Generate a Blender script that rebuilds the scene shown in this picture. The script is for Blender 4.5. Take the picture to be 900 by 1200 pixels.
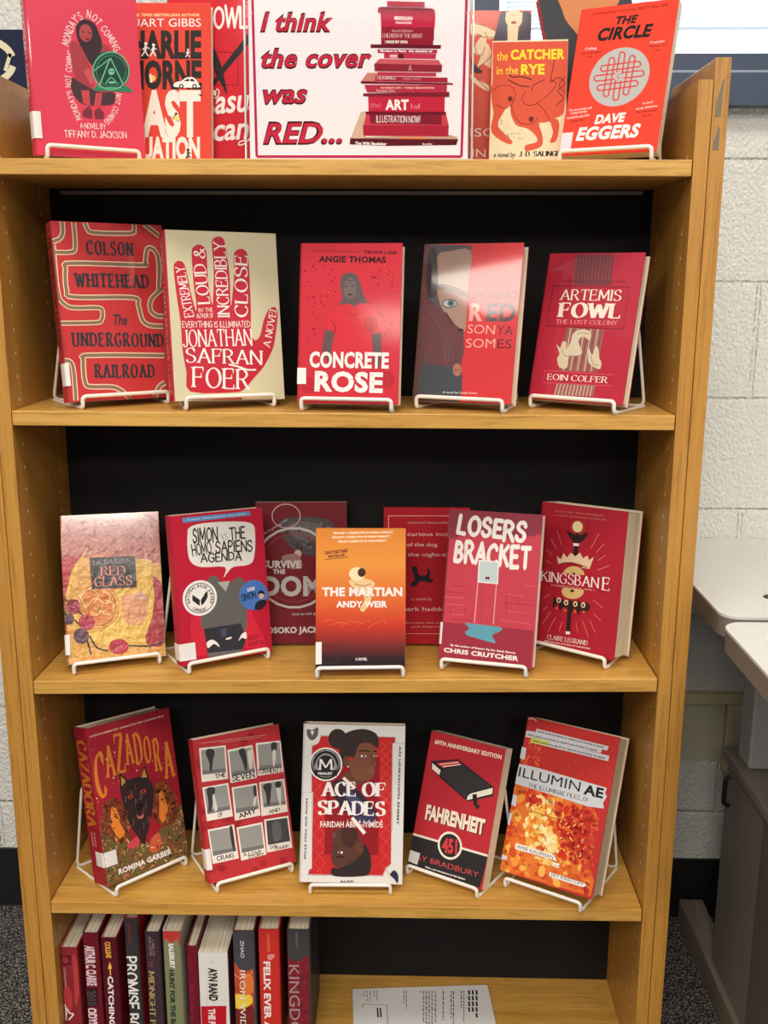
import bpy, bmesh, math, random
from mathutils import Vector, Matrix
from mathutils.geometry import tessellate_polygon

for o in list(bpy.data.objects):
    bpy.data.objects.remove(o)
SC = bpy.context.scene
COL = SC.collection
PI = math.pi

# ------------------------------------------------------------------ camera, world, lights, exposure
def cam_matrix(pos, yaw, pitch, roll):
    f = Vector((math.sin(yaw) * math.cos(pitch), math.cos(yaw) * math.cos(pitch), -math.sin(pitch)))
    r = Vector((math.cos(yaw), -math.sin(yaw), 0))
    u = r.cross(f)
    r2 = math.cos(roll) * r + math.sin(roll) * u
    u2 = -math.sin(roll) * r + math.cos(roll) * u
    m = Matrix((r2, u2, -f)).transposed().to_4x4()
    m.translation = Vector(pos)
    return m

cd = bpy.data.cameras.new('camera')
cam = bpy.data.objects.new('camera', cd)
COL.objects.link(cam)
cam.matrix_world = cam_matrix((0.5423, -1.3723, 0.1772), -0.0237, 0.2256, 0.0028)
cd.sensor_fit = 'VERTICAL'
cd.sensor_height = 36.0
cd.lens = 1191.55 / 1200 * 36.0
cd.clip_start = 0.02
SC.camera = cam

wd = bpy.data.worlds.new('world')
SC.world = wd
wd.use_nodes = True
nt = wd.node_tree
nt.nodes.clear()
wo = nt.nodes.new('ShaderNodeOutputWorld')
bg = nt.nodes.new('ShaderNodeBackground')
bg.inputs[0].default_value = (0.92, 0.96, 1.0, 1)
bg.inputs[1].default_value = 0.55
tc = nt.nodes.new('ShaderNodeTexCoord')
sx = nt.nodes.new('ShaderNodeSeparateXYZ')
mr = nt.nodes.new('ShaderNodeMapRange')       # the daylight side (beyond the window) is brighter than the room side
mr.inputs['From Min'].default_value = 0.0
mr.inputs['From Max'].default_value = 0.4
mr.inputs['To Min'].default_value = 0.26
mr.inputs['To Max'].default_value = 4.5
nt.links.new(tc.outputs['Generated'], sx.inputs[0])
nt.links.new(sx.outputs['Y'], mr.inputs['Value'])
nt.links.new(mr.outputs[0], bg.inputs[1])
nt.links.new(bg.outputs[0], wo.inputs[0])

def area(name, loc, size, power, color=(1, 1, 1), target=None):
    ld = bpy.data.lights.new(name, 'AREA')
    ld.shape = 'RECTANGLE'
    ld.size, ld.size_y = size
    ld.energy = power
    ld.color = color
    o = bpy.data.objects.new(name, ld)
    COL.objects.link(o)
    o.location = loc
    if target is not None:
        o.rotation_euler = (Vector(target) - Vector(loc)).to_track_quat('-Z', 'Y').to_euler()
    return o

WARM = (1.0, 0.93, 0.83)
for lx, ly, lp in ((0.45, -0.95, 24), (2.30, -0.80, 18), (-1.5, -1.00, 14), (0.45, -2.70, 60), (2.0, -4.70, 90), (-0.4, -5.2, 90), (-1.75, -3.30, 55)):
    area('ceiling_light', (lx, ly, 1.93), (1.2, 0.6), lp, WARM)

SC.view_settings.view_transform = 'Standard'
SC.view_settings.look = 'None'
SC.view_settings.gamma = 1.0
SC.view_settings.exposure = 0.0
SC.view_settings.use_curve_mapping = False

# ------------------------------------------------------------------ materials
def lin(c):
    c /= 255.0
    return c / 12.92 if c <= 0.04045 else ((c + 0.055) / 1.055) ** 2.4

def L(*rgb):
    return tuple(lin(v) for v in rgb) + (1.0,)

def H(i):
    return L(*PAL[i])

def mat(name, rgb=(200, 200, 200), rough=0.5, metal=0.0, coat=0.0, coat_rough=0.1, spec=0.5):
    m = bpy.data.materials.new(name)
    m.use_nodes = True
    b = m.node_tree.nodes['Principled BSDF']
    b.inputs['Base Color'].default_value = L(*rgb)
    b.inputs['Roughness'].default_value = rough
    b.inputs['Metallic'].default_value = metal
    b.inputs['Coat Weight'].default_value = coat
    b.inputs['Coat Roughness'].default_value = coat_rough
    b.inputs['Specular IOR Level'].default_value = spec
    return m

def nodes(m):
    return m.node_tree.nodes, m.node_tree.links, m.node_tree.nodes['Principled BSDF']

def noise(m, scale, detail=4, rough=0.55, mapping=None, coord='Object'):
    N, K, b = nodes(m)
    tcn = N.new('ShaderNodeTexCoord')
    mp = N.new('ShaderNodeMapping')
    if mapping:
        mp.inputs['Scale'].default_value = mapping
    K.new(tcn.outputs[coord], mp.inputs[0])
    n = N.new('ShaderNodeTexNoise')
    n.inputs['Scale'].default_value = scale
    n.inputs['Detail'].default_value = detail
    n.inputs['Roughness'].default_value = rough
    K.new(mp.outputs[0], n.inputs[0])
    return n

def ramp(m, src, stops):
    N, K, b = nodes(m)
    r = N.new('ShaderNodeValToRGB')
    while len(r.color_ramp.elements) < len(stops):
        r.color_ramp.elements.new(0.5)
    for e, (p, c) in zip(r.color_ramp.elements, stops):
        e.position = p
        e.color = L(*c)
    K.new(src, r.inputs[0])
    return r

def bump(m, src, strength, dist=0.001, prev=None):
    N, K, b = nodes(m)
    bp = N.new('ShaderNodeBump')
    bp.inputs['Strength'].default_value = strength
    bp.inputs['Distance'].default_value = dist
    K.new(src, bp.inputs['Height'])
    if prev:
        K.new(prev.outputs[0], bp.inputs['Normal'])
    K.new(bp.outputs[0], b.inputs['Normal'])
    return bp

def mixc(m, a, b_, fac, mode='MIX'):
    N, K, b = nodes(m)
    x = N.new('ShaderNodeMix')
    x.data_type = 'RGBA'
    x.blend_type = mode
    K.new(a, x.inputs[6])
    K.new(b_, x.inputs[7])
    if isinstance(fac, float):
        x.inputs[0].default_value = fac
    else:
        K.new(fac, x.inputs[0])
    return x.outputs[2]

def oak(name, sc, c0, c1, c2, rough=0.42):
    m = mat(name, c1, rough, coat=0.18, coat_rough=0.25)
    N, K, b = nodes(m)
    n1 = noise(m, 1.0, 3, 0.6, sc)
    n2 = noise(m, 1.0, 6, 0.7, tuple(v * 6 for v in sc))
    r1 = ramp(m, n1.outputs[0], [(0.28, c0), (0.5, c1), (0.74, c2)])
    r2 = ramp(m, n2.outputs[0], [(0.34, (206, 198, 186)), (0.5, (255, 255, 255)), (1.0, (255, 255, 255))])
    o = mixc(m, r1.outputs[0], r2.outputs[0], 0.8, 'MULTIPLY')
    K.new(o, b.inputs['Base Color'])
    bump(m, n2.outputs[0], 0.12, 0.0006)
    return m

M = {}
M['oak_shelf'] = oak('oak_shelf', (2.2, 34, 34), (188, 136, 60), (204, 154, 72), (216, 168, 86))
M['oak_panel'] = oak('oak_panel', (38, 38, 1.5), (180, 126, 51), (188, 134, 57), (196, 143, 65))
M['pin'] = mat('pin_brass', (236, 214, 170), 0.4)
M['black_panel'] = mat('black_panel', (22, 21, 22), 0.6, spec=0.2)
M['wire'] = mat('white_coated_wire', (236, 230, 220), 0.35, coat=0.3)
M['paper'] = mat('page_edges', (226, 214, 188), 0.8)
n = noise(M['paper'], 1.0, 2, 0.5, (3, 900, 3))
r = ramp(M['paper'], n.outputs[0], [(0.3, (196, 184, 156)), (0.55, (230, 220, 196)), (0.8, (240, 232, 212))])
M['paper'].node_tree.links.new(r.outputs[0], M['paper'].node_tree.nodes['Principled BSDF'].inputs['Base Color'])

def print_mat(name, rough, coat, coat_rough, bscale, bstr, spec=0.4, dist=0.001):
    m = mat(name, (200, 60, 60), rough, coat=coat, coat_rough=coat_rough, spec=spec)
    N, K, b = nodes(m)
    at = N.new('ShaderNodeAttribute')
    at.attribute_name = 'print'
    K.new(at.outputs['Color'], b.inputs['Base Color'])
    if bstr:
        n = noise(m, bscale, 2, 0.5)
        bump(m, n.outputs[0], bstr, dist)
    return m

M['gloss'] = print_mat('printed_gloss', 0.6, 0.2, 0.08, 16, 0.5, 0.12, 0.002)
M['mylar'] = print_mat('printed_under_mylar', 0.6, 0.6, 0.05, 14, 0.8, 0.12, 0.003)
M['matte'] = print_mat('printed_matte', 0.75, 0.0, 0.3, 18, 0.0, 0.12)
M['foil'] = print_mat('printed_foil', 0.4, 1.0, 0.1, 75, 1.0, 0.5, 0.009)
M['foil'].node_tree.nodes['Principled BSDF'].inputs['Coat IOR'].default_value = 2.1
M['flat'] = print_mat('printed_paper', 0.8, 0.0, 0.3, 18, 0.0, 0.12)

def wall_mat():
    m = mat('painted_block_wall', (230, 229, 222), 0.6, spec=0.3)
    N, K, b = nodes(m)
    tcn = N.new('ShaderNodeTexCoord')
    mp = N.new('ShaderNodeMapping')
    mp.inputs['Rotation'].default_value = (PI / 2, 0, 0)
    mp.inputs['Location'].default_value = (-1.153 + 4 * 0.4064 + 0.2032, 10 * 0.2032 - 0.1710, 0)
    K.new(tcn.outputs['Object'], mp.inputs[0])
    # the wall lies in x-z: feed (x, z) to the brick pattern
    sp = N.new('ShaderNodeSeparateXYZ')
    cb = N.new('ShaderNodeCombineXYZ')
    K.new(tcn.outputs['Object'], sp.inputs[0])
    ax = N.new('ShaderNodeMath'); ax.operation = 'ADD'; ax.inputs[1].default_value = -1.153 + 8 * 0.4064
    az = N.new('ShaderNodeMath'); az.operation = 'ADD'; az.inputs[1].default_value = -0.1710 + 20 * 0.2032
    K.new(sp.outputs[0], ax.inputs[0]); K.new(sp.outputs[2], az.inputs[0])
    K.new(ax.outputs[0], cb.inputs[0]); K.new(az.outputs[0], cb.inputs[1])
    br = N.new('ShaderNodeTexBrick')
    br.inputs['Scale'].default_value = 1.0
    br.inputs['Brick Width'].default_value = 0.4064
    br.inputs['Row Height'].default_value = 0.2032
    br.inputs['Mortar Size'].default_value = 0.0060
    br.inputs['Mortar Smooth'].default_value = 0.8
    br.offset = 0.5
    K.new(cb.outputs[0], br.inputs['Vector'])
    inv = N.new('ShaderNodeMath'); inv.operation = 'SUBTRACT'; inv.inputs[0].default_value = 1.0
    K.new(br.outputs['Fac'], inv.inputs[1])
    b1 = bump(m, inv.outputs[0], 0.7, 0.005)
    n1 = noise(m, 1.0, 3, 0.55, (180, 180, 130))
    r1 = ramp(m, n1.outputs[0], [(0.35, (0, 0, 0)), (0.62, (255, 255, 255))])
    bump(m, r1.outputs[0], 0.65, 0.0035, b1)
    return m

M['wall'] = wall_mat()
M['baseboard'] = mat('black_vinyl', (20, 20, 22), 0.5)

def carpet_mat():
    m = mat('speckled_carpet', (60, 58, 58), 0.95, spec=0.1)
    N, K, b = nodes(m)
    n1 = noise(m, 260, 2, 0.7)
    r1 = ramp(m, n1.outputs[0], [(0.36, (24, 24, 27)), (0.5, (58, 56, 58)), (0.6, (132, 126, 118)), (0.72, (178, 170, 158))])
    K.new(r1.outputs[0], b.inputs['Base Color'])
    bump(m, n1.outputs[0], 0.7, 0.004)
    return m

M['carpet'] = carpet_mat()
M['ceiling'] = mat('ceiling_tile', (226, 226, 222), 0.9)
M['window_frame'] = mat('navy_window_frame', (58, 70, 92), 0.4)
M['window_frame_light'] = mat('grey_window_bead', (150, 162, 176), 0.4)
M['blind'] = mat('blind_slat', (226, 236, 242), 0.5)
_N, _K, _b = nodes(M['blind'])
_tr = _N.new('ShaderNodeBsdfTranslucent'); _tr.inputs[0].default_value = L(240, 246, 250)
_mx = _N.new('ShaderNodeMixShader'); _mx.inputs[0].default_value = 0.30
_K.new(_b.outputs[0], _mx.inputs[1]); _K.new(_tr.outputs[0], _mx.inputs[2])
_K.new(_mx.outputs[0], next(q for q in _N if q.type == 'OUTPUT_MATERIAL').inputs[0])
M['laminate'] = mat('speckled_white_laminate', (222, 220, 214), 0.4)
n = noise(M['laminate'], 600, 2, 0.6)
r = ramp(M['laminate'], n.outputs[0], [(0.3, (196, 194, 188)), (0.55, (224, 222, 216)), (1.0, (230, 228, 224))])
M['laminate'].node_tree.links.new(r.outputs[0], M['laminate'].node_tree.nodes['Principled BSDF'].inputs['Base Color'])
M['edge_band'] = mat('grey_edge_band', (124, 116, 106), 0.5)
M['post_grey'] = mat('pale_grey_post', (168, 168, 164), 0.45)
M['cabinet_grey'] = mat('dark_taupe_metal', (98, 88, 82), 0.4, coat=0.1)
M['cabinet_trim'] = mat('taupe_trim', (128, 118, 110), 0.45)
M['foot_grey'] = mat('grey_brown_foot', (126, 112, 98), 0.55)
n = noise(M['foot_grey'], 1.0, 4, 0.6, (60, 3, 60))
r = ramp(M['foot_grey'], n.outputs[0], [(0.3, (100, 88, 76)), (0.7, (140, 126, 112))])
M['foot_grey'].node_tree.links.new(r.outputs[0], M['foot_grey'].node_tree.nodes['Principled BSDF'].inputs['Base Color'])
M['raceway'] = mat('beige_raceway', (206, 192, 150), 0.5)
M['raceway_panel'] = mat('beige_panel', (198, 194, 170), 0.55)
M['teal'] = mat('teal_plastic', (70, 150, 160), 0.4)
M['navy'] = mat('navy_felt', (26, 34, 62), 0.9)
M['cream'] = mat('cream_felt', (228, 220, 186), 0.9)
M['tape'] = mat('torn_tape', (120, 108, 92), 0.6)
M['label'] = mat('white_label', (232, 226, 220), 0.45, coat=0.4)
M['steel'] = mat('steel_strip', (132, 128, 122), 0.45, metal=0.4)

def clear_mat(name, tint, gloss):
    m = bpy.data.materials.new(name)
    m.use_nodes = True
    N, K = m.node_tree.nodes, m.node_tree.links
    N.clear()
    out = N.new('ShaderNodeOutputMaterial')
    mx = N.new('ShaderNodeMixShader')
    tr = N.new('ShaderNodeBsdfTransparent')
    tr.inputs[0].default_value = tint
    gl = N.new('ShaderNodeBsdfGlossy')
    gl.inputs['Roughness'].default_value = 0.03
    fr = N.new('ShaderNodeFresnel')
    fr.inputs[0].default_value = gloss
    K.new(fr.outputs[0], mx.inputs[0]); K.new(tr.outputs[0], mx.inputs[1]); K.new(gl.outputs[0], mx.inputs[2])
    K.new(mx.outputs[0], out.inputs[0])
    return m

M['acrylic'] = clear_mat('clear_acrylic', (0.98, 0.985, 0.985, 1), 1.07)
M['acrylic_edge'] = mat('acrylic_polished_edge', (176, 178, 180), 0.2, coat=0.4)
M['glass'] = clear_mat('window_glass', (0.96, 0.98, 0.99, 1), 1.2)

# ------------------------------------------------------------------ mesh helpers
class MB:
    def __init__(s):
        s.v, s.f, s.c, s.mi, s.cur = [], [], [], [], 0
        s.col = (1, 1, 1, 1)

    def face(s, pts, col=None):
        i = len(s.v)
        s.v += [tuple(p) for p in pts]
        s.f.append(tuple(range(i, i + len(pts))))
        s.c.append(col or s.col)
        s.mi.append(s.cur)

    def mesh(s, verts, faces, col=None):
        i = len(s.v)
        s.v += [tuple(p) for p in verts]
        for f in faces:
            s.f.append(tuple(i + k for k in f))
            s.c.append(col or s.col)
            s.mi.append(s.cur)

    def box(s, a, b, col=None):
        (x0, y0, z0), (x1, y1, z1) = a, b
        s.mesh([(x0, y0, z0), (x1, y0, z0), (x1, y1, z0), (x0, y1, z0), (x0, y0, z1), (x1, y0, z1), (x1, y1, z1), (x0, y1, z1)],
               [(0, 3, 2, 1), (4, 5, 6, 7), (0, 1, 5, 4), (1, 2, 6, 5), (2, 3, 7, 6), (3, 0, 4, 7)], col)

    def prism(s, poly, z0, z1, f=lambda x, y, z: (x, y, z), cols=None, cap=None):
        """poly counter-clockwise in (x, y), extruded in z; f places the points"""
        n = len(poly)
        i = len(s.v)
        s.v += [f(x, y, z0) for x, y in poly] + [f(x, y, z1) for x, y in poly]
        for k in range(n):
            j = (k + 1) % n
            s.f.append((i + k, i + j, i + n + j, i + n + k))
            s.c.append(cols[k] if cols else s.col)
            s.mi.append(s.cur)
        tris = tessellate_polygon([[Vector((x, y, 0)) for x, y in poly]])
        for t in tris:
            a, b, c = [poly[q] for q in t]
            if (b[0] - a[0]) * (c[1] - a[1]) - (b[1] - a[1]) * (c[0] - a[0]) < 0:
                t = (t[0], t[2], t[1])
            s.f.append(tuple(i + n + q for q in t)); s.c.append(cap or s.col); s.mi.append(s.cur)
            s.f.append(tuple(i + q for q in reversed(t))); s.c.append(cap or s.col); s.mi.append(s.cur)

    def tube(s, pts, r, n=10, closed=False):
        pts = [Vector(p) for p in pts]
        m = len(pts)
        rings = []
        prev = None
        for k in range(m):
            if closed:
                d = (pts[(k + 1) % m] - pts[k - 1]).normalized()
            else:
                d = (pts[min(k + 1, m - 1)] - pts[max(k - 1, 0)]).normalized()
            if prev is None:
                a = d.orthogonal().normalized()
            else:
                a = (prev - d * prev.dot(d)).normalized()
            prev = a
            b = d.cross(a)
            base = len(s.v)
            s.v += [tuple(pts[k] + (a * math.cos(2 * PI * q / n) + b * math.sin(2 * PI * q / n)) * r) for q in range(n)]
            rings.append(base)
        for k in range(m if closed else m - 1):
            A, B = rings[k], rings[(k + 1) % m]
            for q in range(n):
                s.f.append((A + q, A + (q + 1) % n, B + (q + 1) % n, B + q)); s.c.append(s.col); s.mi.append(s.cur)
        if not closed:
            s.f.append(tuple(rings[0] + q for q in reversed(range(n)))); s.c.append(s.col); s.mi.append(s.cur)
            s.f.append(tuple(rings[-1] + q for q in range(n))); s.c.append(s.col); s.mi.append(s.cur)

    def build(s, name, mats, parent=None, smooth=False, printed=False, bevel=0.0):
        me = bpy.data.meshes.new(name)
        me.from_pydata(s.v, [], s.f)
        if not isinstance(mats, (list, tuple)):
            mats = [mats]
        for m in mats:
            me.materials.append(m)
        if len(mats) > 1:
            me.polygons.foreach_set('material_index', s.mi)
        if printed:
            at = me.color_attributes.new('print', 'FLOAT_COLOR', 'CORNER')
            buf = []
            for p, c in zip(me.polygons, s.c):
                if isinstance(c, list):
                    for q in c: buf += q
                else:
                    buf += list(c) * p.loop_total
            at.data.foreach_set('color', buf)
        if smooth:
            me.polygons.foreach_set('use_smooth', [True] * len(me.polygons))
            try:
                me.set_sharp_from_angle(angle=0.7)
            except Exception:
                pass
        me.update()
        o = bpy.data.objects.new(name, me)
        COL.objects.link(o)
        if parent:
            o.parent = parent
        if bevel:
            md = o.modifiers.new('bevel', 'BEVEL')
            md.width = bevel
            md.segments = 2
            md.limit_method = 'ANGLE'
        return o

def tag(o, label, cat, group=None):
    o['label'] = label
    o['category'] = cat
    if group:
        o['group'] = group
    return o

def struct(o):
    o['kind'] = 'structure'
    return o

def empty(name, mw=None, loc=None):
    o = bpy.data.objects.new(name, None)
    o.empty_display_size = 0.05
    COL.objects.link(o)
    if mw is not None:
        o.matrix_world = mw
    if loc is not None:
        o.location = loc
    return o

def fillet(pts, r, n=6, closed=False):
    pts = [Vector(p) for p in pts]
    out = []
    m = len(pts)
    for i in range(m):
        if not closed and i in (0, m - 1):
            out.append(pts[i]); continue
        p, a, b = pts[i], pts[i - 1], pts[(i + 1) % m]
        da, db = (a - p), (b - p)
        ra = min(r, da.length * 0.48, db.length * 0.48)
        s, e = p + da.normalized() * ra, p + db.normalized() * ra
        for k in range(n + 1):
            t = k / n
            out.append((1 - t) ** 2 * s + 2 * t * (1 - t) * p + t * t * e)
    return out

# ------------------------------------------------------------------ lettering
G = {}
def _glyphs():
    src = {
     'A': '8|p0,0,4,10,8,0|p1.5,3.6,6.5,3.6', 'B': '6.3|p0,0,0,10|s0,10,3.3,9.9,5.2,7.7,3.3,5.4,0,5.3|s0,5.3,3.8,5.2,6.2,2.7,3.8,.1,0,0',
     'C': '7.2|s7,8.2,5.6,9.7,3.8,10,1.1,8.3,0,5,1.1,1.7,3.8,0,5.7,.3,7.1,1.9', 'D': '7.2|p0,0,0,10|s0,10,3.4,9.7,6.4,8,7.2,5,6.4,2,3.4,.3,0,0',
     'E': '5.8|p0,0,0,10|p0,10,5.4,10|p0,5.2,4.5,5.2|p0,0,5.8,0', 'F': '5.5|p0,0,0,10|p0,10,5.5,10|p0,5.1,4.4,5.1',
     'G': '7.5|s7,8.2,5.6,9.7,3.8,10,1.1,8.3,0,5,1.1,1.7,3.8,0,5.9,.4,7.2,1.4|p7.2,1.4,7.2,4.6,4.4,4.6', 'H': '7.2|p0,0,0,10|p7.2,0,7.2,10|p0,5.2,7.2,5.2',
     'I': '0.6|p.3,0,.3,10', 'J': '4|p4,10,4,3|s4,3,3.6,.9,2.1,0,.6,.5,0,1.8', 'K': '6.8|p0,0,0,10|p6.3,10,0,4.4|p2.1,6.1,6.8,0', 'L': '5.4|p0,10,0,0,5.4,0',
     'M': '9|p0,0,.6,10,4.5,2,8.4,10,9,0', 'N': '7.4|p0,0,0,10,7.4,0,7.4,10', 'O': '8|c4,10,1.1,8.4,0,5,1.1,1.6,4,0,6.9,1.6,8,5,6.9,8.4',
     'P': '5.8|p0,0,0,10|s0,10,3.6,9.9,5.7,7.5,3.6,4.9,0,4.8', 'Q': '8|c4,10,1.1,8.4,0,5,1.1,1.6,4,0,6.9,1.6,8,5,6.9,8.4|p5,2.5,8,-1',
     'R': '6.6|p0,0,0,10|s0,10,3.5,9.9,5.6,7.6,3.5,5.2,0,5.1|p2.9,5.1,6.6,0', 'S': '6|s5.6,8.3,4.5,9.7,2.9,10,1,9.2,.3,7.5,1.1,6,3,5.2,5,4.3,5.9,2.6,5.1,.8,3,0,1.3,.3,0,1.8',
     'T': '7|p0,10,7,10|p3.5,10,3.5,0', 'U': '7|p0,10,0,3.6|s0,3.6,.8,1,3.5,0,6.2,1,7,3.6|p7,3.6,7,10', 'V': '7.8|p0,10,3.9,0,7.8,10', 'W': '11|p0,10,2.8,0,5.5,9,8.2,0,11,10',
     'X': '7.4|p0,10,7.4,0|p0,0,7.4,10', 'Y': '7.4|p0,10,3.7,5,7.4,10|p3.7,5,3.7,0', 'Z': '6.6|p0,10,6.6,10,0,0,6.6,0',
     '&': '7.5|s7.5,0,3,5.5,1.8,8,3,10,4.6,9,4,6.6,1.2,4.2,.2,2,1.8,0,4.4,.6,6.8,4.2', '0': '6|c3,10,.8,8.4,0,5,.8,1.6,3,0,5.2,1.6,6,5,5.2,8.4', '1': '2|p0,8,2,10,2,0',
     '2': '6|s.2,8,1.4,9.8,3.2,10,5.2,9,5.4,7,4,4.4,0,0|p0,0,6,0', '3': '6|s.2,8.6,2.8,10,5.2,8.6,5,6.4,2.6,5.2,5.4,4,5.8,1.8,3,0,0,1.4', '4': '6.4|p4.6,0,4.6,10,0,3,6.4,3',
     '5': '6|p5.4,10,.8,10,.4,5.6|s.4,5.6,3,6.4,5.6,4.8,5.6,1.8,3,0,0,1.2', '6': '6|s5,9.6,2,8.6,0,3.6,1.2,.5,3,0,5.4,1.2,5.6,4,3,5.6,.4,3.6', ',': '1|p.6,1,0,-1.6', '.': '1|p.2,.2,.6,.6',
     "'": '1|p.5,10,.3,7.6', '-': '4|p0,4.6,4,4.6', '!': '1|p.4,10,.4,3|p.4,.3,.4,.7', '_': '5|p0,0,5,0', '#': '7|p2,0,3,10|p5,0,6,10|p0,3.4,7,3.4|p0,6.6,7,6.6', '(': '3|s3,11,.6,8,.2,5,.6,2,3,-1', ')': '3|s0,11,2.4,8,2.8,5,2.4,2,0,-1',
    }
    for ch, s in src.items():
        q = s.split('|')
        st = []
        for t in q[1:]:
            v = [float(a) for a in t[1:].split(',')]
            st.append((t[0], [(v[i], v[i + 1]) for i in range(0, len(v), 2)]))
        G[ch] = (float(q[0]), st)
_glyphs()

def smooth2(P, closed, n=5):
    out = []
    m = len(P)
    for i in range(m if closed else m - 1):
        g = (lambda j: P[j % m]) if closed else (lambda j: P[min(max(j, 0), m - 1)])
        p0, p1, p2, p3 = g(i - 1), g(i), g(i + 1), g(i + 2)
        for j in range(n):
            t = j / n
            out.append(tuple(0.5 * (2 * b + (c - a) * t + (2 * a - 5 * b + 4 * c - d) * t * t + (-a + 3 * b - 3 * c + d) * t ** 3) for a, b, c, d in zip(p0, p1, p2, p3)))
    if not closed:
        out.append(P[-1])
    return out

# style: thick, thin, serif half length, jitter, round ends, spacing
STY = {'Q': (1.55, 0.6, 1.0, 0, False, 2.3), 'QB': (2.9, 0.75, 1.35, 0, False, 2.5), 'M': (3.3, 1.1, 1.6, 0, False, 4.8),
       'H': (1.45, 1.15, 0, 0.5, True, 2.2), 'H2': (2.1, 1.7, 0, 0.55, True, 2.3), 'HB': (3.1, 2.5, 0, 0.7, True, 3.0)}

def stroke_polys(P, thick, thin, nib, closed):
    out = []
    m = len(P)
    def wid(d):
        return max(thin, thick * abs(math.sin(math.atan2(d[1], d[0]) - nib)))
    off = []
    for i in range(m):
        a = P[i - 1] if (i > 0 or closed) else P[i]
        b = P[(i + 1) % m] if (i < m - 1 or closed) else P[i]
        d = (b[0] - a[0], b[1] - a[1])
        l_ = math.hypot(*d) or 1
        w = wid(d) / 2
        off.append((-d[1] / l_ * w, d[0] / l_ * w))
    for i in range(m if closed else m - 1):
        j = (i + 1) % m
        out.append([(P[i][0] + off[i][0], P[i][1] + off[i][1]), (P[i][0] - off[i][0], P[i][1] - off[i][1]),
                    (P[j][0] - off[j][0], P[j][1] - off[j][1]), (P[j][0] + off[j][0], P[j][1] + off[j][1])])
    return out

def disc(c, r, n=8):
    return [(c[0] + r * math.cos(2 * PI * k / n), c[1] + r * math.sin(2 * PI * k / n)) for k in range(n)]

def glyph_polys(ch, sty, rng):
    thick, thin, ser, jit, rnd_, sp = STY[sty]
    w, strokes = G[ch]
    out = []
    nib = 0.16
    jx, jy, ja, js = (rng.uniform(-.3, .3) * jit, rng.uniform(-.7, .7) * jit, rng.uniform(-.09, .09) * jit, 1 + rng.uniform(-.1, .1) * jit)
    def T(p):
        x, y = p[0] - w / 2, p[1] - 5
        return (w / 2 + (x * math.cos(ja) - y * math.sin(ja)) * js + jx, 5 + (x * math.sin(ja) + y * math.cos(ja)) * js + jy)
    for kind, P in strokes:
        P = [T(p) for p in P]
        segs = []
        if kind == 'p':
            for a, b in zip(P[:-1], P[1:]):
                segs.append(([a, b], False))
        else:
            segs.append((smooth2(P, kind == 'c'), kind == 'c'))
        for Q, cl in segs:
            out += stroke_polys(Q, thick, thin, nib, cl)
            if rnd_:
                rr = (thick + thin) / 4
                if not cl:
                    out += [disc(Q[0], rr), disc(Q[-1], rr)]
        if kind == 'p':
            for p in P[1:-1]:
                if not rnd_:
                    out.append(disc(p, thin / 2, 6))
            if ser:
                for a, b in ((P[0], P[1]), (P[-1], P[-2])):
                    vert = abs(a[1] - b[1]) > abs(a[0] - b[0])
                    h = thin * (0.5 if sty != 'M' else 0.75)
                    if vert and (a[1] < .4 or a[1] > 9.6):
                        yy = h if a[1] < 1 else 10 - h
                        out.append([(a[0] - ser - thick * .25, yy - h), (a[0] + ser + thick * .25, yy - h), (a[0] + ser + thick * .25, yy + h), (a[0] - ser - thick * .25, yy + h)])
                    elif not vert and a[0] > b[0] and ch in 'EFTLZ':
                        dy = -1 if a[1] > 9 else 1
                        out.append([(a[0] - thin, a[1]), (a[0], a[1] + dy * 2.2), (a[0] + thin * .5, a[1] + dy * 2.2), (a[0] + thin * .5, a[1] - dy * thin * .4), (a[0] - thin, a[1] - dy * thin * .4)])
                    elif not vert and ch in 'TZ' and a[0] < b[0] and a[1] > 9:
                        out.append([(a[0] + thin, a[1]), (a[0], a[1] - 2.2), (a[0] - thin * .5, a[1] - 2.2), (a[0] - thin * .5, a[1] + thin * .4), (a[0] + thin, a[1] + thin * .4)])
        elif ser and kind == 's' and ch in 'CGS':
            a = P[0]
            out.append([(a[0] - thin * .2, a[1] + 1.3), (a[0] + thin * .6, a[1] + 1.3), (a[0] + thin * .6, a[1] - 1.2), (a[0] - thin * .2, a[1] - 1.0)])
    return out

_cache = {}
LAYER = {}
BF = {'D': (0.016, 0.0), 'S': (0.0, 0.0), 'B': (0.042, 0.0), 'C': (0.048, 0.0), 'I': (0.02, 0.28), 'BI': (0.046, 0.2), 'IO': (0.048, 0.28)}

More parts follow.
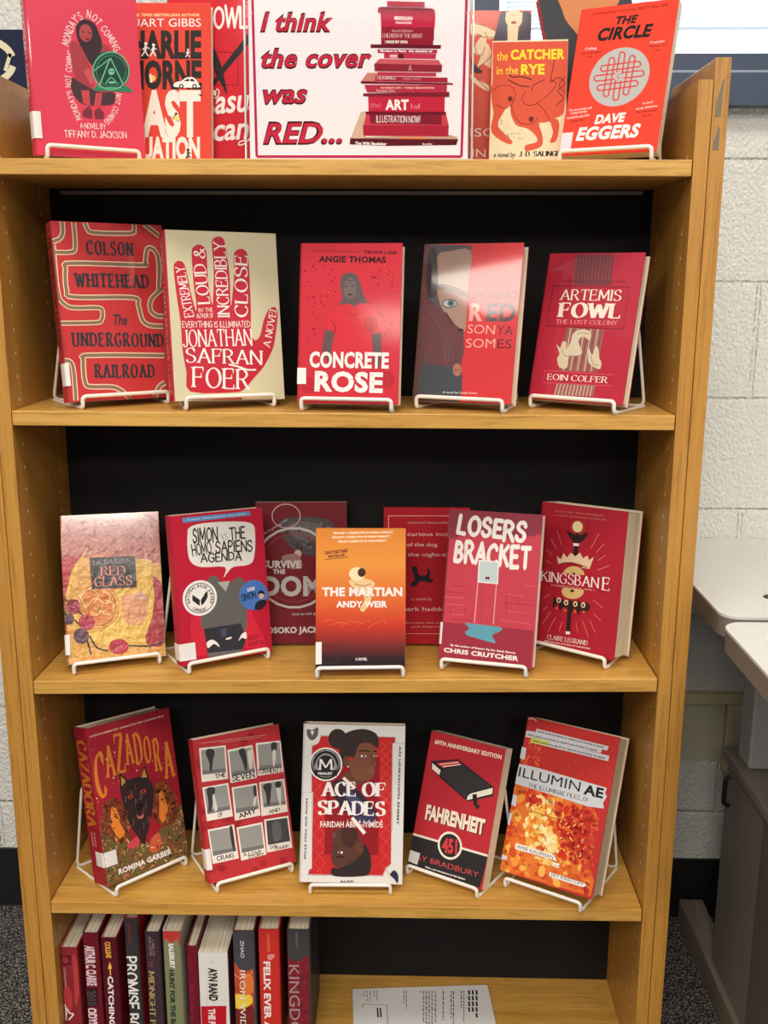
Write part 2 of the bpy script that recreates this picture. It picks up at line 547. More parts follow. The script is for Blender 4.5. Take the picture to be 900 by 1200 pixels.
def text_geo(s, font):
    """polygons of a string, cap height 1, starting at x = 0; and its width"""
    key = (s, font)
    if key in _cache:
        return _cache[key]
    if font in BF:
        cu = bpy.data.curves.new('lettering', 'FONT')
        cu.body = s
        cu.size = 1.0
        cu.offset, cu.shear = BF[font]
        cu.resolution_u = 3
        if font in ('B', 'BI', 'IO'):
            cu.space_character = 1.06
        if len(s) > 20:
            cu.resolution_u = 2
        ob = bpy.data.objects.new('lettering', cu)
        me = ob.to_mesh()
        vs = [(v.co.x, v.co.y) for v in me.vertices]
        fs = [tuple(p.vertices) for p in me.polygons]
        ob.to_mesh_clear()
        bpy.data.objects.remove(ob)
        bpy.data.curves.remove(cu)
        if not vs:
            r_ = ([], [], 1.0)
        else:
            x0 = min(v[0] for v in vs); x1 = max(v[0] for v in vs)
            vs = [((v[0] - x0) / 0.729, v[1] / 0.729) for v in vs]
            r_ = (vs, fs, (x1 - x0) / 0.729)
    else:
        rng = random.Random(len(s) * 7 + ord(s[0]))
        x = 0.0
        vs, fs, lay = [], [], []
        sp = STY[font][5]
        for ch in s.upper():
            if ch == ' ':
                x += 4.0
                continue
            if ch not in G:
                ch = '-'
            for poly in glyph_polys(ch, font, rng):
                i = len(vs)
                vs += [((q[0] + x) / 10, q[1] / 10) for q in poly]
                fs.append(tuple(range(i, i + len(poly))))
                lay += [len(fs) % 6] * len(poly)
            x += G[ch][0] + sp
        x0 = min(v[0] for v in vs); x1 = max(v[0] for v in vs)
        vs = [(v[0] - x0, v[1]) for v in vs]
        LAYER[key] = lay
        r_ = (vs, fs, x1 - x0)
    _cache[key] = r_
    return r_

POSE = {  # displayed volumes: x, y, z of the foot of the cover (m), turn, lean back, roll (rad), width, height, thickness (m), shelf slope
    'monday': (0.1146, 0.0599, 0.3343, 0.5924, 0.0383, -0.0027, 0.1482, 0.2160, 0.0226, -0.0021, 0.3277),
    'charlie': (0.1932, 0.1195, 0.3317, 0.0036, 0.1693, -0.0012, 0.1404, 0.2218, 0.0180, -0.0021, 0.3275),
    'catcher': (0.7021, 0.1094, 0.3302, -0.0967, 0.2154, 0.0016, 0.1047, 0.1725, 0.0120, -0.0021, 0.3264),
    'circle': (0.8025, 0.0557, 0.3395, -0.4832, 0.3108, 0.0070, 0.1329, 0.2062, 0.0171, -0.0021, 0.3262),
    'underground': (0.1412, 0.0551, 0.0101, 0.6079, 0.1542, 0.0081, 0.1572, 0.2444, 0.0269, -0.0012, -0.0002),
    'loud': (0.2932, 0.0391, 0.0115, 0.3942, 0.1974, 0.0170, 0.1584, 0.2333, 0.0257, -0.0012, -0.0004),
    'rose': (0.4585, 0.0125, 0.0106, -0.1161, 0.1840, -0.0009, 0.1409, 0.2170, 0.0264, -0.0012, -0.0006),
    'saving': (0.6141, 0.0304, 0.0115, -0.3719, 0.2090, -0.0049, 0.1427, 0.2179, 0.0276, -0.0012, -0.0008),
    'artemis': (0.7704, 0.0370, 0.0122, -0.5715, 0.2573, 0.0012, 0.1416, 0.2072, 0.0222, -0.0012, -0.0009),
    'redglass': (0.1107, 0.0473, -0.3793, 0.3573, 0.2846, 0.0245, 0.1437, 0.2197, 0.0247, 0.0169, -0.3920),
    'simon': (0.2754, 0.0556, -0.3783, 0.5168, 0.1658, 0.0121, 0.1429, 0.2213, 0.0261, 0.0169, -0.3892),
    'dome': (0.3768, 0.1360, -0.3826, 0.0502, 0.1902, -0.0000, 0.1440, 0.2229, 0.0200, 0.0169, -0.3875),
    'martian': (0.4760, 0.0083, -0.3741, 0.0262, 0.2409, 0.0013, 0.1300, 0.2048, 0.0240, 0.0169, -0.3859),
    'curious': (0.5725, 0.1310, -0.3789, -0.0008, 0.2599, 0.0000, 0.1356, 0.2136, 0.0160, 0.0169, -0.3842),
    'losers': (0.6559, 0.0237, -0.3689, -0.2762, 0.2861, -0.0081, 0.1388, 0.2221, 0.0291, 0.0169, -0.3828),
    'kings': (0.7879, 0.0760, -0.3675, -0.6660, 0.1589, -0.0345, 0.1437, 0.2187, 0.0522, 0.0169, -0.3806),
    'cazadora': (0.1385, 0.0598, -0.7385, 0.7811, 0.2630, 0.0543, 0.1444, 0.2453, 0.0471, 0.0033, -0.7533),
    'seven': (0.3041, 0.0608, -0.7385, 0.4906, 0.3259, 0.0064, 0.1438, 0.2216, 0.0294, 0.0033, -0.7528),
    'ace': (0.4586, 0.0333, -0.7361, 0.0129, 0.3042, 0.0163, 0.1602, 0.2420, 0.0340, 0.0033, -0.7523),
    'fahr': (0.6040, 0.0574, -0.7398, -0.5304, 0.3619, -0.0094, 0.1326, 0.2172, 0.0270, 0.0033, -0.7518),
    'illum': (0.7567, 0.0249, -0.7273, -0.5362, 0.4101, -0.0138, 0.1529, 0.2423, 0.0533, 0.0033, -0.7513),
    'sign': (0.4738, 0.0496, 0.3295, 0.0158, 0.1051, -0.0011, 0.2894, 0.2160, 0.0040, -0.0021, 0.3269),
    'muse': (0.6423, 0.1510, 0.3290, -0.0003, 0.0993, -0.0000, 0.1350, 0.2149, 0.0130, -0.0021, 0.3265),
    'casual': (0.2731, 0.1500, 0.3283, 0.0000, 0.1200, 0.0000, 0.1520, 0.2350, 0.0180, -0.0021, 0.3273),
    'portrait': (0.8330, 0.1720, 0.3441, 0.0500, 0.0900, -0.2100, 0.1300, 0.2360, 0.0160, -0.0021, 0.3261),
}
SPINES = {  # left x, right x, top z, y of the spine
    'sa': (0.0008, 0.0286, -0.8493, 0.0200),
    'sb': (0.0378, 0.0634, -0.8228, 0.0200),
    'sc': (0.0658, 0.0922, -0.8306, 0.0200),
    'sd': (0.1049, 0.1269, -0.7951, 0.0200),
    'se': (0.1362, 0.1602, -0.8194, 0.0200),
    'sf': (0.1646, 0.1931, -0.8165, 0.0200),
    'sg': (0.2009, 0.2182, -0.8428, 0.0200),
    'sh': (0.2193, 0.2658, -0.8527, 0.0200),
    'si': (0.2746, 0.3091, -0.8140, 0.0200),
    'sj': (0.3147, 0.3480, -0.8108, 0.0200),
    'sk': (0.3595, 0.3957, -0.8101, 0.0200),
}
BOOKLET = (0.4529, 0.1711, -1.0367, 0.0743, 0.2371)
PAL = [(236,228,224),(165,62,72),(60,44,50),(172,74,78),(60,30,36),(140,36,58),(72,50,58),(190,72,82),(196,84,92),(118,50,62),(36,70,62),(52,128,98),(92,172,134),(70,130,105),(120,190,152),(110,180,140),(238,190,140),(44,38,36),(232,222,212),(60,50,48),(228,200,90),(40,36,34),(228,210,80),(90,18,26),(38,34,36),(178,36,74),(66,14,26),(190,40,62),(205,170,145),(190,150,125),(88,20,34),(222,120,80),(220,190,190),(196,60,72),(166,34,56),(132,26,46),(120,30,48),(108,20,36),(188,36,60),(215,120,130),(225,150,150),(122,26,44),(176,44,70),(230,170,150),(230,190,190),(196,120,110),(118,24,44),(160,30,54),(235,200,200),(200,140,140),(182,48,72),(196,84,96),(138,34,50),(225,180,180),(182,44,72),(225,170,170),(100,20,36),(166,30,60),(98,22,38),(140,26,46),(142,30,50),(235,190,190),(188,36,66),(168,42,66),(230,180,180),(176,48,70),(120,24,44),(226,196,160),(74,64,80),(160,86,84),(64,40,40),(70,58,62),(232,205,196),(208,134,88),(206,86,64),(110,44,36),(60,40,38),(90,84,76),(150,140,118),(244,208,60),(120,22,22),(178,178,174),(204,72,72),(228,208,216),(226,216,182),(196,56,58),(128,122,96),(52,54,58),(190,36,52),(56,20,28),(128,26,38),(206,46,60),(92,80,80),(112,94,92),(60,50,54),(74,56,60),(100,76,76),(110,20,34),(140,26,40),(140,28,42),(112,24,36),(214,70,80),(130,24,38),(90,50,60),(150,60,70),(86,78,82),(96,62,62),(160,128,114),(112,90,84),(104,62,66),(128,84,86),(80,52,58),(112,70,66),(64,54,56),(172,178,178),(70,56,56),(88,108,112),(36,34,38),(70,50,50),(66,44,44),(70,72,78),(166,108,94),(110,60,58),(92,44,48),(236,160,150),(88,56,58),(120,54,60),(152,96,88),(120,60,62),(206,182,164),(150,84,84),(120,24,40),(214,90,100),(178,38,58),(96,22,36),(238,222,206),(228,150,150),(208,192,164),(150,120,100),(196,112,96),(178,74,84),(206,130,110),(160,60,72),(222,150,124),(236,190,86),(190,44,52),(176,50,54),(218,126,52),(240,200,116),(244,206,120),(226,160,110),(222,170,150),(240,214,110),(206,112,82),(52,44,44),(168,150,140),(236,140,110),(54,30,34),(84,42,52),(96,58,70),(150,30,52),(186,46,66),(192,42,62),(226,110,126),(120,20,40),(92,142,190),(226,220,212),(56,50,50),(110,134,184),(206,40,62),(98,95,92),(170,166,160),(70,68,68),(52,50,56),(104,100,100),(70,76,100),(96,14,32),(46,42,44),(72,116,184),(28,34,60),(34,32,38),(206,164,140),(34,30,32),(80,74,74),(100,94,92),(60,54,56),(110,104,102),(192,186,182),(150,60,66),(190,150,150),(196,168,150),(150,110,104),(206,200,196),(182,178,174),(214,128,54),(224,144,64),(216,104,48),(196,58,40),(120,44,40),(46,32,38),(40,30,36),(246,222,196),(90,40,30),(228,190,140),(240,214,172),(76,42,32),(160,90,50),(180,110,60),(214,92,58),(60,46,52),(210,150,146),(222,190,184),(136,50,64),(150,46,62),(150,38,56),(214,96,106),(230,222,214),(214,150,150),(222,222,216),(186,196,196),(110,34,48),(92,152,170),(200,130,110),(222,128,108),(170,66,44),(238,218,166),(50,34,36),(228,200,164),(150,30,40),(214,180,116),(170,28,45),(236,190,170),(232,200,150),(226,110,60),(236,200,190),(222,186,160),(230,196,180),(214,120,110),(216,128,46),(112,90,54),(196,164,104),(154,52,44),(92,104,62),(208,124,84),(60,44,36),(170,70,50),(122,58,36),(150,74,42),(92,42,30),(186,104,58),(60,32,28),(110,90,54),(226,132,50),(206,92,60),(150,70,40),(60,30,26),(160,56,44),(226,196,140),(54,38,40),(196,140,64),(120,60,56),(112,104,104),(84,48,48),(190,70,56),(30,20,22),(40,28,30),(202,110,96),(206,70,84),(146,28,36),(236,226,216),(152,150,146),(118,116,112),(72,70,70),(60,58,58),(214,208,200),(100,98,98),(220,150,140),(150,146,146),(192,40,42),(222,84,80),(142,26,36),(54,38,50),(54,42,40),(104,64,46),(122,76,54),(108,66,48),(230,220,210),(40,28,26),(40,26,22),(84,48,36),(150,84,76),(90,46,44),(70,74,104),(62,52,84),(88,54,44),(70,42,36),(48,38,38),(98,60,46),(36,24,22),(36,26,26),(112,62,58),(60,34,30),(170,166,166),(238,226,220),(70,66,66),(94,90,92),(44,44,66),(36,34,36),(150,148,146),(200,198,196),(46,43,44),(232,220,208),(236,220,200),(44,40,42),(236,224,208),(196,44,52),(58,54,55),(40,30,32),(240,224,204),(206,62,72),(196,72,76),(214,208,208),(222,112,44),(226,122,46),(234,150,60),(214,92,42),(238,176,80),(204,78,42),(192,50,48),(204,66,44),(214,88,44),(238,186,84),(242,206,122),(234,160,66),(244,222,156),(228,134,58),(244,228,176),(242,214,140),(204,52,36),(190,42,36),(216,84,44),(178,36,36),(204,66,36),(216,96,46),(244,214,120),(240,180,90),(172,60,40),(150,50,44),(206,90,50),(206,70,44),(178,44,42),(222,96,52),(206,206,210),(204,206,96),(70,66,68),(240,226,216),(150,60,40),(60,58,60),(30,28,30),(110,108,110),(40,38,40),(96,24,34),(196,60,70),(206,90,96),(226,180,180),(186,62,62),(226,196,204),(44,22,28),(84,66,68),(230,206,212),(236,166,66),(236,180,80),(150,44,52),(176,140,140),(150,80,70),(196,172,112),(196,60,52),(46,46,42),(140,50,62),(190,26,42),(170,166,164),(120,116,116),(186,78,44),(224,120,56),(120,40,36),(238,204,76),(236,150,90),(150,40,40),(226,140,136),(230,160,80),(124,36,46),(70,40,48),(150,60,68),(96,30,40),(176,140,142),(124,134,100)]
ART = {
'monday': [['a',"MONDAY'S NOT COMING",'H',0,92,[524,1376,547,1446,579,1535,617,1614,660,1682,710,1729,761,1758,811,1768,857,1760,899,1729,938,1686,978,1637,1017,1586,1053,1541,1087,1493,1120,1430,1144,1379]],
['a',"MONDAY'S NOT COMING",'H',0,75,[630,484,603,564,570,666,544,755,526,843,520,925,526,1023,555,1189,584,1332]],
['a','NOT COMING','H',0,73,[1125,873,1116,826,1099,762,1078,695,1045,624,981,546,924,486]],
['p',1,[544,1412,569,1450,606,1459,642,1449,671,1416,699,1362,726,1303,756,1242,785,1175,808,1111,822,1054,829,1001,828,952,818,907,799,867,776,836,749,811,717,794,687,797,660,827,635,876,612,931,591,989,573,1052,559,1126,547,1224,539,1332]],
['p',1,[907,1423,930,1448,976,1464,1019,1466,1055,1448,1087,1417,1100,1384,1082,1346,1044,1307,1006,1293,966,1323,925,1378]],
['p',2,[641,1631,659,1671,687,1704,717,1728,744,1742,773,1747,803,1745,835,1737,868,1723,896,1701,916,1668,932,1628,946,1587,960,1549,971,1510,976,1471,970,1430,957,1389,940,1346,919,1300,895,1254,870,1218,848,1196,826,1185,803,1191,779,1223,753,1272,728,1323,701,1372,674,1423,654,1474,642,1528,637,1583]],
['p',3,[851,1597,849,1563,839,1529,822,1500,799,1479,773,1467,746,1466,720,1476,700,1495,685,1522,678,1555,680,1590,690,1623,707,1652,730,1673,756,1685,783,1686,808,1677,829,1657,844,1630]],
['l',4,12,[705,1585,748,1586]],
['l',4,13,[795,1584,837,1579]],
['p',5,[817,1507,809,1497,792,1489,770,1486,754,1490,748,1499,755,1509,773,1517,794,1519,811,1515]],
['p',6,[550,1006,568,1003,593,981,635,954,708,921,799,882,886,856,967,856,1043,868,1096,864,1114,827,1107,773,1086,730,1051,708,1002,696,939,687,855,677,758,670,678,675,624,697,586,730,556,766,534,802,520,842,515,882,519,929,531,977]],
['p',7,[649,854,757,864,759,662,662,694]],
['p',7,[842,842,933,844,899,673,807,666]],
['p',8,[706,1101,722,1124,750,1138,778,1138,801,1120,824,1089,836,1054,833,1012,821,967,806,940,790,940,773,959,755,985,734,1022,714,1066]],
['p',9,[645,591,742,670,780,602,768,503,648,520]],
['p',9,[806,604,872,661,937,594,926,511,808,506]],
['t','A NOVEL BY','H',0,600,374,950,389,65],
['t','TIFFANY D. JACKSON','H',0,383,247,1233,291,81],
['k','award_sticker'],
['c',10,1071,1138,242],
['p',11,[811,865,860,945,956,913,1178,927,1282,974,1359,894]],
['l',12,19,[1322,1163,1307,1094,1273,1029,1222,973,1159,931,1090,905,1019,899,953,912,896,943,855,989,830,1048,825,1113,840,1180,874,1244,923,1300,985,1342,1053,1368,1124,1376,1191,1365,1248,1334,1291,1288,1317,1229,1322,1163]],
['l',13,11,[1277,1158,1265,1102,1236,1048,1195,1002,1143,967,1086,945,1028,940,974,951,927,976,893,1015,873,1063,869,1117,881,1173,909,1226,950,1272,1000,1307,1057,1329,1115,1335,1169,1325,1216,1300,1252,1262,1273,1213,1277,1158]],
['l',14,15,[1068,1296,891,917]],
['l',14,15,[1076,1297,1230,973]],
['l',14,11,[1044,1273,841,1115]],
['p',14,[1120,1132,1109,1105,1086,1086,1058,1084,1037,1098,1031,1124,1041,1151,1065,1169,1092,1172,1113,1158]],
['p',10,[1071,1134,1069,1127,1063,1123,1056,1122,1051,1126,1049,1131,1052,1138,1057,1142,1064,1143,1069,1139]],
['p',10,[1104,1137,1102,1131,1096,1126,1089,1126,1084,1129,1082,1135,1085,1141,1091,1145,1097,1146,1103,1143]],
['l',15,13,[982,966,997,985,1018,1013,1042,1039,1065,1052,1088,1044,1112,1022,1133,998,1148,982]],
['l',15,11,[912,909,1201,936]],
['p',15,[1125,996,1114,984,1087,975,1054,972,1028,976,1019,986,1029,998,1057,1007,1089,1010,1116,1006]],
['k',None],
['w',208,542,90,140]],
'charlie': [['t','NEW YORK TIMES BESTSELLING AUTHOR','B',16,89,2037,1253,2033,39],
['t','STUART GIBBS','S',0,104,1895,1268,1894,116],
['t','CHARLIE','C',17,44,1481,1274,1478,364],
['t','THORNE','C',17,70,1065,1276,1063,373],
['t','LAST','C',18,244,423,1258,421,605],
['t','EQUATION','C',18,150,92,1245,91,298],
['p',0,[518,1662,513,1648,501,1640,487,1640,475,1648,470,1662,475,1676,487,1684,502,1684,514,1676]],
['l',0,35,[494,1635,483,1561]],
['l',0,18,[483,1565,437,1494]],
['l',0,18,[483,1565,529,1493]],
['l',0,14,[490,1619,546,1596]],
['l',0,14,[494,1619,444,1581]],
['p',0,[625,1644,621,1631,610,1624,597,1624,586,1632,582,1644,586,1656,597,1664,611,1664,621,1656]],
['l',0,32,[604,1619,594,1553]],
['l',0,16,[594,1557,552,1492]],
['l',0,16,[594,1557,635,1492]],
['l',0,12,[600,1605,650,1584]],
['l',0,12,[603,1605,558,1571]],
['p',0,[1100,1579,1097,1571,1090,1566,1081,1566,1074,1571,1071,1579,1074,1588,1081,1593,1090,1593,1097,1588]],
['l',0,21,[1085,1563,1079,1519]],
['l',0,11,[1079,1521,1051,1478]],
['l',0,11,[1079,1521,1106,1478]],
['l',0,8,[1083,1554,1116,1540]],
['l',0,8,[1085,1554,1055,1531]],
['p',0,[899,1071,873,1089,885,1114,905,1133,928,1142,959,1146,989,1152,1012,1168,1034,1186,1059,1199,1091,1205,1127,1207,1159,1201,1184,1182,1206,1156,1222,1133,1232,1117,1236,1105,1238,1094,1249,1082,1257,1071,1230,1065,1131,1062,996,1063]],
['p',19,[1023,1081,1016,1061,999,1049,978,1049,961,1061,955,1081,961,1100,978,1112,999,1112,1016,1100]],
['p',0,[1005,1081,1001,1071,993,1066,984,1066,976,1071,973,1081,976,1090,984,1095,994,1095,1002,1090]],
['p',19,[1208,1080,1201,1061,1184,1049,1163,1049,1147,1061,1140,1080,1147,1100,1164,1112,1185,1112,1202,1100]],
['p',0,[1190,1080,1187,1071,1179,1065,1169,1065,1161,1071,1158,1080,1161,1089,1169,1095,1179,1095,1187,1089]],
['p',19,[1023,1149,1069,1181,1099,1181,1099,1148]],
['p',19,[1115,1181,1155,1181,1182,1144,1115,1148]],
['p',20,[550,1212,562,1224,582,1231,601,1231,615,1223,627,1208,630,1192,619,1172,598,1152,580,1144,566,1160,554,1188]],
['l',0,28,[557,1251,564,1134]],
['p',21,[932,705,928,693,918,686,906,686,896,693,892,705,896,716,906,723,919,723,929,716]],
['l',21,24,[902,682,876,637]],
['l',21,10,[820,666,956,598]],
['p',22,[876,656,894,667,921,675,940,676,945,660,942,635,936,617,924,613,909,617,896,623,885,633,876,645]],
['p',21,[1099,207,1095,194,1084,186,1070,186,1059,194,1055,207,1059,219,1071,227,1084,227,1095,219]],
['l',21,28,[1077,185,1077,142]],
['l',21,16,[1077,142,1113,99]],
['l',21,16,[1077,142,1045,95]],
['l',21,14,[1077,177,1117,154]],
['p',21,[1207,977,1257,967,1287,977,1267,938]]],
'casual': [['t','J.K. ROWLING','H2',0,112,1967,1492,1952,259],
['l',23,10,[450,1621,1006,1614,996,1169,444,1166,450,1621]],
['p',24,[634,1746,762,1456,829,1165,844,1021,788,1127,689,1302,572,1689]],
['p',24,[1220,1957,1240,1822,791,1321,688,1185,503,1049,689,1282,730,1360]],
['t','Casual','I',0,439,766,1435,834,341],
['t','Vacancy','I',0,291,384,1534,462,324],
['l',0,16,[1168,442,1153,427,1132,404,1108,381,1086,364,1063,353,1038,346,1017,343,1004,344,999,352,1000,366,1009,381,1025,393,1055,401,1097,406,1139,410,1167,413]],
['l',0,14,[687,1117,696,1113,711,1107,724,1099,731,1088,730,1070,724,1048,715,1026,706,1010,696,1000,684,995,673,993,665,990]]],
'sign': [['l',25,34,[55,2135,88,57]],
['l',25,35,[88,57,2811,59]],
['l',25,35,[2811,59,2856,2134]],
['l',25,34,[55,2135,2856,2134]],
['t','I think','IO',26,150,1646,1112,1646,248],
['t','I think','I',27,160,1656,1101,1656,225],
['t','the cover','IO',26,155,1190,1621,1196,250],
['t','the cover','I',27,165,1200,1610,1206,227],
['t','was','IO',26,174,736,775,743,259],
['t','was','I',27,184,746,764,753,236],
['t','RED...','IO',26,168,224,1227,232,282],
['t','RED...','I',27,178,234,1216,242,258],
['p',28,[1336,287,1477,635,1618,635,1537,287]],
['p',29,[1497,306,2624,345,2761,307,2745,268,1517,267]],
['p',30,[1332,292,2765,282,2742,206,1820,195,1326,215]],
['p',31,[1980,306,2342,307,2343,281,1980,285]],
['t','The Wiki Baedeker','B',0,1396,215,1816,205,35],
['t','Berlitz','B',32,2293,209,2424,209,23],
['p',33,[1507,455,1547,606,2601,607,2639,456]],
['p',34,[1501,461,2639,456,2634,316,1507,325]],
['p',35,[1588,597,2545,593,2546,467,1594,481]],
['t','ILLUSTRATION NOW!','H',0,1678,498,2257,494,81],
['p',36,[2300,606,2380,606,2381,481,2311,481]],
['p',37,[1537,635,2601,632,2601,591,1537,597]],
['p',38,[1569,826,2583,818,2581,630,1577,635]],
['t','ART','B',0,1798,660,2105,660,127],
['t','(the)','S',39,1598,687,1734,687,66],
['t','1of','S',40,2139,668,2260,668,69],
['p',41,[1503,864,2642,884,2643,818,1507,828]],
['p',42,[1517,972,2611,972,2608,876,1557,876]],
['t','modern art - great discoveries','B',43,1737,924,2442,924,31],
['t','Number One','S',44,1681,884,1922,880,35],
['p',45,[1467,1001,1557,1125,1717,1125,1667,1001]],
['p',46,[1473,1020,2687,995,2687,972,1477,987]],
['p',47,[1667,1083,2616,1064,2617,1001,1661,1020]],
['t','DRAWINGS','Q',48,1687,1039,1937,1039,42],
['t','ALWAYS MAGIC','Q',49,2021,1033,2267,1033,31],
['p',50,[1697,1135,2466,1125,2467,1079,1687,1087]],
['p',51,[1653,1236,1717,1301,2495,1287,2539,1221]],
['p',52,[1649,1240,2545,1221,2536,1133,1657,1144]],
['t','A','Q',53,2097,1154,2146,1154,65],
['p',54,[1776,1373,2464,1364,2459,1297,1781,1307]],
['p',55,[1856,1354,1952,1354,1952,1312,1856,1316]],
['p',56,[1966,1364,2036,1364,2036,1301,1966,1305]],
['p',57,[1693,1421,2478,1415,2474,1369,1697,1373]],
['t','Modern in Paris  the shadow of','B',0,1727,1388,2414,1383,27],
['p',58,[1601,1482,2527,1474,2523,1426,1605,1436]],
['p',59,[1740,1541,2423,1535,2423,1474,1740,1482]],
['t','I MADE MY OWN','B',0,1792,1499,2085,1495,34],
['p',60,[1740,1705,2435,1696,2433,1529,1740,1541]],
['t','CHILDREN OF THE ARBAT','Q',61,1756,1567,2281,1563,49],
['t','Anatoli Rybakov','S',55,1879,1635,2154,1635,38],
['p',62,[1731,1881,2450,1866,2443,1692,1740,1704]],
['t','BERLIN','B',0,1914,1791,2149,1787,42],
['t','Alexanderplatz','B',48,1927,1741,2141,1738,36],
['p',63,[1700,1938,2440,1911,2450,1862,1696,1874]],
['t','a history of red','S',64,1934,1938,2082,1934,19],
['p',65,[1814,2021,2310,2009,2306,1938,1819,1951]],
['p',66,[1725,1949,2414,1930,2414,1904,1725,1919]]],
'muse': [['p',67,[514,1986,552,1993,607,1977,664,1957,725,1938,787,1914,834,1887,858,1854,865,1819,856,1792,823,1778,773,1772,727,1773,691,1786,659,1805,626,1819,587,1815,546,1806,517,1816,503,1867,500,1938]],
['p',67,[569,1682,591,1720,619,1763,647,1792,677,1801,707,1797,727,1781,729,1749,720,1706,709,1663,699,1620,687,1578,671,1549,646,1541,617,1547,591,1559,571,1577,555,1602,546,1625,547,1643,555,1660]],
['p',67,[728,1720,758,1696,789,1634,810,1568,818,1498,817,1424,804,1377,774,1382,732,1415,693,1434,657,1416,623,1385,604,1377,609,1411,628,1469,651,1530,674,1603,701,1681]],
['p',67,[525,1301,547,1287,578,1255,616,1224,668,1199,726,1173,768,1147,784,1117,784,1086,769,1070,735,1078,685,1101,638,1128,595,1158,555,1192,526,1224,514,1257,515,1288]],
['p',68,[919,2113,945,2139,975,2144,998,2124,1012,2067,1019,1985,1022,1909,1027,1846,1027,1788,1010,1748,956,1727,885,1723,837,1739,831,1781,848,1843,867,1909,882,1982,899,2058]],
['p',68,[1216,2120,1255,2140,1306,2135,1345,2097,1373,2001,1390,1872,1379,1775,1314,1737,1220,1732,1155,1747,1146,1785,1165,1844,1185,1908,1192,1984,1198,2065]],
['p',67,[1018,1947,1170,1946,1161,1719,1026,1719]],
['p',67,[1224,2041,1219,2000,1203,1963,1177,1934,1144,1915,1108,1909,1071,1915,1037,1934,1010,1963,992,2000,986,2041,991,2082,1007,2119,1033,2148,1065,2167,1102,2173,1139,2166,1172,2147,1199,2118,1217,2081]],
['p',67,[994,2124,1224,2116,1222,2041,988,2041]],
['p',69,[1146,1988,1138,1976,1119,1968,1094,1968,1074,1976,1066,1988,1074,2000,1093,2008,1118,2008,1138,2000]],
['l',70,8,[1070,1984,1142,1984]],
['l',70,6,[1088,2098,1089,2094,1092,2088,1095,2082,1098,2079,1103,2078,1109,2079,1114,2081,1118,2082]],
['l',70,8,[514,1986,541,1981,578,1973,622,1963,664,1952,709,1936,758,1917,803,1899,834,1887]],
['l',70,8,[517,1819,538,1821,568,1824,600,1826,626,1825,643,1819,654,1809,666,1799,687,1792,721,1790,765,1790,807,1791,836,1792]],
['l',70,8,[569,1682,574,1659,580,1626,589,1592,601,1568,616,1556,635,1550,655,1550,671,1558,683,1579,694,1610,703,1642,709,1663]],
['l',70,8,[705,1862,746,1781]],
['l',70,8,[810,1558,797,1543,779,1521,757,1497,732,1473,701,1447,663,1420,628,1395,604,1377]],
['p',71,[522,1530,536,1511,557,1462,583,1416,621,1382,664,1352,685,1329,668,1315,631,1308,595,1310,567,1323,542,1346,524,1377,516,1432,515,1496]],
['l',70,8,[525,1301,540,1289,561,1272,587,1250,616,1224,654,1190,698,1147,740,1108,769,1080]],
['t','ISO','S',72,521,452,895,452,120],
['t','IN','S',72,553,168,745,168,121]],
'portrait': [['p',73,[318,2327,279,2281,295,2215,313,2153,316,2105,322,2062,334,2017,355,1968,382,1917,411,1870,437,1823,465,1780,505,1751,560,1738,626,1739,706,1766,812,1831,931,1922,1029,2007,1103,2078,1156,2143,1156,2200,1080,2248,951,2287,806,2315,636,2333,450,2340]]],
'catcher': [['p',74,[17,1706,1071,1701,1080,1172,1020,1017,747,1061,398,1028,28,1113]],
['p',74,[23,1132,69,1156,135,1152,199,1139,252,1114,303,1080,358,1067,419,1095,484,1143,549,1181,609,1197,670,1202,743,1207,849,1224,967,1240,1051,1231,1074,1176,1062,1095,1049,1016,1042,947,1034,880,1026,822,1023,775,1021,737,1010,705,986,682,953,665,915,648,872,628,825,607,781,591,741,588,705,590,685,573,694,525,721,458,739,397,745,345,744,298,724,260,670,231,598,210,541,199,514,203,502,217,497,233,495,249,501,266,519,282,561,294,615,304,654,319,668,341,666,368,652,398,622,434,579,474,532,507,479,524,422,535,374,558,338,604,311,662,291,716,284,766,285,812,277,834,254,821,222,784,192,737,158,679,126,611,124,541,180,470,265,397,322,343,328,309,306,293,265,300,191,336,99,395,34,464,24,546,43,638,56,719,49,775,37,821,27,877,17,964,10,1062]],
['p',74,[839,610,864,632,903,637,935,628,952,601,961,559,962,511,956,451,944,385,925,336,895,312,860,306,839,317,846,350,867,401,879,453,866,509,845,567]],
['l',75,8,[26,1034,50,1050,84,1075,123,1098,161,1110,202,1111,247,1104,288,1089,319,1068,338,1036,348,994,350,950,343,911,325,875,297,841,263,812,230,795,194,795,153,809,117,825,91,837]],
['p',75,[308,921,303,898,287,884,268,885,252,899,245,922,251,945,266,959,285,959,301,945]],
['l',75,8,[323,951,317,923,309,885,304,840,308,794,324,743,348,687,378,634,412,596,453,576,502,568,549,569,588,575,615,589,636,612,652,636,663,652]],
['p',75,[611,637,605,614,588,600,566,600,548,615,541,638,547,661,564,675,586,674,604,660]],
['l',75,8,[496,1026,483,1004,463,973,446,939,441,909,450,884,468,860,493,841,521,830,553,826,590,829,630,841,676,867,734,914,803,979,865,1045,901,1097,901,1129,875,1151,843,1166,821,1176]],
['l',75,10,[744,1178,713,1164,668,1145,623,1123,591,1102,576,1081,573,1059,573,1039,574,1025]],
['l',75,8,[637,867,659,847,692,817,727,783,757,748,782,708,806,662,826,620,840,591]],
['l',76,14,[214,1305,227,1289,246,1265,268,1242,294,1225,325,1220,359,1222,396,1224,431,1223,469,1214,508,1202,544,1189,569,1181]],
['l',76,12,[237,1187,266,1171,308,1148,354,1124,396,1106,435,1096,474,1090,509,1087,533,1084]],
